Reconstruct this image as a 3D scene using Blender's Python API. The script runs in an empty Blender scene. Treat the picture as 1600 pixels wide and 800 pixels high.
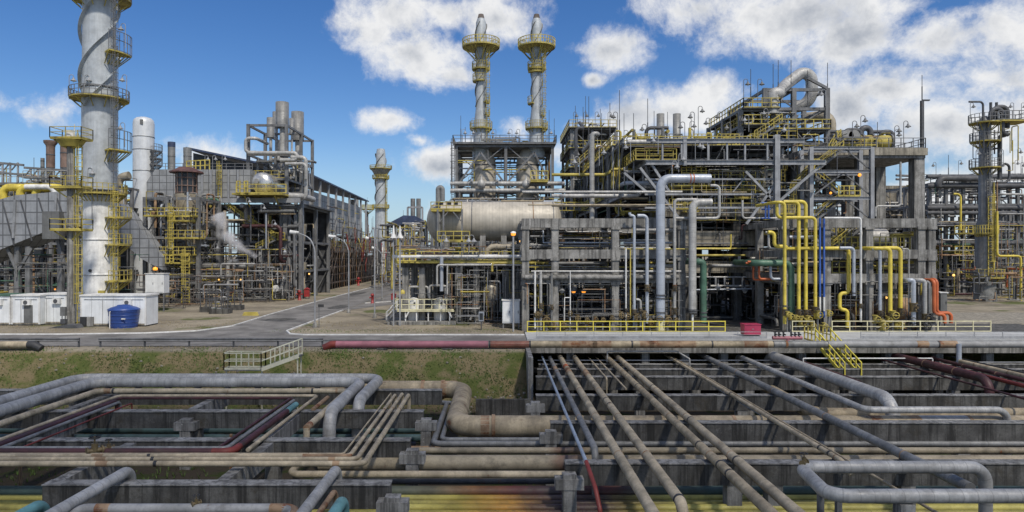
import bpy, math, random
from mathutils import Vector as V, Matrix
random.seed(7)
F, CX, CY, H = 1067.0, 780.0, 398.0, 8.0        # photo focal length (px), vanishing point, camera height (m)
scene = bpy.context.scene
col = scene.collection

# ------------------------------------------------------------------ photo <-> world
def W(px, py, Y): return V(((px-CX)*Y/F, Y, H-(py-CY)*Y/F))
def S(px, py, z):
    Y = (H-z)*F/(py-CY)
    return V(((px-CX)*Y/F, Y, z))
def XW(px, Y): return (px-CX)*Y/F
def ZW(py, Y): return H-(py-CY)*Y/F
def route(p, *moves, pre=None):
    pts = [V(p)]
    p = V(p)
    def step(p, k, a):
        q = V(p)
        if k == 'x': q.x = XW(a, p.y)
        elif k == 'z': q.z = ZW(a, p.y)
        elif k == 'd': q.y = (H-p.z)*F/(a-CY)
        elif k == 'X': q.x = a
        elif k == 'Y': q.y = a
        elif k == 'Z': q.z = a
        elif k == 'm': q = q+V(a)
        elif k == 'p': q = V(a)
        return q
    for k, a in moves:
        p = step(p, k, a); pts.append(p)
    if pre: pts.insert(0, step(pts[0], *pre))
    return pts

# ------------------------------------------------------------------ mesh builder
def fillet(pts, R, seg):
    out = [pts[0]]
    for i in range(1, len(pts)-1):
        a, b, c = pts[i-1], pts[i], pts[i+1]
        d1, d2 = (b-a), (c-b)
        l1, l2 = d1.length, d2.length
        if l1 < 1e-6 or l2 < 1e-6: continue
        d1 = d1/l1; d2 = d2/l2
        th = d1.angle(d2, 0)
        if th < 0.03 or th > 3.0: out.append(b); continue
        t = min(R*math.tan(th/2), l1*0.49 if i > 1 else l1*0.95, l2*0.49 if i < len(pts)-2 else l2*0.95)
        r = t/math.tan(th/2)
        n = (d2-d1).normalized()
        cen = b+n*(r/math.cos(th/2))
        p0 = b-d1*t
        ax = d1.cross(d2).normalized()
        k = max(2, int(seg*th/1.57+.5))
        for j in range(k+1):
            out.append(cen+Matrix.Rotation(th*j/k, 3, ax) @ (p0-cen))
    out.append(pts[-1])
    return out

class MB:
    def __init__(s): s.v=[]; s.f=[]; s.sm=[]; s.al=[]
    def _add(s, vs, fs, smooth=False, al=None):
        o = len(s.v)
        s.v += [tuple(p) for p in vs]
        s.f += [tuple(i+o for i in f) for f in fs]
        s.sm += [smooth]*len(fs)
        s.al += al if al else [0.0]*len(vs)
        return s
    def box(s, x0, x1, y0, y1, z0, z1):
        vs = [(x,y,z) for z in (z0,z1) for y in (y0,y1) for x in (x0,x1)]
        return s._add(vs, [(0,2,3,1),(4,5,7,6),(0,1,5,4),(2,6,7,3),(0,4,6,2),(1,3,7,5)])
    def cbox(s, c, sx, sy, sz): return s.box(c[0]-sx/2,c[0]+sx/2,c[1]-sy/2,c[1]+sy/2,c[2]-sz/2,c[2]+sz/2)
    def bar(s, p, q, w, h=None):
        p, q = V(p), V(q); h = h or w
        d = q-p
        if d.length < 1e-5: return s
        d.normalize()
        up = V((0,0,1)) if abs(d.z) < .95 else V((0,1,0))
        a = d.cross(up).normalized()*w/2; b = a.cross(d).normalized()*h/2
        vs = [p-a-b,p+a-b,p+a+b,p-a+b,q-a-b,q+a-b,q+a+b,q-a+b]
        return s._add(vs, [(0,1,2,3),(7,6,5,4),(0,4,5,1),(1,5,6,2),(2,6,7,3),(3,7,4,0)])
    def ibeam(s, p, q, w, h):
        p, q = V(p), V(q); d = (q-p).normalized()
        up = V((0,0,1)) if abs(d.z) < .95 else V((0,1,0))
        a = d.cross(up).normalized(); b = a.cross(d).normalized()
        t = h*.09
        s.bar(p+b*(h/2-t/2), q+b*(h/2-t/2), w, t); s.bar(p-b*(h/2-t/2), q-b*(h/2-t/2), w, t)
        return s.bar(p, q, w*.14, h-2*t)
    def tube(s, pts, r, n=10, R=None, seg=5, cap=True, r2=None):
        pts = [V(p) for p in pts]
        if R is None: R = 3*r
        if len(pts) > 2: pts = fillet(pts, R, seg)
        ps = [pts[0]]
        for p in pts[1:]:
            if (p-ps[-1]).length > 1e-4: ps.append(p)
        if len(ps) < 2: return s
        m = len(ps)
        tang = []
        for i in range(m):
            t = (ps[min(i+1,m-1)]-ps[max(i-1,0)])
            tang.append(t.normalized() if t.length > 1e-9 else V((0,0,1)))
        t0 = tang[0]; u = t0.orthogonal().normalized()
        vs=[]; al=[]; L=random.random()*3
        for i in range(m):
            if i:
                L += (ps[i]-ps[i-1]).length
                ax = tang[i-1].cross(tang[i])
                if ax.length > 1e-7: u = Matrix.Rotation(tang[i-1].angle(tang[i]), 3, ax.normalized()) @ u
            w = tang[i].cross(u)
            rr = r if r2 is None else r+(r2-r)*i/(m-1)
            for k in range(n):
                a = 2*math.pi*k/n
                vs.append(ps[i]+(u*math.cos(a)+w*math.sin(a))*rr); al.append(L)
        fs=[]
        for i in range(m-1):
            for k in range(n):
                fs.append((i*n+k, i*n+(k+1)%n, (i+1)*n+(k+1)%n, (i+1)*n+k))
        s._add(vs, fs, True, al)
        if cap:
            o=len(s.v)
            s._add(vs[:n], [tuple(range(n-1,-1,-1))]); s._add(vs[-n:], [tuple(range(n))])
        return s
    def lathe(s, prof, c=(0,0,0), n=24, axis='z', smooth=True):
        c = V(c); vs=[]; al=[]
        for r, z in prof:
            for k in range(n):
                a = 2*math.pi*k/n
                x, y = max(r,1e-4)*math.cos(a), max(r,1e-4)*math.sin(a)
                vs.append(c+(V((x,y,z)) if axis=='z' else V((z,x,y)) if axis=='x' else V((y,z,x)))); al.append(z)
        m=len(prof); fs=[]
        for i in range(m-1):
            for k in range(n):
                fs.append((i*n+k, i*n+(k+1)%n, (i+1)*n+(k+1)%n, (i+1)*n+k))
        s._add(vs, fs, smooth, al)
        s._add(vs[:n], [tuple(range(n-1,-1,-1))]); s._add(vs[-n:], [tuple(range(n))])
        return s
    def prism(s, poly, y0, y1):      # polygon in xz, extruded along y
        n=len(poly)
        vs=[(x,y0,z) for x,z in poly]+[(x,y1,z) for x,z in poly]
        fs=[tuple(range(n)), tuple(range(2*n-1,n-1,-1))]+[((k+1)%n,k,n+k,n+(k+1)%n) for k in range(n)]
        return s._add(vs, fs)
    def rail(s, pts, h=1.1, t=.06, step=1.6, mid=True):
        pts=[V(p) for p in pts]; up=V((0,0,1))
        for a, b in zip(pts, pts[1:]):
            L=(b-a).length; n=max(1,round(L/step))
            for i in range(n+1):
                p=a+(b-a)*i/n
                s.bar(p, p+up*(h+t*.3), t*1.03)
            s.bar(a+up*h, b+up*h, t); 
            if mid: s.bar(a+up*h*.52, b+up*h*.52, t*.9)
            s.bar(a+up*.06, b+up*.06, t*.5, .13)
        return s
    def ladder(s, x, y, z0, z1, w=.55, t=.06, cage=True):
        s.bar((x-w/2,y,z0),(x-w/2,y,z1),t); s.bar((x+w/2,y,z0),(x+w/2,y,z1),t)
        z=z0+.3
        while z<z1: s.bar((x-w/2,y,z),(x+w/2,y,z),t*.7); z+=.45
        if cage:
            z=z0+2.4
            while z<z1+.8:
                s.tube([(x-w/2-.1,y,z),(x-w/2-.12,y-.6,z),(x+w/2+.12,y-.6,z),(x+w/2+.1,y,z)], t*.5, 4, R=.3, seg=3); z+=1.1
            for dx in (-.25,0,.25): s.bar((x+dx,y-.62,z0+2.4),(x+dx,y-.62,z1+.6),t*.55)
        return s
    def build(s, name, m, parent=None, loc=None):
        me = bpy.data.meshes.new(name)
        if parent is None:
            if loc is None:
                xs=[p[0] for p in s.v]; ys=[p[1] for p in s.v]; zs=[p[2] for p in s.v]
                loc=V(((min(xs)+max(xs))/2,(min(ys)+max(ys))/2,min(zs)))
            loc=V(loc)
            vv=[(p[0]-loc.x,p[1]-loc.y,p[2]-loc.z) for p in s.v]
        else: vv=s.v
        me.from_pydata(vv, [], s.f)
        me.polygons.foreach_set('use_smooth', s.sm)
        at = me.attributes.new('along','FLOAT','POINT'); at.data.foreach_set('value', s.al)
        me.materials.append(m); me.update()
        o = bpy.data.objects.new(name, me); col.objects.link(o)
        if parent is None: o.location = loc
        else:
            o.parent = parent
            if parent.name in ROOTLOC: o.matrix_parent_inverse = Matrix.Translation(-ROOTLOC[parent.name])
        if parent is None: ROOTLOC[o.name] = V(loc)
        return o
ROOTLOC = {}

def tag(o, label=None, cat=None, group=None, kind=None):
    if label: o['label']=label
    if cat: o['category']=cat
    if group: o['group']=group
    if kind: o['kind']=kind
    return o
ALL = []
def BALL(r): return [(max(.01,r*math.sin(a*math.pi/8)),-r*math.cos(a*math.pi/8)) for a in range(9)]
class Thing:
    def __init__(s, name, label, cat, loc, group=None):
        s.r = bpy.data.objects.new(name, None); col.objects.link(s.r)
        s.r.location = V(loc); s.r.empty_display_size=.3
        ROOTLOC[s.r.name] = V(loc)
        tag(s.r, label, cat, group); s.q={}; ALL.append(s)
    def add(s, part, mb, m, label=None, parent=None):
        o = mb.build(part, m, parent or s.r)
        if label: o['label']=label
        return o
    def later(s, part, mb, m): s.q.setdefault(part,[]).append((mb,m))
    def flush(s, cap=100):
        for part, L in s.q.items():
            def key(t):
                a=t[0].v[0]; b=t[0].v[-1]
                return ((a[0]+b[0])/2)**2+((a[1]+b[1])/2)**2
            L=sorted(L,key=key)
            for mb,m in L[:cap]: mb.build(part,m,s.r)
            rest=L[cap:]
            bym={}
            for mb,m in rest: bym.setdefault(m.name,(m,MB()))[1]._add(mb.v,mb.f); bym[m.name][1].sm[-len(mb.f):]=mb.sm
            if rest:
                big=MB(); mats=[]; idx=[]
                for m,b in bym.values():
                    mats.append(m); idx+= [len(mats)-1]*len(b.f)
                    big._add(b.v,b.f); big.sm[-len(b.f):]=b.sm
                o=big.build(part+'_mass',mats[0],s.r)
                for m in mats[1:]: o.data.materials.append(m)
                o.data.polygons.foreach_set('material_index',idx); o['kind']='stuff'
        s.q={}

def dup(root, loc, label=None, group=None):
    r=root.copy(); col.objects.link(r); r.location=V(loc)
    ROOTLOC[r.name]=V(loc)
    if label: r['label']=label
    if group: r['group']=group
    for ch in list(root.children):
        c=ch.copy(); col.objects.link(c); c.parent=r
        for g in list(ch.children):
            d=g.copy(); col.objects.link(d); d.parent=c
    return r

# ------------------------------------------------------------------ materials
M={}
def mat(name, c, rough=.6, metal=0.0, var=.22, scale=.9, rust=0.0, streak=0.0, seam=0.0, bump=0.0, grime=0.0, rustcol=(.13,.045,.018), panel=None, fine=0.0, xramp=None, joints=False):
    m=bpy.data.materials.new(name); m.use_nodes=True
    nt=m.node_tree; N=nt.nodes; L=nt.links
    b=N['Principled BSDF']
    b.inputs['Roughness'].default_value=rough; b.inputs['Metallic'].default_value=metal
    geo=N.new('ShaderNodeNewGeometry')
    def math_(op,a,bv=None,clamp=False):
        n=N.new('ShaderNodeMath'); n.operation=op; n.use_clamp=clamp
        for i,x in enumerate((a,bv)):
            if x is None: continue
            if isinstance(x,(int,float)): n.inputs[i].default_value=x
            else: L.new(x,n.inputs[i])
        return n.outputs[0]
    def noise(sc, vec=None, det=5, rgh=.6):
        n=N.new('ShaderNodeTexNoise'); n.inputs['Scale'].default_value=sc; n.inputs['Detail'].default_value=det; n.inputs['Roughness'].default_value=rgh
        L.new(vec or geo.outputs['Position'], n.inputs['Vector']); return n.outputs['Fac']
    def mapping(sc):
        n=N.new('ShaderNodeVectorMath'); n.operation='MULTIPLY'; n.inputs[1].default_value=sc
        L.new(geo.outputs['Position'],n.inputs[0]); return n.outputs[0]
    def step(x,lo,hi):
        n=N.new('ShaderNodeMapRange'); n.interpolation_type='SMOOTHSTEP'
        n.inputs['From Min'].default_value=lo; n.inputs['From Max'].default_value=hi; L.new(x,n.inputs['Value']); return n.outputs[0]
    def mix(f,a,bc):
        n=N.new('ShaderNodeMix'); n.data_type='RGBA'
        if isinstance(f,(int,float)): n.inputs[0].default_value=f
        else: L.new(f,n.inputs[0])
        for k,x in ((6,a),(7,bc)):
            if isinstance(x,tuple): n.inputs[k].default_value=(*x,1)
            else: L.new(x,n.inputs[k])
        return n.outputs[2]
    nz=noise(scale)
    lo=tuple(x*(1-var) for x in c); hi=tuple(min(1,x*(1+var)) for x in c)
    out=mix(step(nz,.3,.7),lo,hi)
    if xramp:
        # old leaks have stained these pipes over a stretch of their length
        sx=N.new('ShaderNodeSeparateXYZ'); L.new(geo.outputs['Position'],sx.inputs[0])
        wob=math_('MULTIPLY',math_('SUBTRACT',noise(1.3,mapping((.6,2.2,2.2)),6,.7),.5),xramp[2])
        fx=math_('DIVIDE',math_('SUBTRACT',math_('ADD',sx.outputs[0],wob),xramp[0]),xramp[1]-xramp[0],True)
        cr=N.new('ShaderNodeValToRGB'); L.new(fx,cr.inputs[0]); el=cr.color_ramp.elements
        for i,(t,cc) in enumerate(xramp[3]):
            e=el[i] if i<2 else el.new(t)
            e.position=t; e.color=(*cc,1)
        mv=N.new('ShaderNodeMix'); mv.data_type='RGBA'; mv.blend_type='MULTIPLY'; mv.inputs[0].default_value=1
        L.new(cr.outputs[0],mv.inputs[6]); L.new(mix(step(nz,.3,.7),(.7,.7,.7),(1.15,1.15,1.15)),mv.inputs[7]); out=mv.outputs[2]
    if fine:
        out=mix(math_('MULTIPLY',step(noise(9,det=6,rgh=.75),.42,.7),fine),out,tuple(x*.45 for x in c))
    if grime:
        g=step(noise(.55,det=7,rgh=.72),.5,.66)
        out=mix(math_('MULTIPLY',g,grime),out,(.055,.048,.035))
    if joints:
        sx2=N.new('ShaderNodeSeparateXYZ'); L.new(geo.outputs['Position'],sx2.inputs[0])
        lt=math_('LESS_THAN',math_('FRACT',math_('DIVIDE',math_('ADD',math_('ADD',sx2.outputs[0],sx2.outputs[1]),400.),2.7)),.014)
        out=mix(math_('MULTIPLY',lt,.7),out,tuple(x*.25 for x in c))
        ch=step(noise(2.2,det=3),.66,.7); out=mix(math_('MULTIPLY',ch,.5),out,tuple(min(1,x*1.7) for x in c))
    if streak:
        st=step(noise(1.0,mapping((2.6,2.6,.14)),7,.7),.44,.62)
        out=mix(math_('MULTIPLY',st,streak),out,tuple(x*.22 for x in c))
    if rust:
        rr=step(noise(1.1,det=8,rgh=.72),.66-rust*.22,.74-rust*.15)
        out=mix(rr,out,mix(step(noise(5,det=4),.35,.7),rustcol,(.24,.095,.03)))
    if seam:
        a=N.new('ShaderNodeAttribute'); a.attribute_name='along'
        fr=math_('FRACT',math_('DIVIDE',a.outputs['Fac'],seam))
        lt=math_('LESS_THAN',fr,.035/seam)
        out=mix(math_('MULTIPLY',lt,.42),out,tuple(x*.3 for x in c))
        # every cladding sleeve a slightly different grey
        fl=math_('FLOOR',math_('DIVIDE',a.outputs['Fac'],seam))
        wn=N.new('ShaderNodeTexWhiteNoise'); wn.noise_dimensions='1D'; L.new(fl,wn.inputs['W'])
        out=mix(math_('MULTIPLY',wn.outputs['Value'],.22),out,tuple(x*.45 for x in c))
    if panel:
        # cladding sheets with dark stiffener joints: grid in object metres
        sx=N.new('ShaderNodeSeparateXYZ'); L.new(geo.outputs['Position'],sx.inputs[0])
        h=math_('ADD',math_('ADD',sx.outputs[0],math_('MULTIPLY',sx.outputs[1],1.0)),400.)
        for src,per in ((h,panel[0]),(sx.outputs[2],panel[1])):
            fr=math_('FRACT',math_('DIVIDE',src,per)); lt=math_('LESS_THAN',fr,.11)
            out=mix(math_('MULTIPLY',lt,.9),out,tuple(x*.3 for x in c))
        ix=math_('FLOOR',math_('DIVIDE',h,panel[0])); iz=math_('FLOOR',math_('DIVIDE',sx.outputs[2],panel[1]))
        wn=N.new('ShaderNodeTexWhiteNoise'); wn.noise_dimensions='1D'; L.new(math_('ADD',math_('MULTIPLY',ix,17.3),iz),wn.inputs['W'])
        out=mix(math_('MULTIPLY',wn.outputs['Value'],.25),out,tuple(x*.5 for x in c))
    L.new(out,b.inputs['Base Color'])
    if bump:
        bp=N.new('ShaderNodeBump'); bp.inputs['Strength'].default_value=bump; bp.inputs['Distance'].default_value=.04
        L.new(noise(7,det=6,rgh=.7),bp.inputs['Height']); L.new(bp.outputs[0],b.inputs['Normal'])
    rn=step(noise(3),.2,.8)
    mr=N.new('ShaderNodeMapRange'); mr.inputs['To Min'].default_value=max(.05,rough-.12); mr.inputs['To Max'].default_value=min(1,rough+.15)
    L.new(rn,mr.inputs['Value']); L.new(mr.outputs[0],b.inputs['Roughness'])
    M[name]=m
    return m
def emit(name,c,s):
    m=bpy.data.materials.new(name); m.use_nodes=True
    b=m.node_tree.nodes['Principled BSDF']
    b.inputs['Base Color'].default_value=(*c,1); b.inputs['Emission Color'].default_value=(*c,1); b.inputs['Emission Strength'].default_value=s
    M[name]=m
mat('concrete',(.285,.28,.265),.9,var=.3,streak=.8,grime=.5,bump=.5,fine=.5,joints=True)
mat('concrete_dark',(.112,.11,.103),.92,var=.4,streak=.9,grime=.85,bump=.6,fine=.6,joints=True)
mat('concrete_tan',(.33,.30,.24),.9,var=.25,streak=.7,grime=.3,bump=.4,fine=.4)
mat('concrete_pale',(.46,.46,.44),.9,var=.15,streak=.2,grime=.2,fine=.3)
mat('steel',(.165,.168,.172),.55,var=.25,streak=.3,grime=.25,rust=.12)
mat('steel_light',(.30,.31,.325),.5,var=.2,streak=.25,grime=.15)
mat('steel_dark',(.075,.078,.085),.6,var=.35,grime=.3,rust=.15)
mat('steel_brown',(.11,.09,.078),.7,var=.4,rust=.35)
mat('clad',(.47,.465,.445),.5,.12,var=.2,seam=.5,streak=.3,grime=.28,fine=.35)
mat('clad_stack',(.44,.47,.49),.55,.1,var=.16,streak=.16,grime=.1,fine=.15)
mat('clad_blue',(.44,.48,.54),.45,.2,var=.12,seam=1.2,streak=.12,grime=.1)
mat('clad_white',(.60,.62,.63),.45,.1,var=.08,streak=.1,grime=.05)
mat('clad_dull',(.26,.262,.255),.55,.2,var=.2,seam=1.0,streak=.35,grime=.3,fine=.3)
mat('clad_tan',(.40,.35,.26),.6,.05,var=.2,seam=2.4,streak=.3,grime=.4,rust=.08,fine=.3)
mat('clad_drum',(.50,.46,.385),.5,.08,var=.12,seam=.42,streak=.14,grime=.1)
mat('cream_grey',(.62,.60,.46),.55,var=.15,grime=.3)
mat('panel_grey',(.31,.325,.345),.6,.1,var=.15,panel=(1.5,1.5),streak=.2,grime=.14)
mat('panel_case',(.33,.34,.345),.6,.1,var=.15,panel=(1.25,1.3),streak=.2,grime=.2)
mat('panel_far',(.42,.43,.43),.6,.1,var=.12,panel=(2.6,1.9),streak=.2,grime=.1)
mat('pipe_tan',(.41,.335,.22),.62,var=.3,rust=.25,grime=.5,fine=.4,streak=.3)
mat('pipe_sand',(.46,.385,.265),.62,var=.28,rust=.15,grime=.36,fine=.35,streak=.25)
mat('pipe_rust',(.30,.20,.12),.75,var=.4,rust=.75,grime=.4)
mat('pipe_grey',(.30,.30,.295),.6,var=.25,rust=.12,grime=.45,fine=.35)
mat('pipe_bluegrey',(.30,.36,.44),.5,var=.15,rust=.05,grime=.25)
mat('pipe_maroon',(.06,.02,.022),.55,var=.4,rust=.08,grime=.5)
mat('pipe_red',(.17,.03,.022),.5,var=.35,rust=.1,grime=.2)
mat('pipe_pink',(.34,.13,.16),.55,var=.2,rust=.06,grime=.2)
mat('pipe_teal',(.065,.115,.115),.55,var=.3,grime=.4,rust=.05)
mat('pipe_cyan',(.12,.27,.28),.5,var=.25,grime=.25)
mat('pipe_green',(.065,.14,.095),.5,var=.25,grime=.25)
mat('pipe_olive',(.40,.34,.08),.55,var=.25,grime=.4,rust=.04)
OL=(.52,.46,.12); OR=(.50,.25,.04); RU=(.15,.07,.03); PU=(.075,.045,.05)
mat('pipe_olive_stained',OL,.55,grime=.4,fine=.3,xramp=(-4,8,1.6,[(0,OL),(1,OL),(.18,(.36,.29,.05)),(.34,OR),(.44,RU),(.55,PU),(.72,PU),(.82,(.2,.15,.04))]))
OL2=(.40,.36,.10)
mat('pipe_olive_stained_dull',OL2,.6,grime=.6,fine=.4,xramp=(-4,8,1.9,[(0,OL2),(1,OL2),(.18,(.34,.26,.05)),(.38,OR),(.47,RU),(.55,PU),(.68,PU),(.82,(.2,.15,.04))]))
TE=(.06,.10,.09)
mat('pipe_teal_stained',TE,.55,grime=.4,fine=.3,xramp=(-7,9,1.6,[(0,TE),(1,TE),(.25,(.13,.12,.07)),(.36,(.2,.09,.03)),(.48,(.11,.03,.025)),(.6,(.05,.035,.04)),(.75,(.12,.035,.03)),(.88,(.07,.09,.07))]))
TN=(.36,.305,.21)
mat('pipe_tan_stained',TN,.62,rust=.15,grime=.55,fine=.4,xramp=(0,8,1.2,[(0,TN),(1,TN),(.3,TN),(.38,(.2,.12,.08)),(.45,(.07,.055,.06)),(.5,(.2,.13,.08)),(.6,TN)]))
mat('yellow_pipe',(.70,.56,.085),.45,var=.14,grime=.3,fine=.2,streak=.2,rust=.06)
mat('yellow',(.49,.40,.09),.55,var=.25,grime=.4,rust=.06)
mat('yellow_rail',(.68,.58,.08),.5,var=.15,grime=.15)
mat('yellow_pale',(.66,.62,.40),.55,var=.15,grime=.25,rust=.04)
mat('yellow_steel',(.40,.325,.07),.6,var=.35,grime=.6,rust=.1)
mat('orange_paint',(.45,.11,.035),.5,var=.2,grime=.2)
mat('blue_paint',(.045,.12,.42),.45,var=.15,grime=.1)
mat('blue_tank',(.025,.065,.25),.4,var=.12,fine=.15)
mat('blue_roof',(.04,.06,.12),.6,var=.3)
mat('red_paint',(.30,.03,.03),.45,var=.2,grime=.15)
mat('magenta_red',(.36,.035,.085),.45,var=.2,grime=.1)
mat('white_panel',(.74,.765,.78),.5,var=.07,streak=.14,grime=.08)
mat('white_paint',(.70,.70,.68),.6,var=.15,grime=.3,streak=.15)
mat('brown_stack',(.22,.15,.12),.7,var=.25,rust=.3,streak=.3)
mat('brown_roof',(.11,.055,.05),.7,var=.25)
mat('black_iron',(.035,.035,.036),.55,var=.3,rust=.1)
mat('dark_glass',(.03,.035,.04),.2)
mat('asphalt',(.19,.182,.17),.9,var=.35,scale=.3,grime=.45,fine=.5,bump=.3)
mat('walkway',(.43,.44,.44),.9,var=.12,scale=.4,grime=.25,fine=.35)
mat('brass_valve',(.16,.12,.06),.5,.3,var=.4,rust=.3)
mat('grass_blade',(.10,.16,.035),.8,var=.5,scale=.5)
mat('plant_green',(.05,.13,.03),.7,var=.4)
emit('lamp_orange',(1,.36,.04),1.3); emit('lamp_warm',(1,.55,.15),1.5)
# ------------------------------------------------------------------ ground material
def ground_mat():
    m=bpy.data.materials.new('ground_soil'); m.use_nodes=True; nt=m.node_tree; N=nt.nodes; L=nt.links; b=N['Principled BSDF']; b.inputs['Roughness'].default_value=.95
    b.inputs['Specular IOR Level'].default_value=.1
    geo=N.new('ShaderNodeNewGeometry')
    def noise(sc,det=6,r=.62):
        n=N.new('ShaderNodeTexNoise'); n.inputs['Scale'].default_value=sc; n.inputs['Detail'].default_value=det; n.inputs['Roughness'].default_value=r; L.new(geo.outputs['Position'],n.inputs['Vector']); return n.outputs['Fac']
    def step(x,lo,hi):
        n=N.new('ShaderNodeMapRange'); n.interpolation_type='SMOOTHSTEP'; n.inputs['From Min'].default_value=lo; n.inputs['From Max'].default_value=hi; L.new(x,n.inputs['Value']); return n.outputs[0]
    def mix(f,a,c):
        n=N.new('ShaderNodeMix'); n.data_type='RGBA'; L.new(f,n.inputs[0])
        for k,x in ((6,a),(7,c)):
            if isinstance(x,tuple): n.inputs[k].default_value=(*x,1)
            else: L.new(x,n.inputs[k])
        return n.outputs[2]
    sand=mix(step(noise(.16),.35,.65),(.20,.175,.135),(.33,.29,.22))
    sand=mix(step(noise(2.2,8,.75),.5,.7),sand,(.13,.115,.09))
    sand=mix(step(noise(.085,6),.56,.64),sand,(.11,.125,.05))
    slope=mix(step(noise(.35,8,.72),.44,.58),(.20,.16,.088),(.095,.112,.034))
    slope=mix(step(noise(1.6,8,.75),.52,.68),slope,(.06,.08,.025))
    slope=mix(step(noise(3.0,6,.7),.66,.74),slope,(.27,.22,.16))
    sx=N.new('ShaderNodeSeparateXYZ'); L.new(geo.outputs['Position'],sx.inputs[0])
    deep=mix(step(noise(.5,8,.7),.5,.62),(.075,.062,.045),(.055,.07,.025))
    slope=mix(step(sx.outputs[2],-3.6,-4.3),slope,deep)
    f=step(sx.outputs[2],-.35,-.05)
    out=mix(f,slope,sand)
    L.new(out,b.inputs['Base Color'])
    bp=N.new('ShaderNodeBump'); bp.inputs['Strength'].default_value=.7; bp.inputs['Distance'].default_value=.12; L.new(noise(2.5,8,.75),bp.inputs['Height']); L.new(bp.outputs[0],b.inputs['Normal'])
    return m
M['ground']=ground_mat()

# ------------------------------------------------------------------ sky and sun
SUN_EL, SUN_AZ = math.radians(52), math.radians(152)      # azimuth clockwise from +Y: behind the camera, to its right
def make_world():
    w=bpy.data.worlds.new('World'); scene.world=w; w.use_nodes=True; nt=w.node_tree; N=nt.nodes; L=nt.links
    bg=N['Background']; bg.inputs['Strength'].default_value=SKY_STRENGTH
    sky=N.new('ShaderNodeTexSky'); sky.sky_type='NISHITA'; sky.sun_disc=False; sky.sun_elevation=SUN_EL; sky.sun_rotation=SUN_AZ
    sky.air_density=1.0; sky.dust_density=.0; sky.ozone_density=3.0
    hs=N.new('ShaderNodeHueSaturation'); hs.inputs['Hue'].default_value=.511; hs.inputs['Saturation'].default_value=1.3; hs.inputs['Value'].default_value=SKY_VALUE; L.new(sky.outputs[0],hs.inputs['Color'])
    low=N.new('ShaderNodeMix'); low.data_type='RGBA'; L.new(hs.outputs[0],low.inputs[6]); low.inputs[7].default_value=(3.6,5.2,7.2,1)
    tc=N.new('ShaderNodeTexCoord'); D=tc.outputs['Generated']
    def vm(op,a,b):
        n=N.new('ShaderNodeVectorMath'); n.operation=op
        for i,x in enumerate((a,b)):
            if x is None: continue
            if isinstance(x,tuple): n.inputs[i].default_value=x
            else: L.new(x,n.inputs[i])
        return n
    def mt(op,a,b=None,c=None,clamp=False):
        n=N.new('ShaderNodeMath'); n.operation=op; n.use_clamp=clamp
        for i,x in enumerate((a,b,c)):
            if x is None: continue
            if isinstance(x,(int,float)): n.inputs[i].default_value=x
            else: L.new(x,n.inputs[i])
        return n.outputs[0]
    def noise(sc,vec,det=8,r=.55):
        n=N.new('ShaderNodeTexNoise'); n.inputs['Scale'].default_value=sc; n.inputs['Detail'].default_value=det; n.inputs['Roughness'].default_value=r; L.new(vec,n.inputs['Vector']); return n
    def step(x,lo,hi):
        n=N.new('ShaderNodeMapRange'); n.interpolation_type='SMOOTHSTEP'; n.inputs['From Min'].default_value=lo; n.inputs['From Max'].default_value=hi; L.new(x,n.inputs['Value']); return n.outputs[0]
    wn=noise(5.5,D,5,.55)
    warp=vm('SCALE',vm('SUBTRACT',wn.outputs['Color'],(.5,.5,.5)).outputs[0],None); warp.inputs['Scale'].default_value=.055
    DW=vm('ADD',D,warp.outputs[0]).outputs[0]
    clouds=[(585,45,62,46,1),(650,85,82,50,1),(620,20,80,40,.95),(705,110,40,28,.9),(770,22,85,36,.85),(700,20,60,30,.8),(945,78,60,30,.9),(925,126,24,10,.8),
      (602,188,46,20,.9),(650,218,20,13,.7),(690,258,60,30,.95),(800,200,26,26,.75),(735,235,30,20,.6),(1240,28,175,58,1),(1330,60,80,50,.95),(1090,10,120,34,.6),
      (1330,170,75,55,1),(1395,140,75,48,.9),(1470,200,95,52,.95),(1380,235,80,36,.9),(1560,120,95,60,1),(1590,50,90,70,1),(1480,55,85,48,.9),(1470,300,110,30,.8),(1580,180,100,60,.95),(1540,200,90,50,.9),
      (1110,142,54,38,1),(1070,170,66,34,.95),(985,182,62,34,.9),(930,205,50,30,.75),(1010,225,130,30,.75),(885,240,45,22,.6),
      (330,240,75,28,.72),(85,190,40,28,.5),(25,165,40,16,.4),(1500,290,130,36,.95),(1570,270,90,40,.95),(1420,320,150,30,.8),
      (560,330,50,12,.3),(900,345,120,24,.5),(700,330,70,16,.35),(1560,350,140,34,.8),(285,280,80,14,.4)]
    def field(Dv):
        cur=None
        for px,py,rx,ry,k in clouds:
            c=V(((px-CX)/F,1,(CY-py)/F)); l=c.length; c/=l
            a=vm('SUBTRACT',Dv,tuple(c)); b=vm('MULTIPLY',a.outputs[0],(F*l/rx,F*l/(rx),F*l/ry))
            ln=N.new('ShaderNodeVectorMath'); ln.operation='LENGTH'; L.new(b.outputs[0],ln.inputs[0])
            v=mt('MULTIPLY',mt('SUBTRACT',1.22,ln.outputs['Value']),k)
            cur=v if cur is None else mt('SMOOTH_MAX',cur,v,.18)
        return cur
    base=field(DW)
    # a scatter of cloud over the part of the sky outside the photograph, so that it lights the place
    sy=N.new('ShaderNodeSeparateXYZ'); L.new(D,sy.inputs[0])
    L.new(mt('MULTIPLY',step(sy.outputs[2],.17,-.02),.85),low.inputs[0])
    away=step(sy.outputs[1],.62,.35)
    gen=mt('MULTIPLY',mt('SUBTRACT',noise(2.1,D,4,.5).outputs['Fac'],.43),4.0)
    base=mt('MAXIMUM',base,mt('MINIMUM',gen,mt('SUBTRACT',mt('MULTIPLY',away,2.5),1.2)))
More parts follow.
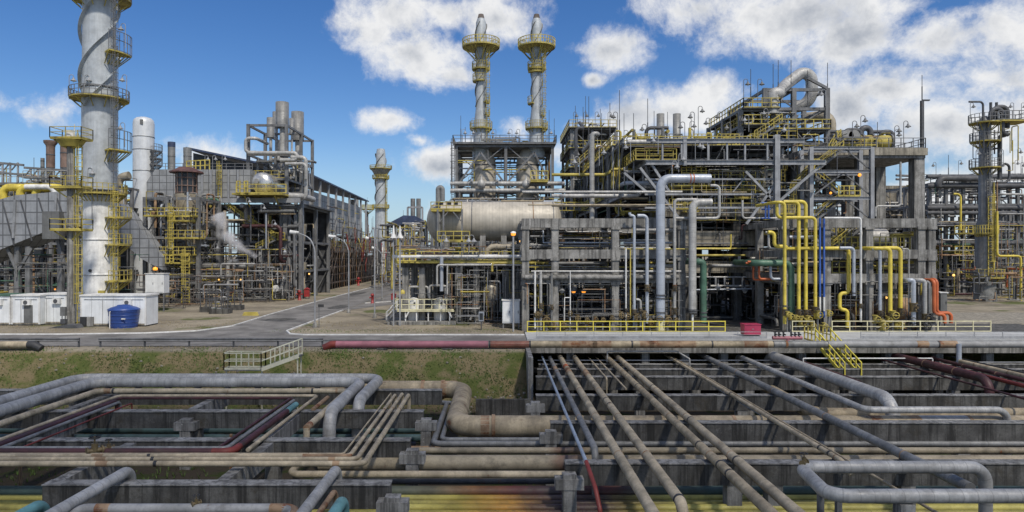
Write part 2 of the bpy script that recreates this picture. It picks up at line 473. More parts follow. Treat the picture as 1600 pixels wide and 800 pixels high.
    n1=noise(11,DW,14,.66).outputs['Fac']
    n2=noise(34,DW,10,.68).outputs['Fac']
    nn=mt('ADD',mt('MULTIPLY',mt('SUBTRACT',n1,.5),2.6),mt('MULTIPLY',mt('SUBTRACT',n2,.5),.75))
    dens=mt('ADD',base,nn)
    alpha=mt('MULTIPLY',step(dens,.0,.9),.97)
    # cloud body: sunlit billows white, the sides turned away from the sun and the thick bases grey
    off=vm('ADD',DW,(.022,-.01,.03)).outputs[0]
    up1=noise(11,off,6,.6).outputs['Fac']
    rel=mt('SUBTRACT',up1,n1)
    thick=step(dens,.7,1.9)
    big=noise(5.0,vm('ADD',D,(3.1,.4,.7)).outputs[0],6,.6).outputs['Fac']
    sh=mt('ADD',mt('MULTIPLY',rel,2.3),mt('ADD',mt('MULTIPLY',thick,.30),mt('MULTIPLY',mt('MULTIPLY',step(big,.36,.58),step(dens,.4,1.3)),.8)),clamp=True)
    mx=N.new('ShaderNodeMix'); mx.data_type='RGBA'; L.new(sh,mx.inputs[0]); mx.inputs[6].default_value=(*[CLOUD*x for x in (1,1,1.0)],1); mx.inputs[7].default_value=(*[CLOUD*x for x in (.44,.48,.55)],1)
    fin=N.new('ShaderNodeMix'); fin.data_type='RGBA'; L.new(alpha,fin.inputs[0]); L.new(low.outputs[2],fin.inputs[6]); L.new(mx.outputs[2],fin.inputs[7])
    L.new(fin.outputs[2],bg.inputs['Color'])
SKY_STRENGTH, SKY_VALUE, CLOUD, EXPO = .10, 1.18, 9.6, -.12
make_world()
sd=bpy.data.lights.new('sun','SUN'); sd.energy=3.7; sd.angle=math.radians(4); sd.color=(1,.925,.81)
so=bpy.data.objects.new('sun',sd); col.objects.link(so)
dirv=V((math.sin(SUN_AZ)*math.cos(SUN_EL), math.cos(SUN_AZ)*math.cos(SUN_EL), math.sin(SUN_EL)))
so.rotation_euler=dirv.to_track_quat('Z','Y').to_euler(); so.location=(20,-20,60)
cd=bpy.data.cameras.new('camera'); co=bpy.data.objects.new('camera',cd); col.objects.link(co); scene.camera=co
co.location=(0,0,H); co.rotation_euler=(math.radians(90),0,0); cd.sensor_width=36; cd.lens=36*F/1600; cd.shift_x=(800-CX)/1600; cd.shift_y=-(400-CY)/1600; cd.clip_end=6000; cd.clip_start=.2
vs=scene.view_settings; vs.view_transform='Standard'; vs.look='None'; vs.exposure=EXPO; vs.gamma=1; vs.use_curve_mapping=False
scene.cycles.max_bounces=6; scene.cycles.diffuse_bounces=3; scene.cycles.glossy_bounces=2; scene.cycles.transparent_max_bounces=6; scene.cycles.volume_bounces=3

# shade caster added out of view behind the camera, keeping the sun off the trench
def shade_caster():
    mb=MB(); R=random.Random(12); c=V((0,-7,0))+dirv*(360/dirv.z)
    for i in range(165):
        x=R.uniform(-150,150); y=R.uniform(-56,56); r=R.uniform(6.5,11.5)
        y*=1-.25*abs(x)/150
        n=10; pr=[(r*1.0*math.sin(a*math.pi/8),-r*.35*math.cos(a*math.pi/8) if a<4 else -r*.8*math.cos(a*math.pi/8)) for a in range(0,9)]
        mb.lathe(pr,(c.x+x,c.y+y,c.z+R.uniform(-9,9)),n)
    m=bpy.data.materials.new('shade_caster_white'); m.use_nodes=True; m.node_tree.nodes['Principled BSDF'].inputs['Base Color'].default_value=(.9,.9,.9,1); m.node_tree.nodes['Principled BSDF'].inputs['Roughness'].default_value=1
    tag(mb.build('shade_cloud',m),kind='structure')
shade_caster()
# ================================================================== THE GROUND
XT=2.6                                            # right of this the trench runs on under the road bridge
def gz(x,y):
    n=.25*math.sin(x*.7+1.3*math.sin(y*.9))*math.sin(y*1.1+x*.23)
    if x>XT: return -4.5 if y<74 else 0.0
    if y<=52.6: return -4.5+(.06*n)
    if y>=58.2: return 0.0
    t=(y-52.6)/5.6; t=t*t*(3-2*t)*.55+t*.45
    return -4.5*(1-t)+n*1.3*math.sin(math.pi*min(1,max(0,t)))
def ground():
    xs=[-3000,-900,-300,-150]+[-90+i*1.0 for i in range(92)]+[XT-.05,XT+.05]+[6,15,30,60,90,150,300,900,3000]
    ys=[-60,0,15,30,45]+[50+.45*i for i in range(20)]+[60,66,73.9,74.1,85,110,150,220,400,900,3000]
    mb=MB(); nx=len(xs)
    vs=[(x,y,gz(x,y)) for y in ys for x in xs]
    mb._add(vs,[(j*nx+i,j*nx+i+1,(j+1)*nx+i+1,(j+1)*nx+i) for j in range(len(ys)-1) for i in range(nx-1)],True)
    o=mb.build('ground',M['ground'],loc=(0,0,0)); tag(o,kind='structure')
ground()
def blades():
    mb=MB(); R=random.Random(3)
    patch=[(R.uniform(-46,2),R.uniform(52.5,58)) for _ in range(230)]
    def tuft(x,y,s):
        z=gz(x,y)-.02
        for _ in range(5):
            a=R.uniform(0,6.28); h=s*R.uniform(.5,1.1); l=h*.55
            dx,dy=math.cos(a),math.sin(a); w=.016*(1+s)
            mb._add([(x-dy*w,y+dx*w,z),(x+dy*w,y-dx*w,z),(x+dx*l,y+dy*l,z+h)],[(0,1,2)])
    for _ in range(12000):
        px,py=R.choice(patch); x=px+R.gauss(0,1.1); y=py+R.gauss(0,.6)
        if 52<y<58.3 and x<2.3: tuft(x,y,R.uniform(.08,.24))
    for _ in range(2400):
        x=R.uniform(-30,2.3); y=R.uniform(29,52.5)
        if math.sin(x*.6)+math.sin(y*.5+x*.2)>.1: tuft(x,y,R.uniform(.12,.4))
    for _ in range(900): tuft(R.uniform(-24,1.5),R.uniform(70.2,73),R.uniform(.05,.14))
    for _ in range(500): tuft(R.uniform(3,45),R.uniform(38,52),R.uniform(.15,.4))
    o=mb.build('grass',M['grass_blade']); tag(o,kind='stuff')
blades()
def rocks():
    mb=MB(); R=random.Random(9)
    for _ in range(170):
        x=R.uniform(-45,2); y=R.uniform(52.6,58.4); s=R.uniform(.04,.13); z=gz(x,y)
        p=[(s*R.uniform(.6,1.2),k) for k in (0,)]
        mb.lathe([(s,z-.02),(s*.95,z+s*.4),(s*.5,z+s*.8)],(x,y,0),5,smooth=False)
    for _ in range(130):       # white spill of rubble below the rusty pipe
        x=R.gauss(XW(780,51),1.3); y=R.gauss(53.6,.5); s=R.uniform(.05,.16); z=gz(x,y)
        if x<2.2: mb.lathe([(s,z-.02),(s*.95,z+s*.4),(s*.5,z+s*.8)],(x,y,0),5,smooth=False)
    o=mb.build('rubble',M['concrete_tan']); tag(o,kind='stuff')
rocks()
# road along the trench, side road into the plant, kerbs
def sheet(name,poly,z,m,kind='structure'):
    mb=MB(); mb._add([(x,y,z) for x,y in poly],[tuple(range(len(poly)))])
    o=mb.build(name,m,loc=(0,0,0)); tag(o,kind=kind); return o
sheet('road',[(-160,59.6),(2.6,59.6),(2.6,67.6),(-19.5,67.6),(-21.2,68.6),(-22.2,71.0),(-22.4,97),(-22.0,300),(-31,300),(-31,125),(-30.4,92),(-29.6,76),(-31.5,71),(-36,69.0),(-44,68),(-160,67.4)],.03,M['asphalt'])
sheet('side_road',[(-22.3,97.5),(-16,112),(40,117),(40,124),(-14,123),(-22,140)],.026,M['asphalt'])
sheet('yard_paving',[(2.6,74.3),(60,74.3),(60,150),(2.6,150)],.012,M['concrete_dark'])
sheet('yard_road',[(45,79),(140,79),(140,92),(45,95)],.02,M['concrete_tan'])
def kerb(label,pts,w=.18,h=.14):
    mb=MB()
    for a,b in zip(pts,pts[1:]): mb.bar((*a,h/2),(*b,h/2),w,h)
    o=mb.build('kerb',M['white_paint']); tag(o,kind='structure')
kerb('',[(-160,67.5),(-44,68.1),(-36,69.1),(-31.5,71.1),(-29.7,76),(-30.5,92),(-31.1,125),(-31.1,200)])
kerb('',[(2.5,67.7),(-19.4,67.7),(-21,68.5),(-22.1,71),(-22.3,90),(-22.3,97.4)])
kerb('',[(-22,112),(-16,118),(-14.5,123)])
# road bridge over the trench: deck, fascia; pale walkway; back wall
mb=MB(); mb.box(XT,140,59.4,63.4,-.55,.03)
tag(mb.build('bridge_road',M['concrete']),kind='structure')
mb=MB(); mb.box(XT,140,63.6,69.3,-.4,.16)
tag(mb.build('walkway',M['walkway']),kind='structure')
mb=MB(); mb.box(XT+.02,140,69.5,74.2,-.5,.02)
tag(mb.build('rack_apron',M['concrete_dark']),kind='structure')
mb=MB(); mb.box(XT-.35,XT,52.4,59.3,-4.6,.1)
tag(mb.build('retaining_wall',M['concrete']),'concrete retaining wall ending the grass slope beside the trench','retaining wall')
mb=MB()
for px in (893,1013,1076,1138,1262,1330,1400,1480,1560): mb.box(XW(px,59)-.32,XW(px,59)+.32,59.0,59.8,-4.5,-.5)
g=Thing('bridge_support','row of square concrete piers under the road bridge with dark openings between','bridge supports',(15,59.4,-4.5))
for px in (893,1013,1076,1138,1262,1330,1400,1480,1560):
    mb=MB(); mb.box(XW(px,59)-.32,XW(px,59)+.32,60.0,60.7,-4.5,-.52); g.add('pier',mb,M['concrete'])
mb=MB(); mb.box(3,60,60.1,60.6,-2.4,-2.0); g.add('tie_beam',mb,M['concrete_dark'])

# ================================================================== CONCRETE SLEEPERS OF THE TRENCH
ZT=-1.3
def sleeper(label,x0,x1,Y,posts,ends=(),zt=ZT,h=.95,w=.55):
    t=Thing('concrete_sleeper',label,'pipe sleeper',((x0+x1)/2,Y,-4.5))
    mb=MB(); mb.box(x0,x1,Y,Y+w,zt-h,zt); t.add('crossbeam',mb,M['concrete_dark'])
    mb=MB(); mb.box(x0-.02,x1+.02,Y-.05,Y+w+.05,zt+.003,zt+.05); t.add('bearing_strip',mb,M['concrete'])
    for x in posts:
        mb=MB(); mb.box(x-.33,x+.33,Y+.04,Y+w+.12,-4.6,zt-h-.003); t.add('post',mb,M['concrete'])
    for x in ends:
        mb=MB(); mb.box(x-.3,x+.3,Y-.62,Y-.1,-4.6,zt-.28); t.add('post',mb,M['concrete'])
        mb=MB(); mb.box(x-.62,x+.62,Y-.66,Y-.02,zt-h+.02,zt-.46); t.add('post_head',mb,M['concrete'])
# right hand field
sleeper('dark concrete sleeper nearest the camera at right, under the grey pipe loop',XW(884,30.3),45,30.3,[XW(1145,30.6),XW(1414,30.6),XW(1278,30.6)-2,38],[XW(888,30.3)])
sleeper('long stained concrete sleeper just in front of the big rusty tan pipe',XW(861,37.6),52,37.6,[XW(1074,38),XW(1500,38),44],[XW(860,37.6)])
sleeper('concrete sleeper just behind the big rusty tan pipe, under the fattest grey elbow',XW(838,44.9),60,44.9,[XW(1160,45),XW(1450,45),XW(1310,45)],[XW(836,44.9)])
sleeper('dark concrete sleeper fourth back on the right, between two others near the bridge',XW(838,51.7),66,51.7,[XW(1000,52),XW(1170,52),XW(1330,52),XW(1490,52)])
sleeper('dark concrete sleeper second from the road bridge',XW(840,55.4),70,55.4,[XW(1085,56),XW(1300,56)],zt=-1.35)
sleeper('dark concrete sleeper right beside the road bridge',XW(842,58.2),70,58.2,[XW(960,58),XW(1200,58)],zt=-1.4,h=.6)
# left hand field
sleeper('concrete sleeper with two teal pipes passing under it at left',-45,XW(661,40.3),40.3,[XW(310,41),XW(108,41),-38],[XW(667,40.3),XW(296,40.3)])
sleeper('concrete sleeper under the near ends of the four-pipe tan bundle',-45,XW(640,34),34.0,[XW(428,34.4),-30],[XW(646,34)])
sleeper('nearest concrete sleeper on the left, grassy trench floor behind it',XW(66,27.5),XW(609,27.5),27.5,[XW(240,27.8)],[XW(616,27.5)])
sleeper('far concrete sleeper hidden behind the big grey elbows on the left',-50,XW(690,46.6),46.6,[XW(340,47),XW(120,47),XW(560,47)])
def side_beam(label,x,y0,y1,w=.5,h=.85,zt=ZT-.04):
    mb=MB(); mb.box(x-w/2,x+w/2,y0,y1,zt-h,zt)
    o=mb.build('concrete_side_beam',M['concrete']); tag(o,label,'side beam')
side_beam('pale topped concrete side beam leading back from the nearest left sleeper at its left end',XW(78,27.8),28.1,33.95)
side_beam('pale topped concrete side beam leading back from the nearest left sleeper at its middle',XW(340,27.8),28.1,33.95)
side_beam('concrete side beam leading back from the teal pipes to the left grey pipes',XW(296,41),40.9,46.55)
side_beam('concrete side beam between the left sleepers beside the maroon elbow',XW(408,34.2),34.6,40.25)
side_beam('concrete side beam at the far left edge of the trench',XW(20,34.4),34.6,40.25)
side_beam('concrete side beam under the big grey pipes at far left',XW(100,41),40.9,46.55)
# low concrete walls on the trench floor behind the rusty bend
mb=MB(); mb.box(XW(742,50),XW(832,50),51.9,52.2,-4.6,-3.0); tag(mb.build('low_wall',M['concrete_dark']),'low dark concrete wall at the foot of the grass slope','low wall')

# ================================================================== FOREGROUND PIPES
def flange(parent,p,d,r,m='pipe_rust',t=.09):
    p=V(p); d=V(d).normalized()
    mb=MB(); mb.tube([p-d*t,p+d*t],r*1.2,18,cap=True); mb.build('flange',M[m],parent)
def band(parent,p,d,r,m='black_iron',t=.07):
    p=V(p); d=V(d).normalized()
    mb=MB(); mb.tube([p-d*t,p+d*t],r*1.04,16); mb.build('pipe_band',M[m],parent)
def patch(parent,p,d,r,L,m='pipe_rust'):
    p=V(p); d=V(d).normalized()
    mb=MB(); mb.tube([p-d*L/2,p+d*L/2],r*1.012,18); mb.build('rusty_section',M[m],parent)
def valve(parent,p,s=.3,up=(0,0,1),m='brass_valve',wheel='black_iron'):
    p=V(p); u=V(up).normalized()
    mb=MB(); mb.tube([p-u*s*.1,p+u*s*1.0],s*.42,8); mb.tube([p+u*s*.9,p+u*s*1.9],s*.12,6)
    a=u.orthogonal().normalized(); b=u.cross(a)
    mb.tube([p-a*s*1.0,p-a*s*.8],s*.62,8); mb.tube([p+a*s*.8,p+a*s*1.0],s*.62,8); mb.tube([p-a*s*.8,p+a*s*.8],s*.36,8)
    v=mb.build('valve',M[m],parent)
    mb=MB(); c=p+u*s*1.75
    mb.tube([c+(a*math.cos(t*.785)+b*math.sin(t*.785))*s*.7 for t in range(9)],s*.09,5,R=.01)
    mb.bar(c-a*s*.7,c+a*s*.7,s*.1); mb.bar(c-b*s*.7,c+b*s*.7,s*.1)
    mb.build('handwheel',M[wheel],v)
def pipe(name,label,pts,d,m,n=None,R=None,cat='pipe',group=None,shoes=None,seg=7):
    r=d/2; mb=MB(); n=n or (24 if d>.5 else 16 if d>.25 else 10)
    mb.tube(pts,r,n,R if R else 1.5*d,seg)
    o=mb.build(name,M[m]); tag(o,label,cat,group)
    if shoes:
        a,b=pts[shoes[0]],pts[shoes[0]+1]
        k=shoes[1]
        for i in range(k):
            p=a+(b-a)*((i+.5)/k)
            mb=MB(); mb.cbox((p.x,p.y,p.z-r-.06),.25 if abs((b-a).y)<.1 else d*.55,.25 if abs((b-a).y)>.1 else d*.55,.16); mb.build('pipe_shoe',M['steel_dark'],o)
    return o
def zz(d): return ZT+.1+d/2
def depth_rusts(o,p,d,r,spots):
    for py,L,m in spots:
        Y=(H-p.z)*F/(py-CY); patch(o,(p.x,Y,p.z),(0,1,0),r,L,m)
def depth_bands(o,p,r,pys):
    for py in pys:
        Y=(H-p.z)*F/(py-CY); band(o,(p.x,Y,p.z),(0,1,0),r)
# --- upper layer, left: bent from depth to lateral and back
def U(name,label,d,m,c1,x2,py3,z=None,drop=None,pre=16,dx=0):
    z=zz(d) if z is None else z
    A=S(c1[0],c1[1],z)
    mv=[('x',x2),('d',py3)]
    if drop is not None: mv.append(('Z',drop))
    pts=route(A,*mv,pre=('Y',pre)); return pipe(name,label,pts,d,m,seg=9),pts
o,p=U('cladded_pipe','fat light grey clad pipe bending twice, its front elbow dropping beside the tan pipes',.72,'clad',(146,597,),566,645,drop=-4.0); 
for k in range(9): 
    q=p[1]+(p[2]-p[1])*((k+.5)/9); mb=MB(); mb.cbox((q.x,q.y,q.z-.42),.3,.45,.14); mb.build('pipe_shoe',M['steel_dark'],o)
o,p=U('cladded_pipe','fat light grey clad pipe behind its twin, its elbow standing farther right',.72,'clad',(124,591.5),594,628,drop=-4.0)
o,p=U('tan_pipe','grey and tan pipe with a rusty elbow, in front of the two fat grey pipes',.36,'pipe_sand',(152,611),543,668,drop=None)
pa=p[-1]; pipe_pts=route(pa,('m',(0,-.1,0)),('Z',-2.5),('Y',32.6),('X',40))
pipe('tan_pipe','sand coloured pipe dropping by a rusty elbow and running right along the trench',route(S(479,668,p[-1].z),('Z',-2.52),('Y',32.7),('X',46)),.34,'pipe_sand')
patch(o,p[-1]+V((0,.25,0)),(0,1,0),.18,.7); patch(o,p[1]+V((.4,0,0)),(1,0,0),.18,1.1); band(o,p[1]+V((1.1,0,0)),(1,0,0),.18); band(o,p[2]+V((-2.3,0,0)),(1,0,0),.18); band(o,p[2]+V((-.7,0,0)),(1,0,0),.18,'pipe_rust')
o,p=U('thin_tan_pipe','thin tan pipe in front of the grey pipes, ending in a run towards the camera',.2,'pipe_sand',(186,618.5),496,703,z=-1.12)
o,p=U('maroon_pipe','thin maroon pipe under the thin tan pipe, slanting to the left edge',.17,'pipe_maroon',(187,622),458,624,z=-1.16)
pipe('maroon_pipe','thin maroon pipe beside the light grey one, sloping down to the long maroon pipe',route(S(452,624,-1.16),('d',705)),.17,'pipe_maroon')
def left_diag(name,label,px,py,d,m,z,bands=()):
    A=S(px,py,z); pts=route(A,('Y',16),pre=('Z',-2.2)); o=pipe(name,label,pts,d,m); depth_bands(o,A,d/2,bands); return o
left_diag('grey_pipe','thin light grey pipe slanting to the left edge below the maroon one',188,628,.19,'clad_dull',-1.14)
left_diag('maroon_pipe','very thin dark red conduit lowest of the pipes slanting to the left edge',206,630,.09,'pipe_red',-1.2)
o=left_diag('maroon_pipe','wide maroon pipe slanting to the left edge between tan and grey pipes',183,626,.26,'pipe_maroon',-1.2)
# laterals running off to the left
A=S(460,634,-1.12); pts=route(A,('d',706),('X',-46)); o=pipe('maroon_pipe','long maroon pipe along the left with a red elbow and a teal far end',pts,.34,'pipe_maroon')
mb=MB(); mb.tube([A+V((0,-1.5,0)),A+V((0,.3,0))],.178,16); mb.build('teal_end',M['pipe_cyan'],o)
q=pts[1]; mb=MB(); mb.tube([q+V((0,.9,0)),q,q+V((-.9,0,0))],.176,16,R=.5,seg=8); mb.build('red_elbow',M['pipe_red'],o)
valve(o,S(148,704,-.98),.34); valve(o,S(170,700,-.98),.22)
pts=route(S(459,626,-1.02),('d',700.5),('X',-46)); pipe('grey_pipe','slim light grey pipe bending to run along the top of the long maroon pipe',pts,.2,'clad_dull')
tb=[((611,614),536,709,.09,'thinnest of the tan pipe bundle, on its left side, with small rusty brackets'),((618,616),549,712.5,.2,'second tan pipe of the four-pipe bundle, counted from the left'),((629,614.5),561,717.5,.22,'third tan pipe of the four-pipe bundle, counted from the left'),((639,616),576,724.5,.25,'outermost tan pipe of the four-pipe bundle, on its right side')]
for (a,b),x2,y2,d,l in tb:
    A=S(a,b,-1.1+d*.3); pts=route(A,('d',y2),('X',-44),pre=('Z',-2.0)); o=pipe('tan_pipe',l,pts,d,'pipe_sand')
    if d>.1:
        band(o,pts[2]+V((-9,0,0)),(1,0,0),d/2); patch(o,pts[2]+V((-11.3,0,0)),(1,0,0),d/2,.5); band(o,pts[1]+V((0,-4.5,0)),(0,1,0),d/2,'pipe_rust')
        patch(o,pts[2]+V((-.2-4*d,0,0)),(1,0,0),d/2,2.2 if d<.21 else .3)
mb=MB()
A=S(533,700,-.95)
o=pipe('rusty_stub','short rusty brown pipe stub lying behind the bends of the grey pipes',route(S(512,621,-1.2),('d',640)),.26,'pipe_rust')
# --- lower layer along the trench
zB=-2.72
def lat(name,label,py,Y,d,m,x0=-50,x1=60,**k):
    z=ZW(py,Y); return pipe(name,label,[V((x0,Y,z)),V((x1,Y,z))],d,m,**k)
# the big zig-zag
A=W(606,607,50.6); d=1.26
pts=[V((XW(480,50.6),50.6,-1.98)),V((-2.6,50.6,-1.98)),V((-2.6,40.1,-2.08)),V((62,40.1,-2.08))]
o=pipe('rusty_pipe','very large rusty tan pipe with a zig-zag bend, running to the right edge',pts,d,'pipe_tan',n=32,R=1.35,seg=10)
for px,L in ((661,0),(692,0)):
    flange(o,(XW(px,50.6),50.6,-1.98),(1,0,0),d/2*.93,'pipe_rust',.12)
patch(o,(XW(704,50.6),50.6,-1.98),(1,0,0),d/2,1.0); flange(o,(XW(771,40.1),40.1,-2.08),(1,0,0),d/2*.93,'pipe_rust',.1); patch(o,(XW(758,40.1),40.1,-2.08),(1,0,0),d/2,.5)
patch(o,(-2.6,42.3,-2.07),(0,1,0),d/2,.25)
for px in (1145,1360,1432,1512): band(o,(XW(px,40.1),40.1,-2.08),(1,0,0),d/2,'pipe_rust',.1)
for a,b in ((1362,1375),(1418,1430)): patch(o,(XW((a+b)/2,40.1),40.1,-2.08),(1,0,0),d/2,(b-a)*40/F)
mb=MB(); mb.tube([(XW(1430,40.1),40.1,-2.08),(XW(1512,40.1),40.1,-2.08)],d/2*1.006,24); mb.build('silver_section',M['clad'],o)
# pair with an offset
for (x1,y1,y2,d,l) in ((699,629,693.5,.33,'front of the two grey pipes that jog towards the camera beside the rusty bend'),(708,629,687,.27,'rear of the two grey pipes that jog towards the camera beside the rusty bend')):
    A=S(x1,y1,-2.42); pts=[V((-48,A.y,A.z))]+route(A,('d',y2),('X',60)); o=pipe('grey_pipe',l,pts,d,'clad_dull',R=.5)
lat('tan_pipe','slim tan pipe lying behind the thick one in the open trench',704,35.7,.34,'pipe_tan_stained',x0=-9)
o=lat('tan_pipe','thick tan pipe in the open trench with purple stains near the thin blue pipe',723.5,34.2,.78,'pipe_tan_stained',x0=-9,n=26)
for a,b,m in ((1094,1102,'white_paint'),):
    mb=MB(); mb.tube([(XW(a,34.2),34.2,ZW(723.5,34.2)),(XW(b,34.2),34.2,ZW(723.5,34.2))],.392,24); mb.build('stained_section',M['pipe_rust'] if m!='white_paint' else M['pipe_sand'],o)
o=lat('teal_pipe','dark teal and rust pipe along the trench floor behind the yellow ones',768,32.1,.52,'pipe_teal_stained')
for i,(py,Y,l) in enumerate(((779,31.6,'farthest of the four yellow pipes on the trench floor'),(786.5,31.05,'second farthest of the four yellow pipes on the trench floor'),(794,30.45,'third of the four yellow pipes on the trench floor, counted from the farthest'),(802,29.9,'nearest of the four yellow pipes on the trench floor'))):
    o=lat('yellow_pipe',l,py,Y,(.34,.28,.36,.28)[i],'pipe_olive_stained_dull' if i%2 else 'pipe_olive_stained')
lat('teal_pipe','upper dark teal pipe under the left sleeper',672,44.4,.45,'pipe_teal',x1=XW(664,44.4))
lat('teal_pipe','lower dark teal pipe under the left sleeper',684.5,42.6,.48,'pipe_teal',x1=XW(664,42.6))
lat('dark_pipe','black pipe low in the left trench in front of the teal ones',694,41.6,.3,'steel_dark',x1=XW(650,41.6))
lat('grey_pipe','dull grey pipe low behind the left sleeper',655,47.8,.4,'clad_dull',x1=-8)
# --- right hand upper layer, running away from the camera under the bridge
def R_(name,label,a,b,d,m,z=None,bands=(),rusts=(),tail=None,head=62.0,n=None):
    z=zz(d) if z is None else z
    A=S(a[0],a[1],z); B=S(b[0],b[1],z); x=(A.x*.35+B.x*.65)
    pts=[V((x,head,z)),V((x,B.y,z))]
    if tail: pts=route(pts[0],('Y',B.y),*tail)
    o=pipe(name,label,pts,d,m,n=n)
    depth_bands(o,V((x,0,z)),d/2,bands); depth_rusts(o,V((x,0,z)),None,d/2,rusts)
    for Ys in (30.57,37.87,45.17,51.97,55.67):
        if Ys>B.y+.4 and Ys<head and d>.2 and z>-1.3:
            mb=MB(); mb.box(x-d*.3,x+d*.3,Ys-.22,Ys+.22,-1.245,z-d/2+.02); mb.box(x-d*.55,x+d*.55,Ys-.16,Ys+.16,-1.249,-1.215); mb.build('pipe_shoe',M['steel_dark'],o)
            mb=MB(); mb.tube([V((x,Ys-.03,z)),V((x,Ys+.03,z))],d*.53,14); mb.build('clamp',M['pipe_rust'],o)
    return o,pts
o,p=R_('blue_grey_pipe','thin pale blue pipe, leftmost of the pipes from under the bridge',(847,560),(917,721),.17,'pipe_bluegrey',z=-.95)
q=p[-1]; pipe('red_pipe','thin red pipe bending down from the end of the thin blue one',[q+V((0,-.02,0)),q+V((.15,-1.8,-.55)),q+V((.25,-2.4,-1.2)),q+V((.25,-2.4,-3.4))],.19,'pipe_red')
R_('grey_pipe','grey pipe from the bridge whose near elbow drops beside the thin blue pipe',(859,558),(930,703),.33,'clad_dull',tail=(('Z',-4.4),),rusts=((577,1.6,'pipe_rust'),))
R_('tan_pipe','tan pipe with an orange rust patch near the bridge, second of the long slanting pipes',(870,558),(1040,822),.43,'pipe_sand',rusts=((581,1.9,'pipe_rust'),(574,1.0,'orange_paint')))
R_('tan_pipe','tan pipe ending in a dark banded bend at the bottom edge',(899,564),(1072,790),.42,'pipe_sand',rusts=((585,2.0,'pipe_rust'),),bands=(626,634,781),tail=(('Z',-3.5),))
R_('tan_pipe','long tan pipe with two dark bands, left of a similar pair',(945,560),(1234,822),.42,'pipe_tan',bands=(604,696,727,741))
R_('tan_pipe','long tan pipe with one dark band, right of a similar pair',(964,560),(1275,822),.42,'pipe_sand',bands=(606,657,720))
R_('sand_pipe','slim sand pipe running down right to a short banded end',(1045,556),(1312,720),.25,'pipe_sand',bands=(616,700,709),tail=(('m',(.25,-.4,-.5)),))
R_('thin_pipe','thin dark tan pipe lying close beside the slim sand pipe',(1057,558),(1490,822),.12,'pipe_tan',z=-1.12)
R_('blue_grey_pipe','short blue grey pipe below the slim sand pipe',(1118,603),(1214,662),.24,'pipe_bluegrey',z=-1.55,head=50)
R_('cladded_pipe','long grey clad pipe slanting down right under the pipe loop',(1100,558),(1520,763),.43,'clad_dull')
A=S(1158,558,-.97); 
d=.4; z=zz(d); x=XW(1352,39.6); Yc=39.6
o=pipe('cladded_pipe','grey clad pipe with stencilled marks turning right to an elbow near the right edge',[V((x,61,-2.6)),V((x,61,z)),V((x,Yc,z)),V((XW(1574,Yc),Yc,z)),V((XW(1574,Yc),Yc,-4.3))],d,'clad',R=.65)
d=.8; z=zz(d); Yc=41.2; x=XW(1396,Yc)
o=pipe('cladded_pipe','fattest grey clad pipe on the right, its elbow dropping behind the long sleeper',[V((x,60.5,-2.4)),V((x,60.5,z)),V((x,Yc,z)),V((x,Yc,-4.4))],d,'clad',R=1.25,seg=10)
o,p=R_('maroon_pipe','fat maroon pipe at right under the bridge ending in a downward elbow',(1430,565),(1548,594),.62,'pipe_maroon',tail=(('Z',-3.9),))
R_('maroon_pipe','thin maroon conduit slanting to the right edge in front of the fat maroon pipe',(1386,562),(1660,641),.15,'pipe_maroon')
R_('maroon_pipe','slim maroon pipe beyond the fat maroon one, upper of two at the right edge',(1478,562),(1700,620),.3,'pipe_maroon')
R_('maroon_pipe','slim maroon pipe beyond the fat maroon one, lower of two at the right edge',(1462,565),(1690,628),.3,'pipe_red')
R_('dark_pipe','black thin pipe above the maroon pipes at the right edge',(1512,560),(1720,612),.14,'black_iron',z=-.9)
R_('tan_pipe','rusty sand pipe with an upright elbow at the far right edge',(1533,566),(1760,630),.4,'pipe_sand',head=57.5)
R_('maroon_pipe','maroon pipe low behind the fattest grey clad pipe',(1238,558),(1338,598),.36,'pipe_maroon',z=-1.3)
R_('sand_pipe','short thin sand pipe with a bent down end, left of two near the bridge',(921,562),(949,591),.12,'pipe_sand',tail=(('Z',-2.3),))
R_('sand_pipe','short thin sand pipe near the bridge, right of two',(936,562),(978,608),.12,'pipe_sand')
pts=[V((XW(1090,60),62,-2.3)),V((XW(1204,47)-.1,46.6,-2.3)),V((XW(1275,44),43.6,-2.3)),V((62,43.4,-2.3))]
pipe('tan_pipe','thick rusty tan pipe passing low under the sleepers and turning right',[V((21.4,63,-2.28)),V((20.2,44.0,-2.28)),V((62,44.0,-2.28))],.82,'pipe_tan',R=1.2,n=22)
pipe('conduit_pipe','white thin conduit on two legs standing in front of the right bridge opening',route(W(1255,572,58),('z',560),('x',1457),('z',592)),.12,'white_paint',R=.1)
pipe('conduit_pipe','thin grey conduit running along the bridge opening to a bent right end',route(W(949,566,58.5),('z',549),('x',1058),('m',(.8,-1,-.5)),('Z',-2.2)),.14,'clad',R=.15)
for l,a,b,c,z in (('thin steel conduit hanging under the bridge edge in the middle',840,1240,563,-2.2),('thin steel conduit under the right end of the bridge',1380,1600,566,-2.3)):
    pipe('conduit_pipe',l,route(W(a,c,58.9),('x',b)),.09,'steel_light')
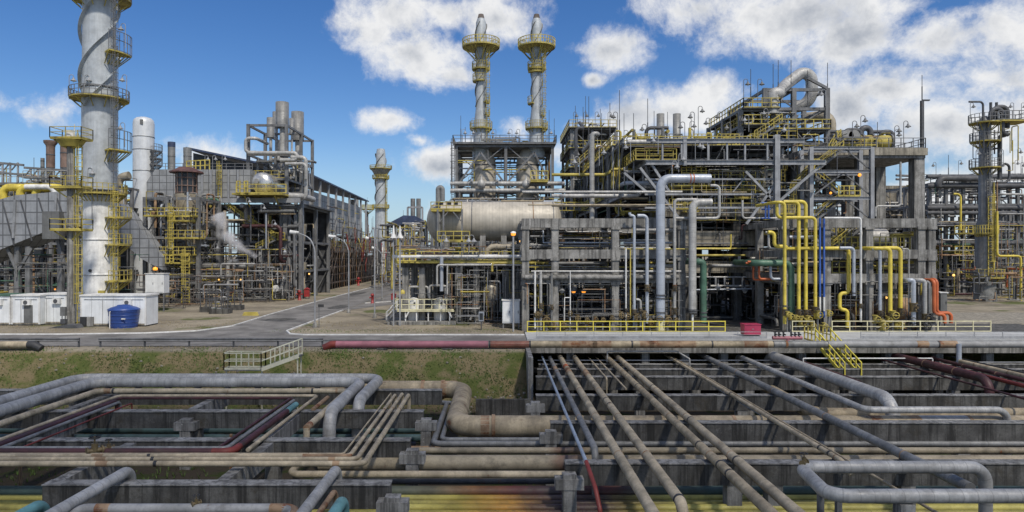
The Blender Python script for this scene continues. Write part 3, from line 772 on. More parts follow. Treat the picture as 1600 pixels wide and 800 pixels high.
# loop in front
d=.48; zz2=-.28; Ya=(H-zz2)*F/(730-CY); Yb=(H-zz2)*F/(775-CY)
xL=XW(1300,Yb)-.1
o=pipe('cladded_pipe','large grey clad pipe loop in front at right with a small valve on its corner',[V((46,Yb,zz2)),V((xL,Yb,zz2)),V((xL+.4,Ya,zz2)),V((XW(1540,Ya),Ya,zz2)),V((XW(1540,Ya),Ya,-4.4))],d,'clad',R=.62,seg=10)
valve(o,V((xL+.45,Ya-.25,zz2+.26)),.2)
for px in (1282,1310):
    mb=MB(); x=XW(px,Yb+1); mb.box(x-.09,x+.09,Yb+.9,Yb+1.1,-4.5,zz2-.25); mb.build('loop_support',M['steel'],o)
mb=MB(); x=XW(1414,Yb); mb.box(x-.25,x+.25,Yb-.2,Yb+.3,-4.5,zz2-.25); mb.build('loop_support',M['concrete'],o)
# bottom left things
def F_(label,a,d,m,near,name='cladded_pipe',drop=-2.3):
    A=S(a[0],a[1],zz(d)+.05); pts=[A+V((.55*0,0,0))]; pts=route(A,('Y',near),pre=('Z',drop)); return pipe(name,label,pts,d,m,R=.5)
F_('grey clad pipe coming towards the camera at bottom left, its elbow over grass',(204,733),.44,'clad',14)
F_('grey clad pipe with stencilled marks coming towards the camera left of the yellow pipes',(527,731),.42,'clad',14)
F_('cyan teal pipe with an elbow at the bottom edge beside the yellow pipes',(537,779),.42,'pipe_cyan',14,'teal_pipe',-3)
F_('cyan teal pipe at the bottom left corner with an elbow',(70,785),.42,'pipe_cyan',14,'teal_pipe',-3)
F_('rusty brown pipe near the bottom edge beside the grey clad pipe',(525,764),.22,'pipe_rust',14,'rusty_pipe',-3)
z=zz(.36); A=S(122,795,z); o=pipe('grey_pipe','grey pipe with two rusty elbows running along the bottom edge at left',[A+V((-.6,-.9,-1.2)),A,V((XW(462,A.y),A.y,z)),V((XW(470,A.y),A.y-4,z-.2))],.36,'pipe_grey',R=.5)
q=V((XW(462,A.y),A.y,z)); mb=MB(); mb.tube([q+V((-.9,0,0)),q,q+V((.2,-1.2,0))],.185,14,R=.5); mb.build('rusty_elbow',M['pipe_rust'],o); patch(o,A+V((.9,0,0)),(1,0,0),.18,.5); valve(o,A+V((4.2,0,.2)),.16)
for l,px,py,h in (('thin rusty post standing in the grass at the left edge',32,765,1.9),('thin rusty post standing by the left middle side beam',361,760,1.9)):
    mb=MB(); p=S(px,py,-4.4); mb.box(p.x-.06,p.x+.06,p.y-.06,p.y+.06,-4.5,-4.5+h+1.0); tag(mb.build('rusty_post',M['pipe_rust']),l,'post')
# --- the water main on the road edge
zM=.36; YM=58.2
def main_(label,a,b,m,name='water_main',d=.6,Y=YM):
    return pipe(name,label,[V((XW(a,Y),Y,zM)),V((XW(b,Y),Y,zM))],d,m)
o=main_('faded pink pipe section lying along the road edge above the grass slope',520,763,'pipe_pink')
mb=MB(); p=V((XW(520,YM),YM,zM)); mb.tube([p+V((-.75,0,-.3)),p+V((-.1,0,0)),p+V((.3,0,0))],.308,16,R=.3); mb.build('dark_red_end',M['pipe_red'],o)
for px in (598,700): mb=MB(); mb.cbox((XW(px,YM),YM,.0),.9,.5,.16); mb.build('pipe_cradle',M['concrete_dark'],o)
o=main_('weathered tan and rust pipe lying along the edge of the road bridge',765,1207,'pipe_tan')
mb=MB(); mb.tube([(XW(766,YM),YM,zM),(XW(828,YM),YM,zM)],.304,16); mb.build('red_section',M['pipe_red'],o)
for px in (765,828,987,1112): band(o,(XW(px,YM),YM,zM),(1,0,0),.3)
for px,L in ((1050,4),(905,3),(940,1.6),(1010,1.2),(1180,2)): patch(o,(XW(px,YM),YM,zM),(1,0,0),.3,L)
o=main_('blue grey stretch of the pipe on the bridge edge behind the yellow stairs',1208,1292,'clad_dull'); flange(o,(XW(1228,YM),YM,zM),(1,0,0),.28)
o=main_('grey pipe stretch on the bridge edge right of the yellow stairs with a rusty joint',1293,1466,'pipe_grey'); patch(o,(XW(1440,YM),YM,zM),(1,0,0),.3,1.0); band(o,(XW(1465,YM),YM,zM),(1,0,0),.3)
o=main_('rusty then grey pipe stretch on the bridge edge at the right end',1467,1800,'pipe_grey'); patch(o,(XW(1480,YM),YM,zM),(1,0,0),.3,1.5)
mb=MB(); x=XW(1494,YM); mb.tube([(x,YM-.35,zM+.1),(x,YM-.35,-1.5)],.2,12); mb.build('drop_leg',M['clad_blue'],o)
o=main_('tan pipe at the left edge of the road with a flared dark open end',-60,50,'pipe_sand',d=.62,Y=57.9)
mb=MB(); p=V((XW(50,57.9),57.9,zM)); mb.tube([p+V((-.3,0,0)),p+V((.15,0,0)),p+V((.8,0,-.35))],.33,16,R=.4); mb.build('flared_end',M['black_iron'],o)
# guard rails
def guard(label,a,b,Y=59.0):
    t=Thing('guard_rail',label,'guard rail',(XW((a+b)/2,Y),Y,0))
    xa,xb=XW(a,Y),XW(b,Y)
    mb=MB(); mb._add([(x,Y+dy,z) for x in (xa,xb) for dy,z in ((0,.5),(-.08,.56),(0,.66),(-.08,.76),(0,.82))],[(i,i+1,i+6,i+5) for i in range(4)])
    mb._add([(x,Y+.02+dy,z) for x in (xa,xb) for dy,z in ((0,.5),(-.08,.56),(0,.66),(-.08,.76),(0,.82))],[(i,i+5,i+6,i+1) for i in range(4)])
    t.add('rail',mb,M['steel'])
    n=max(2,round((xb-xa)/4))
    for i in range(n+1):
        x=xa+.1+(xb-xa-.2)*i/n; mb=MB(); mb.box(x-.06,x+.06,Y+.03,Y+.16,-.1,.8); t.add('post',mb,M['steel_dark'])
guard('grey metal guard rail along the road at the left edge',-70,124); guard('grey metal guard rail along the road below the blue water tank',154,505)
# crossover stair at left (cream)
def stair_left():
    t=Thing('crossover_stairs','cream coloured steel stairs with railings climbing from the pipes to the road','stairs',(XW(410,52.5),52.5,-1.4))
    xa,xb,xc=XW(350,52),XW(408,52),XW(470,53.5); z0=-.75; z1=.15
    for Y in (52.0,53.0):
        pts=[V((xa,Y,z0)),V((xb,Y,z0)),V((xc,Y+.9,z1))]
        mb=MB(); mb.rail(pts[:2],1.25,.07,1.0); t.add('railing',mb,M['cream_grey'])
        mb=MB(); mb.rail(pts[1:],1.25,.07,.8); t.add('railing',mb,M['cream_grey'])
        mb=MB(); mb.bar(pts[1],pts[2],.08,.28); t.add('stringer',mb,M['cream_grey'])
    mb=MB(); mb.rail([(xa,52.0,z0),(xa,53.0,z0)],1.25,.07); t.add('railing',mb,M['cream_grey'])
    mb=MB(); mb.box(xa,xb,51.95,53.05,z0-.08,z0-.01); t.add('platform',mb,M['steel'])
    for k in range(9):
        f=k/8; x=xb+(xc-xb)*f; z=z0+(z1-z0)*f; mb=MB(); mb.box(x-.14,x+.14,52.1+.9*f,52.95+.9*f,z-.03,z); t.add('tread',mb,M['steel_dark'])
    for x,Y,z in ((xa+.1,52.2,z0),(xb,52.2,z0),(xc-.1,53.0,z1),(xc-.1,53.9,z1)):
        mb=MB(); mb.bar((x,Y,gz(x,Y)-.2),(x,Y,z),.09); t.add('leg',mb,M['cream_grey'])
stair_left()
def stair_right():
    x0=XW(1266,61)+.2; t=Thing('access_stairs','yellow steel stairs leading steeply down from the walkway into the right trench','stairs',(x0,57,-2))
    a=V((x0,60.4,.25)); b=V((x0,55.3,-1.9)); up=V((0,0,1))
    for dx in (0,1.35):
        D=V((dx,0,0)); mb=MB(); mb.bar(a+D,b+D,.09,.3); t.add('stringer',mb,M['yellow_rail'])
        mb=MB(); mb.rail([a+D,b+D],1.15,.08,.9); t.add('railing',mb,M['yellow_rail'])
        mb=MB(); mb.rail([a+D+V((0,.05,0)),a+D+V((0,2.2,0))],1.3,.09,.7); t.add('railing',mb,M['yellow'])
    for k in range(11):
        p=a+(b-a)*(k+.5)/11; mb=MB(); mb.box(p.x+.05,p.x+1.3,p.y-.13,p.y+.13,p.z-.03,p.z+.01); t.add('tread',mb,M['steel_dark'])
stair_right()
# hydrant manifold, red box, walkway rails
t=Thing('hydrant_manifold','pink pipe manifold with six black hose valves beside the red box','hydrant manifold',(XW(1230,62),62,0))
mb=MB(); mb.tube([(XW(1207,62),62,.45),(XW(1253,62),62,.45)],.17,12); mb.tube([(XW(1231,62),62,.0),(XW(1231,62),62,.45)],.14,10); t.add('header',mb,M['pipe_pink'])
for px in (1211,1217,1224,1236,1242,1248):
    x=XW(px,62); mb=MB(); mb.tube([(x,62,.5),(x,62,.95)],.08,8); mb.tube([(x-.04,62,.85),(x+.1,61.75,.75)],.07,6); mb.tube([(x-.14,62,.98),(x+.14,62,.98)],.035,6); t.add('hose_valve',mb,M['black_iron'])
t=Thing('hose_box','magenta red steel hose box on short legs beside the pink manifold','hose box',(XW(1174,66),66,.1))
x0,x1=XW(1161,66),XW(1186.5,66)
mb=MB(); mb.box(x0,x1,65.6,66.7,.3,1.25); t.add('body',mb,M['magenta_red'])
mb=MB(); mb.prism([(x0-.05,1.253),(x1+.05,1.253),(x1+.03,1.33),(x0-.03,1.33)],65.55,66.75); t.add('lid',mb,M['magenta_red'])
for x in (x0+.1,x1-.1): mb=MB(); mb.box(x-.06,x+.06,65.8,66.5,.1,.31); t.add('leg',mb,M['steel_dark'])
mb=MB(); mb.tube([(x0+.7,65.56,.85),(x0+.9,65.56,.85)],.025,6); t.add('handle',mb,M['steel_light'])
def railing(label,a,b,Y,z,m,h=1.2,step=1.7,t=.085):
    T=Thing('safety_railing',label,'railing',(XW((a+b)/2,Y),Y,z)); xa,xb=XW(a,Y),XW(b,Y)
    mb=MB()
    for k,hh in ((1,h),(.85,h*.55)): mb=MB(); mb.bar((xa,Y,z+hh),(xb,Y,z+hh),t*k); T.add('rail',mb,m)
    mb=MB(); mb.box(xa,xb,Y-.02,Y+.02,z+.02,z+.22); T.add('toe_board',mb,m)
    n=round((xb-xa)/step)
    for i in range(n+1):
        x=xa+(xb-xa)*i/n; mb=MB(); mb.box(x-t*.52,x+t*.52,Y-t*.52,Y+t*.52,z,z+h+.05); T.add('post',mb,m)
railing('bright yellow safety railing in front of the concrete pipe rack, left of the red box',824,1133,69.2,.05,M['yellow_rail'])
railing('pale yellow safety railing in front of the yellow pipes right of the stairs',1300,1548,69.4,.05,M['yellow_pale'])
railing('short pale yellow railing between the red box and the stairs',1238,1272,69.4,.05,M['yellow_pale'])
railing('low thin grey railing along the pale walkway, left of the red box',838,1198,63.9,.16,M['steel_light'],h=.62,step=2.6,t=.05)
railing('low thin grey railing along the pale walkway, right of the stairs',1345,1700,63.9,.16,M['steel_light'],h=.62,step=2.6,t=.05)
# ================================================================== PLANT HELPERS
def shrink(): return 1-random.random()*.06
def frame(T,xs,ys,zs,m,cs=.4,bs=.32,z0=0.0,ib=False,brace=0.0,skipx=False,bpart='beam',cpart='column',mb_=None,colm=None,secondary=0):
    """columns at every (x,y) from z0 to the top level, beams along x and y on each level"""
    top=max(zs)
    for x in xs:
        for y in ys:
            mb=MB(); c=cs*shrink(); 
            if ib: mb.ibeam((x,y,z0),(x,y,top),c,c)
            else: mb.bar((x,y,z0),(x,y,top),c)
            T.later(cpart,mb,colm or m)
    for z in zs:
        for y in ys:
            mb=MB(); h=bs*shrink(); 
            (mb.ibeam if ib else mb.bar)((xs[0],y,z-h/2-random.random()*.01),(xs[-1],y,z-h/2-.012),bs*.8*shrink(),h); T.later(bpart,mb,mb_ or m)
        for x in xs:
            mb=MB(); h=bs*shrink(); mb.bar((x,ys[0],z-h/2-.02),(x,ys[-1],z-h/2-.03),bs*.75*shrink(),h*.93); T.later(bpart,mb,mb_ or m)
        if secondary:
            for k in range(secondary):
                x=xs[0]+(xs[-1]-xs[0])*(k+.5)/secondary
                mb=MB(); mb.bar((x,ys[0],z-.3),(x,ys[-1],z-.31),.14,.2); T.later(bpart,mb,mb_ or m)
    if brace:
        lv=[z0]+list(zs)
        for y in ys:
            for xa,xb in zip(xs,xs[1:]):
                for za,zb in zip(lv,lv[1:]):
                    if random.random()<brace:
                        mb=MB(); 
                        a,b=((xa,y+.05,za),(xb,y+.05,zb)) if random.random()<.5 else ((xb,y+.05,za),(xa,y+.05,zb))
                        mb.bar(a,b,.16); T.later('brace',mb,m)
PAL=[('clad',20),('clad_dull',18),('steel',12),('pipe_grey',10),('yellow_steel',7),('yellow',3),('pipe_rust',6),('steel_dark',8),('pipe_tan',6),('clad_blue',5),('pipe_green',2),('pipe_maroon',2)]
PN=[a for a,b in PAL]; PW_=[b for a,b in PAL]
def clutter(T,x0,x1,y0,y1,z0,z1,n,seed,dmin=.08,dmax=.42,vert=.35,pal=None,valves=.25,part='pipe'):
    R=random.Random(seed)
    names,w=(PN,PW_) if pal is None else ([a for a,b in pal],[b for a,b in pal])
    for _ in range(n):
        d=dmin+(dmax-dmin)*R.random()**2.2
        p=V((R.uniform(x0,x1),R.uniform(y0,y1),R.uniform(z0,z1)))
        pts=[p]; last=None
        for k in range(R.choice((2,3,3,4,5))):
            ax=R.choices(('x','y','z'),(1-vert,.35,vert*1.6))[0]
            if ax==last: continue
            last=ax; q=V(pts[-1])
            if ax=='x': q.x=min(x1,max(x0,q.x+R.choice((-1,1))*R.uniform(.12,.5)*(x1-x0)))
            if ax=='y': q.y=min(y1,max(y0,q.y+R.choice((-1,1))*R.uniform(.15,.6)*(y1-y0)))
            if ax=='z': q.z=min(z1,max(z0,q.z+R.choice((-1,1))*R.uniform(.2,.7)*(z1-z0)))
            if (q-pts[-1]).length>d*2: pts.append(q)
        if len(pts)<2: continue
        mb=MB(); m=M[R.choices(names,w)[0]]
        mb.tube(pts,d/2,8,R=1.3*d,seg=3)
        if R.random()<valves:
            a,b=pts[0],pts[1]; c=a+(b-a)*R.uniform(.2,.8); dd=(b-a).normalized()
            mb.tube([c-dd*d*.9,c-dd*d*.7],d*.85,8); mb.tube([c+dd*d*.7,c+dd*d*.9],d*.85,8); mb.tube([c-dd*d*.7,c+dd*d*.7],d*.62,8)
            u=V((0,-1,0)) if abs(dd.y)<.5 else V((0,0,1)); mb.tube([c,c+u*d*1.8],d*.18,6); e=c+u*d*1.8
            mb.tube([e,e+u*.05],d*.75,8)
        T.later(part,mb,m)
def lamp(T,x,y,z,h=2.6,side=1,m='steel_light',lit=False):
    mb=MB(); mb.tube([(x,y,z),(x,y,z+h),(x+.55*side,y,z+h+.02),(x+.55*side,y,z+h-.35)],.042,6,R=.27,seg=5)
    mb.lathe([(.07,.42),(.12,.34),(.15,.22),(.34,.06),(.36,0)],(x+.55*side,y-.003,z+h-.75),10)
    T.later('lamp',mb,M[m])
    mb=MB(); mb.lathe([(.02,-.14),(.12,-.08),(.15,.0),(.12,.05)],(x+.55*side,y-.003,z+h-.77),8); T.later('bulb',mb,M['lamp_orange' if lit else 'white_paint'])
def rod(T,x,y,z,h,t=.05,m='steel_dark'):
    mb=MB(); mb.tube([(x,y,z),(x,y,z+h*.55)],t*1.35,6); mb.tube([(x,y,z+h*.55),(x,y,z+h)],t*.8,6); T.later('lightning_rod',mb,M[m])
def railing_(T,pts,m='yellow_steel',h=1.15,t=.07,step=1.5):
    mb=MB(); mb.rail(pts,h,t,step); T.later('railing',mb,M[m])
def deck(T,x0,x1,y0,y1,z,m='steel_dark',th=.14,part='deck'):
    mb=MB(); mb.box(x0,x1,y0,y1,z-th,z); T.later(part,mb,M[m])
def stairs(T,a,b,w=.9,m='yellow_steel',t=.07,axis='x'):
    a,b=V(a),V(b); D=V((0,w,0)) if axis=='x' else V((w,0,0))
    mb=MB(); mb.bar(a,b,.07,.26); mb.bar(a+D,b+D,.07,.26)
    n=max(3,int(abs(b.z-a.z)/.24))
    for k in range(n):
        p=a+(b-a)*(k+.5)/n; q=p+D; mb.bar(p,q,.24,.03)
    T.later('stairs',mb,M['steel'])
    mb=MB(); mb.rail([a,b],1.05,t,1.3); mb.rail([a+D,b+D],1.05,t,1.3); T.later('stair_railing',mb,M[m])
def ringdeck(T,c,z,ri,ro,m='yellow_steel',a0=0,a1=360,rail=True,brk=True,t=.07,h=1.15,n=32,railm=None):
    mb=MB(); k=max(6,int(n*(a1-a0)/360)); full=(a1-a0)>=359
    vs=[]
    for i in range(k+1):
        a=math.radians(a0+(a1-a0)*i/k)
        for r,zz_ in ((ri,z-.16),(ro,z-.16),(ro,z),(ri,z)): vs.append((c[0]+r*math.cos(a),c[1]+r*math.sin(a),zz_))
    fs=[]
    for i in range(k):
        for j in range(4): fs.append((i*4+j,i*4+(j+1)%4,(i+1)*4+(j+1)%4,(i+1)*4+j))
    if not full: fs+= [(3,2,1,0),(k*4,k*4+1,k*4+2,k*4+3)]
    mb._add(vs,fs)
    if brk:
        for i in range(0,k+1,max(1,k//10)):
            a=math.radians(a0+(a1-a0)*i/k); mb.bar((c[0]+ro*.96*math.cos(a),c[1]+ro*.96*math.sin(a),z-.2),(c[0]+ri*math.cos(a),c[1]+ri*math.sin(a),z-.2-(ro-ri)*.8),.1)
    T.later('platform',mb,M[m])
    if rail:
        pts=[(c[0]+ro*math.cos(math.radians(a0+(a1-a0)*i/k)),c[1]+ro*math.sin(math.radians(a0+(a1-a0)*i/k)),z) for i in range(k+1)]
        mb=MB()
        for i,p in enumerate(pts):
            mb.bar(p,(p[0],p[1],z+h+.02),t)
        for hh in (h,h*.55,.08):
            for p,q in zip(pts,pts[1:]): mb.bar((p[0],p[1],z+hh),(q[0],q[1],z+hh),t*(1 if hh>.1 else .7))
        T.later('platform_railing',mb,M[railm or m])
def strake(T,c,z0,z1,r0,r1,turns,ph,m,w=.28):
    mb=MB(); n=int(40*turns); vs=[]; 
    for i in range(n+1):
        f=i/n; a=ph+turns*2*math.pi*f; z=z0+(z1-z0)*f; r=r0+(r1-r0)*f
        ca,sa=math.cos(a),math.sin(a); t=.03; tx,ty=-sa*t,ca*t
        vs+= [(c[0]+r*.995*ca-tx,c[1]+r*.995*sa-ty,z),(c[0]+(r+w)*ca-tx,c[1]+(r+w)*sa-ty,z),(c[0]+(r+w)*ca+tx,c[1]+(r+w)*sa+ty,z),(c[0]+r*.995*ca+tx,c[1]+r*.995*sa+ty,z)]
    fs=[]
    for i in range(n):
        for j in range(4): fs.append((i*4+j,i*4+(j+1)%4,(i+1)*4+(j+1)%4,(i+1)*4+j))
    mb._add(vs,fs); T.later('helical_strake',mb,M[m])
def ring(T,c,z,r,h=.25,m='steel_dark',part='ring'):
    mb=MB(); mb.lathe([(r,z),(r*1.035,z+.01),(r*1.035,z+h),(r,z+h+.01)],(c[0],c[1],0),32); T.later(part,mb,M[m])

# ================================================================== THE BIG STACK ON THE LEFT
def big_stack():
    Y=86; x=XW(155.5,Y); c=(x,Y); T=Thing('chimney_stack','huge grey chimney with spiral fins and yellow ring platforms rising out of the photo','chimney',(x,Y,0))
    pr=lambda px: px*Y/F/2/1.16
    zt=50
    mb=MB(); mb.lathe([(pr(57),0),(pr(57),ZW(376,Y)),(pr(56),ZW(375,Y)),(pr(56),ZW(310,Y))],(x,Y,0),48); T.later('lower_shell',mb,M['white_paint'])
    mb=MB(); mb.lathe([(pr(56),ZW(310,Y)+.01),(pr(57),ZW(160,Y)),(pr(54),ZW(60,Y)),(pr(54),zt),(pr(40),zt+3)],(x,Y,0),48); T.later('upper_shell',mb,M['clad_stack'])
    for py,m in ((300,'steel_dark'),(306,'steel'),(376,'white_paint'),(140,'steel'),(430,'white_paint')): ring(T,c,ZW(py,Y),pr(57),.22,m,'stiffening_ring')
    mb=MB()
    for i in range(40): a=i*math.pi/20; mb.cbox((x+pr(59)*math.cos(a),Y+pr(59)*math.sin(a),ZW(302,Y)),.16,.16,.7)
    T.later('bolt_flange',mb,M['black_iron'])
    for ph in (0.2,2.3,4.4): strake(T,c,ZW(170,Y),zt,pr(57),pr(54),1.35,ph,'clad_stack',.42)
    r=pr(57)
    for py,a0,a1,ro in ((155,-180,180,r+1.35),(303,-110,60,r+1.1),(-2,-180,180,r+1.6)):
        ringdeck(T,c,ZW(py,Y),r*1.03,ro,'yellow_steel',a0,a1,railm='yellow_steel' if py>200 else 'steel')
    for py in (85,236,382,340,438):
        ringdeck(T,c,ZW(py,Y),r*1.02,r+1.65,'yellow_steel',-44,18,railm='yellow' if py>300 else 'steel',h=1.3 if py>300 else 2.4)
    lx=x+r+.9
    mb=MB(); mb.ladder(lx,Y-1.5,0.2,ZW(300,Y),t=.07); T.later('ladder',mb,M['yellow'])
    mb=MB(); mb.ladder(lx,Y-1.5,ZW(300,Y),zt-2,t=.06); T.later('ladder',mb,M['steel'])
    for px,py,s in ((108,155,1),(132,155,1),(198,155,-1),(196,75,-1),(195,230,-1),(137,300,1)):
        lamp(T,XW(px,Y-2),Y-2,ZW(py,Y-2),3.0,s)
    mb=MB(); mb.box(XW(153,84),XW(162,84),Y-r-.03,Y-r+.3,ZW(458,84),ZW(454,84)); T.later('name_plate',mb,M['yellow'])
    mb=MB(); mb.lathe([(.01,0),(.22,0.01),(.22,.25)],(Y-r-.12,XW(141,84),ZW(423,84)),16,axis='z') if False else mb.tube([(XW(141,84),Y-r-.1,ZW(423,84)),(XW(141,84),Y-r+.6,ZW(423,84))],.2,14); T.later('port',mb,M['black_iron'])
    mb=MB(); mb.tube([(x+.3,Y-r-.1,ZW(310,Y)),(x+.3,Y-r-.1,ZW(350,Y))],.05,6); T.later('cable',mb,M['steel_light'])
    # pale weathered streak of efflorescence below the flange
    # foundation
    mb=MB(); mb.lathe([(r+1.0,-.2),(r+1.0,.5),(r+.9,.55)],(x,Y,0),24); T.later('foundation',mb,M['concrete'])
    T.flush()
big_stack()
def pillar_platform():
    Y=77; x=XW(111,Y); T=Thing('platform_pillar','round concrete pillar with three yellow platforms and a yellow ladder, left of the huge chimney','pillar',(x,Y,0))
    mb=MB(); mb.tube([(x,Y,0),(x,Y,ZW(218,Y))],.42,16); T.later('shaft',mb,M['concrete'])
    for py,a in ((217,1.75),(293,1.75),(359,1.75)):
        mb=MB(); z=ZW(py,Y); mb.box(x-a,x+a,Y-1.0,Y+1.2,z-.15,z); T.later('platform',mb,M['yellow_steel'])
        for s in (-1,1): mb=MB(); mb.bar((x+s*a*.9,Y-.5,z-.17),(x+s*.3,Y-.3,z-1.1),.12); T.later('bracket',mb,M['yellow_steel'])
        railing_(T,[(x-a,Y-1,z),(x+a,Y-1,z),(x+a,Y+1.2,z),(x-a,Y+1.2,z),(x-a,Y-1,z)],'yellow' if py>300 else 'yellow_steel',h=1.2)
    mb=MB(); mb.lathe([(1.0,-.9),(1.5,-.15)],(x,Y,ZW(217,Y)-.02),16); T.later('cone_bracket',mb,M['yellow_steel'])
    mb=MB(); mb.ladder(x+.85,Y+.2,.1,ZW(217,Y),t=.08); T.later('ladder',mb,M['yellow'])
    mb=MB(); mb.tube([(x+.4,Y,ZW(217,Y)),(x+.4,Y,ZW(194,Y))],.05,6); mb.tube([(x-.1,Y,ZW(217,Y)),(x-.1,Y,ZW(205,Y))],.5,10); T.later('beacon',mb,M['white_paint'])
    T.flush()
pillar_platform()
# sheds, blue tank
def shed(label,pa,pb,pt,Y,dep,m='white_panel',roof='white_paint',door=False,extra=None):
    xa,xb=XW(pa,Y),XW(pb,Y); h=ZW(pt,Y); T=Thing('equipment_shed',label,'shed',((xa+xb)/2,Y,0))
    mb=MB(); mb.box(xa,xb,Y,Y+dep,.15,h-.12); T.later('body',mb,M[m])
    mb=MB(); mb.box(xa-.1,xb+.1,Y-.12,Y+dep+.1,h-.117,h+.04); T.later('roof',mb,M[roof])
    for x in (xa+.06,xb-.06): mb=MB(); mb.box(x-.08,x+.08,Y-.02,Y+.1,.15,h-.13); T.later('corner_trim',mb,M['white_paint'])
    mb=MB(); mb.box(xa+.1,xb-.1,Y+.05,Y+dep-.05,-.1,.147); T.later('base',mb,M['concrete_dark'])
    if door:
        x=xa+(xb-xa)*door; mb=MB(); mb.box(x-.5,x+.5,Y-.03,Y+.02,.3,2.3); T.later('door',mb,M['clad_dull'])
    n=int((xb-xa)/1.2)
    for i in range(1,n):
        x=xa+(xb-xa)*i/n; mb=MB(); mb.box(x-.012,x+.012,Y-.012,Y+.01,.3,h-.2); T.later('panel_joint',mb,M['steel_light'])
    if extra: extra(T,xa,xb,Y,h)
    T.flush(); return T
def ex1(T,xa,xb,Y,h):
    mb=MB(); mb.box(xa+.1,xa+.75,Y-.3,Y-.03,.05,1.1); T.later('vent_box',mb,M['black_iron'])
    mb=MB(); mb.box(xa+.85,xa+1.5,Y-.3,Y-.03,.05,1.1); T.later('vent_box',mb,M['concrete'])
shed('long white equipment shed beside the blue water tank at the foot of the huge chimney',126,228,461,76,2.7,extra=ex1)
shed('white shed with a faint door, second from the left edge',18,62,461,77,3.0,door=.6)
shed('white shed just left of the concrete pillar with yellow platforms',63,104,459,78,3.2)
shed('white shed with a green roof edge, cut off by the left edge of the photo',-24,16,461,77,3.4,roof='pipe_green')
def blue_tank():
    Y=75.3; x=XW(193.5,Y); T=Thing('water_tank','blue plastic water tank with a domed lid in front of the white shed','water tank',(x,Y,0))
    r0,r1=XW(780+19,Y),XW(780+22.3,Y); h=ZW(484,Y)
    mb=MB(); mb.lathe([(r0,.0),(r0*1.02,.3),(r1*.98,h-.1),(r1,h)],(x,Y,0),40)
    for k in range(5): mb.lathe([(r0+(r1-r0)*(k+.5)/5+.0,h*(k+.5)/5),(r0+(r1-r0)*(k+.5)/5+.04,h*(k+.5)/5+.04),(r0+(r1-r0)*(k+.5)/5,h*(k+.5)/5+.08)],(x,Y,0),40)
    T.later('body',mb,M['blue_tank'])
    mb=MB(); mb.lathe([(r1*1.03,h+.003),(r1*1.03,h+.1),(r1*.8,h+.3),(r1*.45,h+.45),(r1*.4,h+.55),(.02,h+.6)],(x,Y,0),40); T.later('lid',mb,M['blue_tank'])
    mb=MB(); mb.tube([(x-.65,Y-r0-.25,0),(x-.65,Y-r0-.25,h*.95),(x-.65,Y-r0+.2,h*.95)],.05,8,R=.1); T.later('fill_pipe',mb,M['white_paint'])
    a=math.radians(-68); mb=MB(); mb.cbox((x+.75,Y-r1*.93,h*.55),.42,.08,.14); T.later('maker_plate',mb,M['white_paint'])
    T.flush()
blue_tank()
# ================================================================== WHITE TANK TOWER, FAR LEFT UNIT
def white_vessel():
    Y=125; x=XW(224.5,Y); r=17.2*Y/F/1.12; T=Thing('tall_vessel','tall smooth pale vessel with a domed top, right of the huge chimney','vessel',(x,Y,0))
    zt=ZW(183,Y)
    mb=MB(); mb.lathe([(r,0),(r,zt-1.2),(r*.93,zt-.6),(r*.7,zt-.2),(r*.35,zt-.03),(.02,zt)],(x,Y,0),40); T.later('shell',mb,M['clad_white'])
    for py in (268,235,215): ring(T,(x,Y),ZW(py,Y),r,.1,'clad_dull','weld_ring')
    mb=MB(); mb.tube([(x+.2,Y-.4,zt-.2),(x+.2,Y-.4,zt-.9)],.25,8); mb.cbox((x+.5,Y-r*.9,zt-1.2),.5,.4,.9); T.later('top_nozzle',mb,M['clad_dull'])
    for py in (236,248,258): ringdeck(T,(x,Y),ZW(py,Y),r*1.02,r+1.3,'steel',-30,20)
    mb=MB(); mb.ladder(x+r+.5,Y-.8,0,ZW(235,Y),t=.07); T.later('ladder',mb,M['steel'])
    p=[V((XW(207,Y),Y-1,ZW(275,Y))),V((XW(190,Y),Y-1,ZW(279,Y))),V((XW(190,Y),Y-1,ZW(296,Y))),V((XW(196,Y),Y-1,ZW(302,Y))),V((XW(196,Y),Y-1,ZW(330,Y)))]
    mb=MB(); mb.tube(p,.75,12,R=1.6); T.later('side_pipe',mb,M['clad_tan'])
    T.flush()
white_vessel()
def duct(label,poly_px,Y,dep,name='flue_duct',m='panel_grey'):
    T=Thing(name,label,'duct',(XW(poly_px[0][0],Y),Y,ZW(poly_px[0][1],Y)))
    poly=[(XW(a,Y),ZW(b,Y)) for a,b in poly_px]
    mb=MB(); mb.prism(poly,Y,Y+dep); T.later('casing',mb,M[m]); return T
T=duct('grey panelled flue duct slanting up from the left edge to the huge chimney',[(-70,330),(24,305),(132,296),(132,352),(70,362),(-5,392),(-70,420)],90,6)
for px in (24,-20,88):
    Y=89.9; mb=MB(); mb.bar((XW(px,Y),Y,ZW(312 if px<60 else 302,Y)),(XW(px-3,Y),Y,ZW(372,Y)),.28); T.later('stiffener',mb,M['steel_light'])
for k in range(7):
    Y=89.93; a=-60+k*28; mb=MB(); mb.bar((XW(a+8,Y),Y,ZW(322-k*3.2,Y)),(XW(a+26,Y),Y,ZW(400-k*8 if k<5 else 358,Y)),.13,.1); T.later('stiffener',mb,M['steel_dark'])
for px in (28,45,95,120): Y=91; mb=MB(); mb.bar((XW(px,Y),Y,0),(XW(px,Y),Y,ZW(385 if px<60 else 355,Y)),.6); T.later('support_leg',mb,M['steel'])
for a,b in ((28,12),(28,50),(100,86),(104,122)): Y=90.7; mb=MB(); mb.bar((XW(28 if a==28 else 104,Y),Y,ZW(425,Y)),(XW(b,Y),Y,ZW(388 if b<60 else 358,Y)),.35); T.later('support_brace',mb,M['steel'])
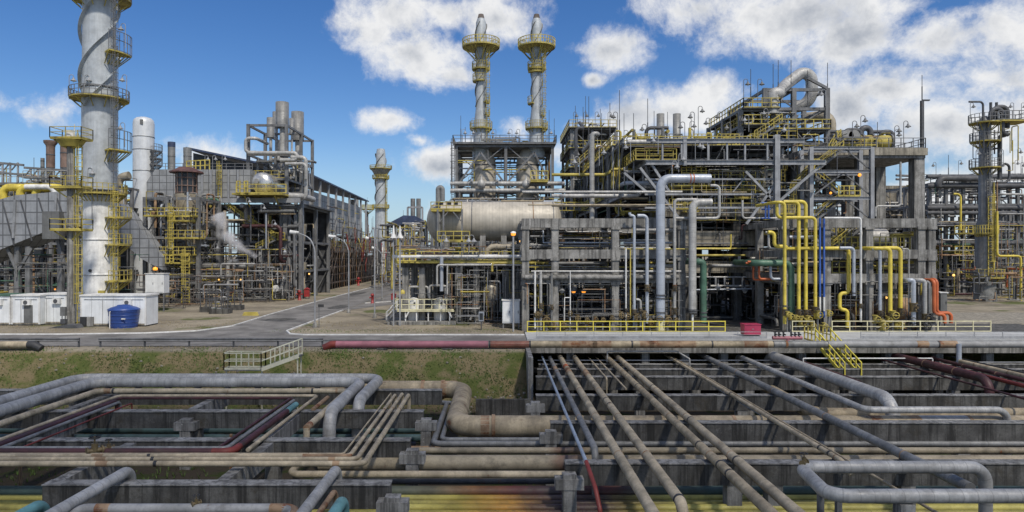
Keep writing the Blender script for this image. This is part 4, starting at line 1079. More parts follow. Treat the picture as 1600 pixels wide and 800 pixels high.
mb=MB(); mb.cbox((XW(82,89.4),89.6,ZW(352,89.4)),2.2,1.2,3.6); T.later('valve_box',mb,M['clad_dull'])
T.flush()
T=duct('grey panelled duct slanting down to the right just right of the huge chimney',[(186,318),(196,328),(254,402),(254,422),(222,405),(186,374)],109,2.6); T.flush()
def far_left_unit():
    Y=112; T=Thing('process_unit','steel process unit with yellow piping behind the slanting duct at the left edge','process unit',(XW(50,Y),Y,0))
    xs=[XW(a,Y) for a in (-60,-25,10,45,80,118,160)]; ys=[Y,Y+9,Y+18]
    frame(T,xs,ys,[5,10,15.5,ZW(285,Y),],M['steel'],.5,.4,brace=.25)
    # truss gantry on the skyline
    for a,b,py in ((-30,37,252),(38,130,262)):
        for dz in (0,1.6):
            mb=MB(); mb.bar((XW(a,Y),Y,ZW(py,Y)-dz),(XW(b,Y),Y,ZW(py+6,Y)-dz),.35); T.later('gantry_beam',mb,M['steel'])
        k=a
        while k<b-8: mb=MB(); mb.bar((XW(k,Y),Y,ZW(py+14,Y)),(XW(k+10,Y),Y,ZW(py+2,Y)),.16); T.later('brace',mb,M['steel']); mb=MB(); mb.bar((XW(k+10,Y),Y,ZW(py+2,Y)),(XW(k+10,Y),Y,ZW(py+34,Y)),.22); T.later('brace',mb,M['steel_light']); k+=12
    deck(T,xs[0],xs[-1],ys[0],ys[-1],ZW(318,Y),'steel_dark'); railing_(T,[(xs[0],Y-.1,ZW(318,Y)),(XW(36,Y),Y-.1,ZW(318,Y))],'yellow',h=2.2,t=.12)
    for a,z in ((5,293),(32,293),(56,293)):       # yellow pipes rising and turning
        pts=route(W(a,318,Y-2),('z',z),('x',a+30),('m',(0,9,0))); mb=MB(); mb.tube(pts,.62,12,R=1.0); T.later('yellow_pipe',mb,M['yellow_pipe'])
    mb=MB(); mb.tube(route(W(-40,319,Y-4),('x',18)),.62,12); T.later('yellow_pipe',mb,M['yellow_pipe'])
    mb=MB(); mb.tube(route(W(40,292,Y-2.6),('x',86),('z',318)),.42,12); T.later('white_pipe',mb,M['white_paint'])
    clutter(T,xs[0],xs[-1],Y-1,Y+14,ZW(330,Y),ZW(268,Y),70,11,.1,.5)
    clutter(T,xs[0],xs[-1],Y-6,Y+8,0,10,80,12,.12,.5,pal=[('steel',4),('steel_dark',6),('pipe_green',2),('clad_dull',4),('yellow_steel',2),('pipe_rust',2)])
    for px in (-10,22,60,100): lamp(T,XW(px,Y-1),Y-1,ZW(318,Y),2.5,1)
    deck(T,xs[0],xs[-1],ys[0]+2,ys[-1],5.3,'steel_dark'); 
    mb=MB(); mb.lathe(BALL(.13),(XW(86,100),100,ZW(452,100)),10); T.later('work_light',mb,M['lamp_orange'])
    mb=MB(); mb.box(xs[0],xs[-1],Y+17.5,Y+18.2,0,15); T.later('wall_shade_backing',mb,M['clad_dull'])
    T.flush()
far_left_unit()
def brown_stack(label,px,pt,pb,d,Y,flare,m='brown_stack'):
    x=XW(px,Y); r=d*Y/F/2/1.15; T=Thing('short_stack',label,'chimney',(x,Y,ZW(pb,Y)))
    mb=MB(); z0,z1=ZW(pb,Y),ZW(pt,Y); pr=[(r,z0),(r,z1-1.2)]
    pr+= [(r*1.1,z1-.8),(r*1.55,z1-.4),(r*1.6,z1)] if flare else [(r,z1)]
    mb.lathe(pr,(x,Y,0),24); T.later('shell',mb,M[m]); ring(T,(x,Y),z0+(z1-z0)*.45,r,.2,'steel_dark','stiffening_ring'); ring(T,(x,Y),z0+(z1-z0)*.8,r,.2,'steel_dark','stiffening_ring'); 
    mb=MB(); mb.tube([(x,Y,0),(x,Y,z0)],r*1.0,12); T.later('lower_duct',mb,M['steel_dark']); T.flush()
brown_stack('brown short stack with a flared rim behind the slanting duct',79,220,262,14,118,True)
brown_stack('plain brown short stack beside the platform pillar',102,214,262,16,118,False)
brown_stack('thin grey short stack left of the flared brown stack',66.5,247,275,6.5,117,False,'clad_dull')
# ================================================================== HOUSED DUCT BOX AND LEFT PROCESS TOWERS
T=duct('long grey panelled heat recovery casing on steel legs behind the hopper',[(229,284),(242,265),(392,265),(392,309),(229,309)],122,9,'casing_box','panel_case')
Y=121.8
for px in (300,316,330,344,357,372): mb=MB(); mb.bar((XW(px,Y),Y,ZW(266,Y)),(XW(px,Y),Y,ZW(310,Y)),.3); T.later('stiffener',mb,M['steel_light'])
mb=MB(); mb.box(XW(300,Y),XW(470,Y),121.2,121.7,ZW(317,Y),ZW(310,Y)); T.later('base_girder',mb,M['steel_light'])
railing_(T,[(XW(242,Y),122.5,ZW(265,Y)),(XW(392,Y),122.5,ZW(265,Y))],'steel',1.2,.08)
for px in (318,330,345): lamp(T,XW(px,Y),122.4,ZW(265,Y),2.6,1)
mb=MB(); mb.rail([(XW(290,Y),122.2,ZW(268,Y)),(XW(326,Y),122.2,ZW(266,Y))],1.9,.16,.9); T.later('railing',mb,M['yellow'])
mb=MB(); mb.ladder(XW(345,Y),121.3,ZW(310,Y),ZW(258,Y),t=.12); T.later('ladder',mb,M['yellow_steel'])
T.flush()
for l,px,pt,d,cap in (('grey short vent stack with a blue cap above the hopper',268,222,11,'blue_roof'),('grey short vent stack without a cap, right of the blue capped one',293,231,12,'clad_dull')):
    Y=127; x=XW(px,Y); r=d*Y/F/2; T=Thing('vent_stack',l,'chimney',(x,Y,ZW(268,Y)))
    mb=MB(); mb.lathe([(r,ZW(300,Y)),(r,ZW(pt+10,Y)),(r*1.02,ZW(pt+4,Y))],(x,Y,0),20); T.later('shell',mb,M['clad_dull'])
    mb=MB(); mb.lathe([(r*1.03,ZW(pt+8,Y)),(r*1.03,ZW(pt,Y))],(x,Y,0),20); T.later('cap',mb,M[cap]); ring(T,(x,Y),ZW(245,Y),r,.2,'steel','stiffening_ring'); T.flush()
def hopper_tower():
    Y=112; T=Thing('hopper_tower','steel tower with a brown roofed dark hopper on top, behind the blue tank','process tower',(XW(268,Y),Y,0))
    xs=[XW(a,Y) for a in (227,262,310)]; ys=[Y,Y+8]
    frame(T,xs,ys,[ZW(440,Y),ZW(369,Y),ZW(308,Y)],M['steel'],.6,.45,brace=.6)
    x=XW(274,Y); y=Y+4; 
    mb=MB(); mb.lathe([(2.75,ZW(266,Y)),(2.7,ZW(266,Y)+.25),(1.9,ZW(261,Y)),(1.3,ZW(257,Y))],(x,y,0),12,smooth=False); T.later('roof',mb,M['brown_roof'])
    mb=MB(); mb.lathe([(1.65,ZW(300,Y)),(1.65,ZW(266,Y)-.02)],(x,y,0),12,smooth=False); T.later('hopper_body',mb,M['dark_glass'])
    for k in range(12):
        a=k*math.pi/6; mb=MB(); mb.bar((x+1.68*math.cos(a),y+1.68*math.sin(a),ZW(300,Y)),(x+1.68*math.cos(a),y+1.68*math.sin(a),ZW(266,Y)),.13); T.later('rib',mb,M['brown_stack'])
    for py in (275,288,299): ring(T,(x,y),ZW(py,Y),1.7,.15,'brown_stack','band')
    mb=MB(); mb.lathe([(1.0,ZW(345,Y)),(1.9,ZW(318,Y)),(1.9,ZW(300,Y)-.02)],(x,y,0),16); T.later('cone',mb,M['clad_tan'])
    mb=MB(); mb.tube([(x,y,ZW(345,Y)),(x,y,ZW(400,Y)),(x+2,y,ZW(430,Y)),(x+2,y,2)],.8,12); T.later('down_pipe',mb,M['clad_tan'])
    for x0,x1,py in ((225,302,337),(262,298,345),(258,312,372),(250,300,398),(248,296,411)):
        z=ZW(py,Y-2); deck(T,XW(x0,Y-2),XW(x1,Y-2),Y-2.2,Y,z,'yellow_steel'); railing_(T,[(XW(x0,Y-2),Y,z),(XW(x0,Y-2),Y-2.2,z),(XW(x1,Y-2),Y-2.2,z),(XW(x1,Y-2),Y,z)],'yellow',1.25,.1,1.1)
    mb=MB(); mb.ladder(XW(268,Y-2.3),Y-2.3,ZW(411,Y),ZW(325,Y),t=.12); T.later('ladder',mb,M['yellow'])
    mb=MB(); mb.ladder(XW(290,Y-2.6),Y-2.6,.3,ZW(395,Y),t=.14,w=1.2); T.later('ladder',mb,M['yellow'])
    clutter(T,xs[0],xs[-1],Y-1,Y+9,1,ZW(300,Y),70,21,.12,.5)
    for px,py in ((231,325),(262,330),(292,310),(262,385)): lamp(T,XW(px,Y-2),Y-2.1,ZW(py+20,Y),2.4,1)
    T.flush()
hopper_tower()
def cabinet(label,px0,px1,py0,py1,Y,m='white_panel',dep=1.6,door=2,lamp_=False):
    xa,xb=XW(px0,Y),XW(px1,Y); z0,z1=ZW(py1,Y),ZW(py0,Y); T=Thing('control_cabinet',label,'cabinet',((xa+xb)/2,Y,z0))
    mb=MB(); mb.box(xa,xb,Y,Y+dep,z0,z1); T.later('body',mb,M[m])
    for k in range(door):
        a=xa+(xb-xa)*(k+.06)/door; b=xa+(xb-xa)*(k+.94)/door; mb=MB(); mb.box(a,b,Y-.05,Y-.003,z0+.15,z1-.12); d=mb.build('door',M[m],T.r)
        mb=MB(); mb.cbox((b-.12,Y-.07,(z0+z1)/2),.05,.05,.3); mb.build('handle',M['black_iron'],d)
    mb=MB(); mb.box(xa-.08,xb+.08,Y-.12,Y+dep+.08,z1+.003,z1+.1); T.later('roof',mb,M['white_paint'])
    if z0>.1:
        for x in (xa+.1,xb-.1): mb=MB(); mb.box(x-.07,x+.07,Y+.1,Y+.3,0,z0-.003); T.later('leg',mb,M['steel'])
    if lamp_: mb=MB(); mb.lathe([(.02,0),(.3,.05),(.3,.35),(.02,.5)],((xa+xb)/2+.2,Y-.2,z1+.5),12); T.later('warning_light',mb,M['lamp_orange'])
    T.flush()
cabinet('white control cabinet under an orange light behind the long white shed',227,256,428,458,96,lamp_=True)
cabinet('pale blue white control cabinet behind the lamp post at the concrete rack corner',785,812,470,505,74,door=2)
cabinet('grey green cabinet beside the orange red pipes at the right end of the rack',1469,1480,458,488,76,m='clad_dull',door=1)
def gantry(label,cells,Y,dep,name='pipe_gantry',m='steel_dark',seed=1,x0=312,x1=470):
    T=Thing(name,label,'pipe rack',(XW((x0+x1)/2,Y),Y,0)); return T
def left_process():
    Y=124; T=Thing('process_unit','dark steel process unit under the grey casing with yellow stairs and a silver drum','process unit',(XW(390,Y),Y,0))
    xs=[XW(a,Y) for a in (312,345,388,416,446,470)]; ys=[Y,Y+10,Y+20]
    z1=ZW(315,Y)
    frame(T,xs,ys,[5.2,10.5,z1-.5],M['steel'],.65,.45,brace=.35)
    deck(T,xs[0],xs[-1]+1,Y+3,Y+21,z1-.3,'steel_dark',.3)
    # front tower above the deck
    tx=[XW(388,Y),XW(448,Y)]; ty=[Y,Y+9,Y+17]; zt=ZW(194,Y); zm=ZW(240,Y)
    frame(T,tx,ty,[ZW(278,Y),zm,zt],M['steel'],.55,.42,z0=z1)
    for px,pt,pb,d,yy in ((441,160,200,20,Y+6),(465,175,220,19,Y+12),(423,184,215,12,Y+3),(432,175,200,12,Y+10),(456,185,210,8,Y+5)):
        x=XW(px,yy); r=d*yy/F/2; mb=MB(); mb.lathe([(r,ZW(pb,yy)),(r,ZW(pt,yy)),(r*.9,ZW(pt,yy)),(r*.88,ZW(pt+8,yy))],(x,yy,0),20); T.later('exhaust_silencer',mb,M['clad_dull'])
        mb=MB(); mb.tube([(x,yy,ZW(pb,yy)+.1),(x,yy,ZW(262,yy)),(x+2,yy,ZW(262,yy)-1)],r*.4,10,R=1.2); T.later('exhaust_pipe',mb,M['clad'])
    for pts,d in ((route(W(400,238,Y-1),('x',384),('z',216),('x',400),('m',(0,6,0))),.6),(route(W(388,239,Y-1),('x',464),('z',250),('m',(-3,0,0))),.7),(route(W(455,246,Y-1),('x',478),('z',310),('x',452)),.75),(route(W(452,306,Y-2),('x',470),('m',(0,8,0))),1.1),(route(W(446,256,Y-2),('x',478),('z',280)),.6)):
        mb=MB(); mb.tube(pts,d/2,12,R=1.1*d); T.later('large_pipe',mb,M['clad'])
    for z in (ZW(278,Y),): 
        deck(T,tx[0],tx[1],Y+1,Y+16,z,'steel_dark'); railing_(T,[(tx[0],Y,z),(tx[1],Y,z)],'yellow_steel',1.3,.09)
    # silver drum with its yellow platform
    dx,dz=XW(410,Y-3),ZW(286,Y-3); r=16.5*Y/F
    mb=MB(); pr=[(.03,-r*.62)]+[(r*math.sin(a*math.pi/16),-r*.62*math.cos(a*math.pi/16)) for a in range(1,9)]+[(r,7)]
    mb.lathe(pr,(dx,Y-4,dz),36,axis='y') if False else None
    vs=[]; n=36
    for rr,t in pr:
        for k in range(n): a=2*math.pi*k/n; vs.append((dx+rr*math.cos(a),Y-3+t,dz+rr*math.sin(a)))
    mb._add(vs,[(i*n+k,i*n+(k+1)%n,(i+1)*n+(k+1)%n,(i+1)*n+k) for i in range(len(pr)-1) for k in range(n)],True)
    T.later('silver_drum',mb,M['drum_silver'])
    mb=MB(); mb.tube([(dx-.6,Y-3-r*.75,dz+.2),(dx-.6,Y-3,dz+.2)],.45,12); T.later('manway',mb,M['clad'])
    z=ZW(303,Y-4); deck(T,XW(369,Y-4),XW(447,Y-4),Y-6,Y,z,'yellow_steel',.3); railing_(T,[(XW(369,Y-6),Y-6,z),(XW(447,Y-6),Y-6,z)],'yellow',1.5,.12,1.6)
    for px in (370,382): railing_(T,[(XW(px,Y-6),Y-6,z),(XW(px+6,Y-6),Y-6.3,z)],'yellow',2.0,.18,.5)
    for px in (383,430): mb=MB(); mb.bar((XW(px,Y-5),Y-5.5,z-.3),(XW(px,Y-5),Y-1,z-3.2),.2); T.later('knee_brace',mb,M['yellow_steel'])
    # yellow stair flights
    for a,b in (((347,320),(386,348)),((386,348),(432,374)),((432,374),(400,390))):
        stairs(T,W(a[0],a[1],Y-2),W(b[0],b[1],Y-2),1.0,'yellow',.11)
    for a,b,py in ((380,396,348),(424,445,374)): deck(T,XW(a,Y-2),XW(b,Y-2),Y-2,Y,ZW(py,Y-2),'yellow_steel'); railing_(T,[(XW(a,Y-2),Y-2,ZW(py,Y-2)),(XW(b,Y-2),Y-2,ZW(py,Y-2))],'yellow',1.2,.11)
    for px in (448,455,464,470): # raking legs
        for k in range(2): mb=MB(); mb.bar(W(px,465-k*60,Y+3),W(px+7,410-k*60,Y+3),.55); T.later('raking_leg',mb,M['concrete_tan'])
    for px in (440,452,462,472): mb=MB(); mb.bar(W(px,466,Y+1),W(px,314,Y+1),.5); T.later('column',mb,M['steel_light'])
    clutter(T,xs[0],xs[-1],Y-4,Y+12,.5,z1-1,110,31,.15,.8,vert=.3)
    clutter(T,xs[0]-2,xs[-1],Y-13,Y-3,.4,6.5,90,32,.08,.3,vert=.55,pal=[('clad',1),('steel_light',2),('steel_dark',6),('pipe_rust',3),('yellow_steel',2),('pipe_grey',4)])
    clutter(T,tx[0],tx[1]+2,Y,Y+12,z1,zm,45,33,.15,.6)
    for px,py in ((322,405),(360,375),(300,312),(335,392),(440,398),(438,440),(385,320),(408,330),(425,355)): lamp(T,XW(px,Y-6),Y-6,ZW(py,Y-6),1.2,1)
    for px,py in ((342,437),(376,437),(425,437),(483,428)): mb=MB(); mb.lathe(BALL(.15),(XW(px,Y-7),Y-7,ZW(py,Y-7)),10); T.later('work_light',mb,M['lamp_warm'])
    mb=MB(); mb.box(xs[0],xs[-1],Y+20.6,Y+21,0,z1-.5); T.later('wall_shade_backing',mb,M['steel_dark'])  # dark backing stands in for the shaded interior
    # white curved pipe
    mb=MB(); mb.tube(route(W(314,383,Y-3),('z',352),('x',333),('m',(0,5,0))),.75,12,R=1.2); T.later('large_pipe',mb,M['clad'])
    mb=MB(); mb.tube(route(W(312,416,Y-8),('x',385),('m',(0,4,0))),.45,10); T.later('large_pipe',mb,M['clad_dull'])
    mb=MB(); mb.tube(route(W(356,460,Y-9),('z',408),('x',372)),.35,10); T.later('large_pipe',mb,M['clad'])
    T.flush()
m=mat('drum_silver',(.62,.61,.57),.28,.75,var=.1,seam=0,streak=.15,grime=.1)
left_process()
# steam
def steam():
    m=bpy.data.materials.new('steam'); m.use_nodes=True; nt=m.node_tree; N=nt.nodes; L=nt.links; N.remove(N['Principled BSDF'])
    vol=N.new('ShaderNodeVolumePrincipled'); vol.inputs['Color'].default_value=(.98,.98,1,1)
    geo=N.new('ShaderNodeNewGeometry'); n=N.new('ShaderNodeTexNoise'); n.inputs['Scale'].default_value=.55; n.inputs['Detail'].default_value=6; n.inputs['Roughness'].default_value=.65; L.new(geo.outputs['Position'],n.inputs['Vector'])
    def nd(t,op,*args):
        q=N.new(t); q.operation=op
        for i,x in enumerate(args):
            if isinstance(x,(int,float,tuple)): q.inputs[i].default_value=x
            else: L.new(x,q.inputs[i])
        return q
    MA,VM='ShaderNodeMath','ShaderNodeVectorMath'; tot=None
    for (pa,ra),(pb,rb) in ((((404,404),4.5),((372,383),13)),(((372,383),13),((352,366),17)),(((354,366),11),((340,332),19))):
        A_,B_=W(*pa,113),W(*pb,113); d=B_-A_
        rel=nd(VM,'SUBTRACT',geo.outputs['Position'],tuple(A_)).outputs[0]
        t=nd(MA,'DIVIDE',nd(VM,'DOT_PRODUCT',rel,tuple(d)).outputs['Value'],d.length_squared); t.use_clamp=True
        sc=nd(VM,'SCALE',tuple(d)); L.new(t.outputs[0],sc.inputs['Scale'])
        ln=nd(VM,'LENGTH',nd(VM,'SUBTRACT',rel,sc.outputs[0]).outputs[0]).outputs['Value']
        k=113/F; r=nd(MA,'MULTIPLY_ADD',t.outputs[0],(rb-ra)*k,ra*k).outputs[0]
        v=nd(MA,'SUBTRACT',1.0,nd(MA,'DIVIDE',ln,r).outputs[0]).outputs[0]
        tot=v if tot is None else nd(MA,'MAXIMUM',tot,v).outputs[0]
    den=nd(MA,'ADD',tot,nd(MA,'MULTIPLY',nd(MA,'SUBTRACT',n.outputs['Fac'],.5).outputs[0],3.2).outputs[0]).outputs[0]
    edge=nd(MA,'MULTIPLY',tot,1.3); edge.use_clamp=True
    mr=N.new('ShaderNodeMapRange'); mr.inputs['From Min'].default_value=.15; mr.inputs['From Max'].default_value=1.0; mr.inputs['To Max'].default_value=1.15; L.new(den,mr.inputs['Value'])
    fin=nd(MA,'MULTIPLY',mr.outputs[0],edge.outputs[0]).outputs[0]
    L.new(fin,vol.inputs['Density']); L.new(vol.outputs[0],N['Material Output'].inputs['Volume'])
    Y=113; mb=MB(); R=random.Random(5)
    keys=[(401,402,4),(390,392,7),(376,386,9),(362,382,11),(353,372,13),(349,358,12),(344,345,13),(340,334,11)]
    bm=[]
    pts=[W(a,b,Y) for a,b,_ in keys]; rad=[c*Y/F*2.0 for _,_,c in keys]
    n=14; vs=[]
    for i,(p,r) in enumerate(zip(pts,rad)):
        d=(pts[min(i+1,len(pts)-1)]-pts[max(i-1,0)]).normalized(); u=V((0,1,0)); w=d.cross(u)
        for k in range(n): a=2*math.pi*k/n; rr=r*R.uniform(.8,1.25); vs.append(p+(u*math.cos(a)+w*math.sin(a))*rr)
    mb._add(vs,[(i*n+k,i*n+(k+1)%n,(i+1)*n+(k+1)%n,(i+1)*n+k) for i in range(len(pts)-1) for k in range(n)]+[tuple(range(n-1,-1,-1)),tuple(range((len(pts)-1)*n,len(pts)*n))],True)
    o=mb.build('steam',m); tag(o,'white plume of steam drifting between the yellow stairs and the dark pipes','steam',kind='stuff')
steam()
# ================================================================== LONG ROOFED BUILDING AND SCAFFOLD
def roof_building():
    X=-43.0; Y0,Y1=150,212; T=Thing('roofed_rack','long open steel building with dark blue roof and grey panels along the side road','building',(X,(Y0+Y1)/2,0))
    zr=lambda y: 25.6-(y-Y0)*.012
    mb=MB(); mb._add([(X+2.2,Y0-4,zr(Y0)),(X+2.2,Y1+2,zr(Y1)),(X-24,Y1+2,zr(Y1)+5.5),(X-24,Y0-4,zr(Y0)+5.5),(X+2.2,Y0-4,zr(Y0)-.35),(X+2.2,Y1+2,zr(Y1)-.35),(X-24,Y1+2,zr(Y1)+5.1),(X-24,Y0-4,zr(Y0)+5.1)],[(0,1,2,3),(7,6,5,4),(0,4,5,1),(3,2,6,7),(0,3,7,4),(1,5,6,2)]); T.later('roof',mb,M['blue_roof'])
    mb=MB(); mb.box(X-.4,X,Y0,Y1,13.5,22.6); T.later('wall_panels',mb,M['panel_far'])
    mb=MB(); mb._add([(X-24,Y0-.5,20),(X,Y0-.5,20),(X,Y0-.5,24.8),(X-24,Y0-.5,30.3)],[(0,1,2,3)]); T.later('gable',mb,M['steel_dark'])
    for k in range(9):
        y=Y0+(Y1-Y0)*k/8; mb=MB(); mb.bar((X+1.6,y,0),(X+1.6,y,zr(y)-.3),.5); T.later('column',mb,M['steel_light'])
        mb=MB(); mb.bar((X+1.5,y+.1,13),(X-6,y+.1,13),.4); T.later('beam',mb,M['steel'])
    for z in (12.8,8.5,4.5): mb=MB(); mb.bar((X+1.2,Y0,z),(X+1.2,Y1,z),.4); T.later('beam',mb,M['steel'])
    mb=MB(); mb.rail([(X+2.4,Y0-2,10),(X+2.4,Y1,10)],1.3,.16,3); T.later('railing',mb,M['yellow_steel'])
    mb=MB(); mb.box(X-14,X-4,Y0+1,Y1-1,0,12); T.later('plant_block',mb,M['steel_dark'])
    clutter(T,X-3,X+1,Y0,Y1,.5,13,70,41,.2,.8,vert=.5)
    clutter(T,X-5,X+1,Y0-10,Y0,.5,20,60,43,.2,.7,vert=.6)
    for px in (555,): mb=MB(); y=Y1+4; mb.tube([W(px,398,y),W(px,312,y)],1.1,14); T.later('vertical_vessel',mb,M['clad'])
    mb=MB(); y=Y1+2; mb.tube([W(550,398,y),W(550,312,y)],.8,14); T.later('vertical_vessel',mb,M['clad'])
    T.flush()
roof_building()
def scaffold():
    X0,X1,Y0,Y1=-42.2,-38.5,148,235; T=Thing('scaffold','dense brown scaffolding with red pipes along the foot of the long roofed building','scaffolding',((X0+X1)/2,190,0))
    y=Y0; R=random.Random(8)
    while y<=Y1:
        for x in (X0,(X0+X1)/2,X1):
            mb=MB(); mb.tube([(x,y,0),(x,y,R.uniform(9,13.5))],.07,5); T.later('upright',mb,M['steel_brown' if R.random()<.75 else 'pipe_rust'])
        y+=2.4
    for z in (1.6,3.4,5.2,7,8.8,10.6):
        for x in (X0,X1): mb=MB(); mb.tube([(x,Y0,z),(x,Y1,z)],.07,5); T.later('ledger',mb,M['steel_brown'])
        mb=MB(); mb.box(X0,X1,Y0,Y1,z-.25,z-.2); 
        if z in(1.6,5.2,8.8): T.later('boards',mb,M['steel_brown'])
    for k in range(60):
        y=R.uniform(Y0,Y1-5); z=R.uniform(0,8); mb=MB(); mb.tube([(X1+.05,y,z),(X1+.05,y+R.choice((-1,1))*3.4,z+3.6)],.06,5); T.later('diagonal',mb,M['steel_brown'])
    for k in range(12):
        y=R.uniform(186,Y1); mb=MB(); z=R.uniform(3,9); mb.tube([(X1+.2,y,z),(X1+.2,y,z+R.uniform(2,6)),(X1+.2,y+2,z+4)],.13,6); T.later('red_pipe',mb,M['pipe_red' if k%3 else 'red_paint'])
    mb=MB(); mb.box(X0-.6,X0-.3,Y0,Y1,0,7.5); T.later('dark_backing',mb,M['steel_dark'])
    T.flush()
scaffold()
# small far chimney
def far_chimney():
    Y=270; x=XW(595,Y); k=Y/F; T=Thing('chimney_stack','slim grey chimney with spiral fins at the far end of the side road','chimney',(x,Y,0)); c=(x,Y)
    mb=MB(); mb.lathe([(9.6*k,0),(9.4*k,ZW(385,Y))],c+(0,),28); T.later('lower_shell',mb,M['white_paint'])
    mb=MB(); mb.lathe([(9.4*k,ZW(385,Y)),(8.6*k,ZW(330,Y)),(7.6*k,ZW(262,Y)),(7.2*k,ZW(240,Y)),(6*k,ZW(233,Y))],c+(0,),28); T.later('upper_shell',mb,M['clad_stack'])
    for ph in (0,2.1,4.2): strake(T,c,ZW(322,Y),ZW(240,Y),8.2*k,7.2*k,1.2,ph,'clad_dull',.45)
    for py,ro in ((264,17),(279,13),(325,13)): ringdeck(T,c,ZW(py,Y),7.8*k,ro*k,'yellow_steel',0,360,t=.12,h=1.3)
    mb=MB(); mb.lathe([(8*k,ZW(277,Y)),(15*k,ZW(265,Y))],c+(0,),20); T.later('cone_bracket',mb,M['clad_dull'])
    mb=MB(); mb.ladder(x+9.5*k,Y-1,2,ZW(266,Y),t=.12); T.later('ladder',mb,M['yellow_steel']); T.flush()
far_chimney()
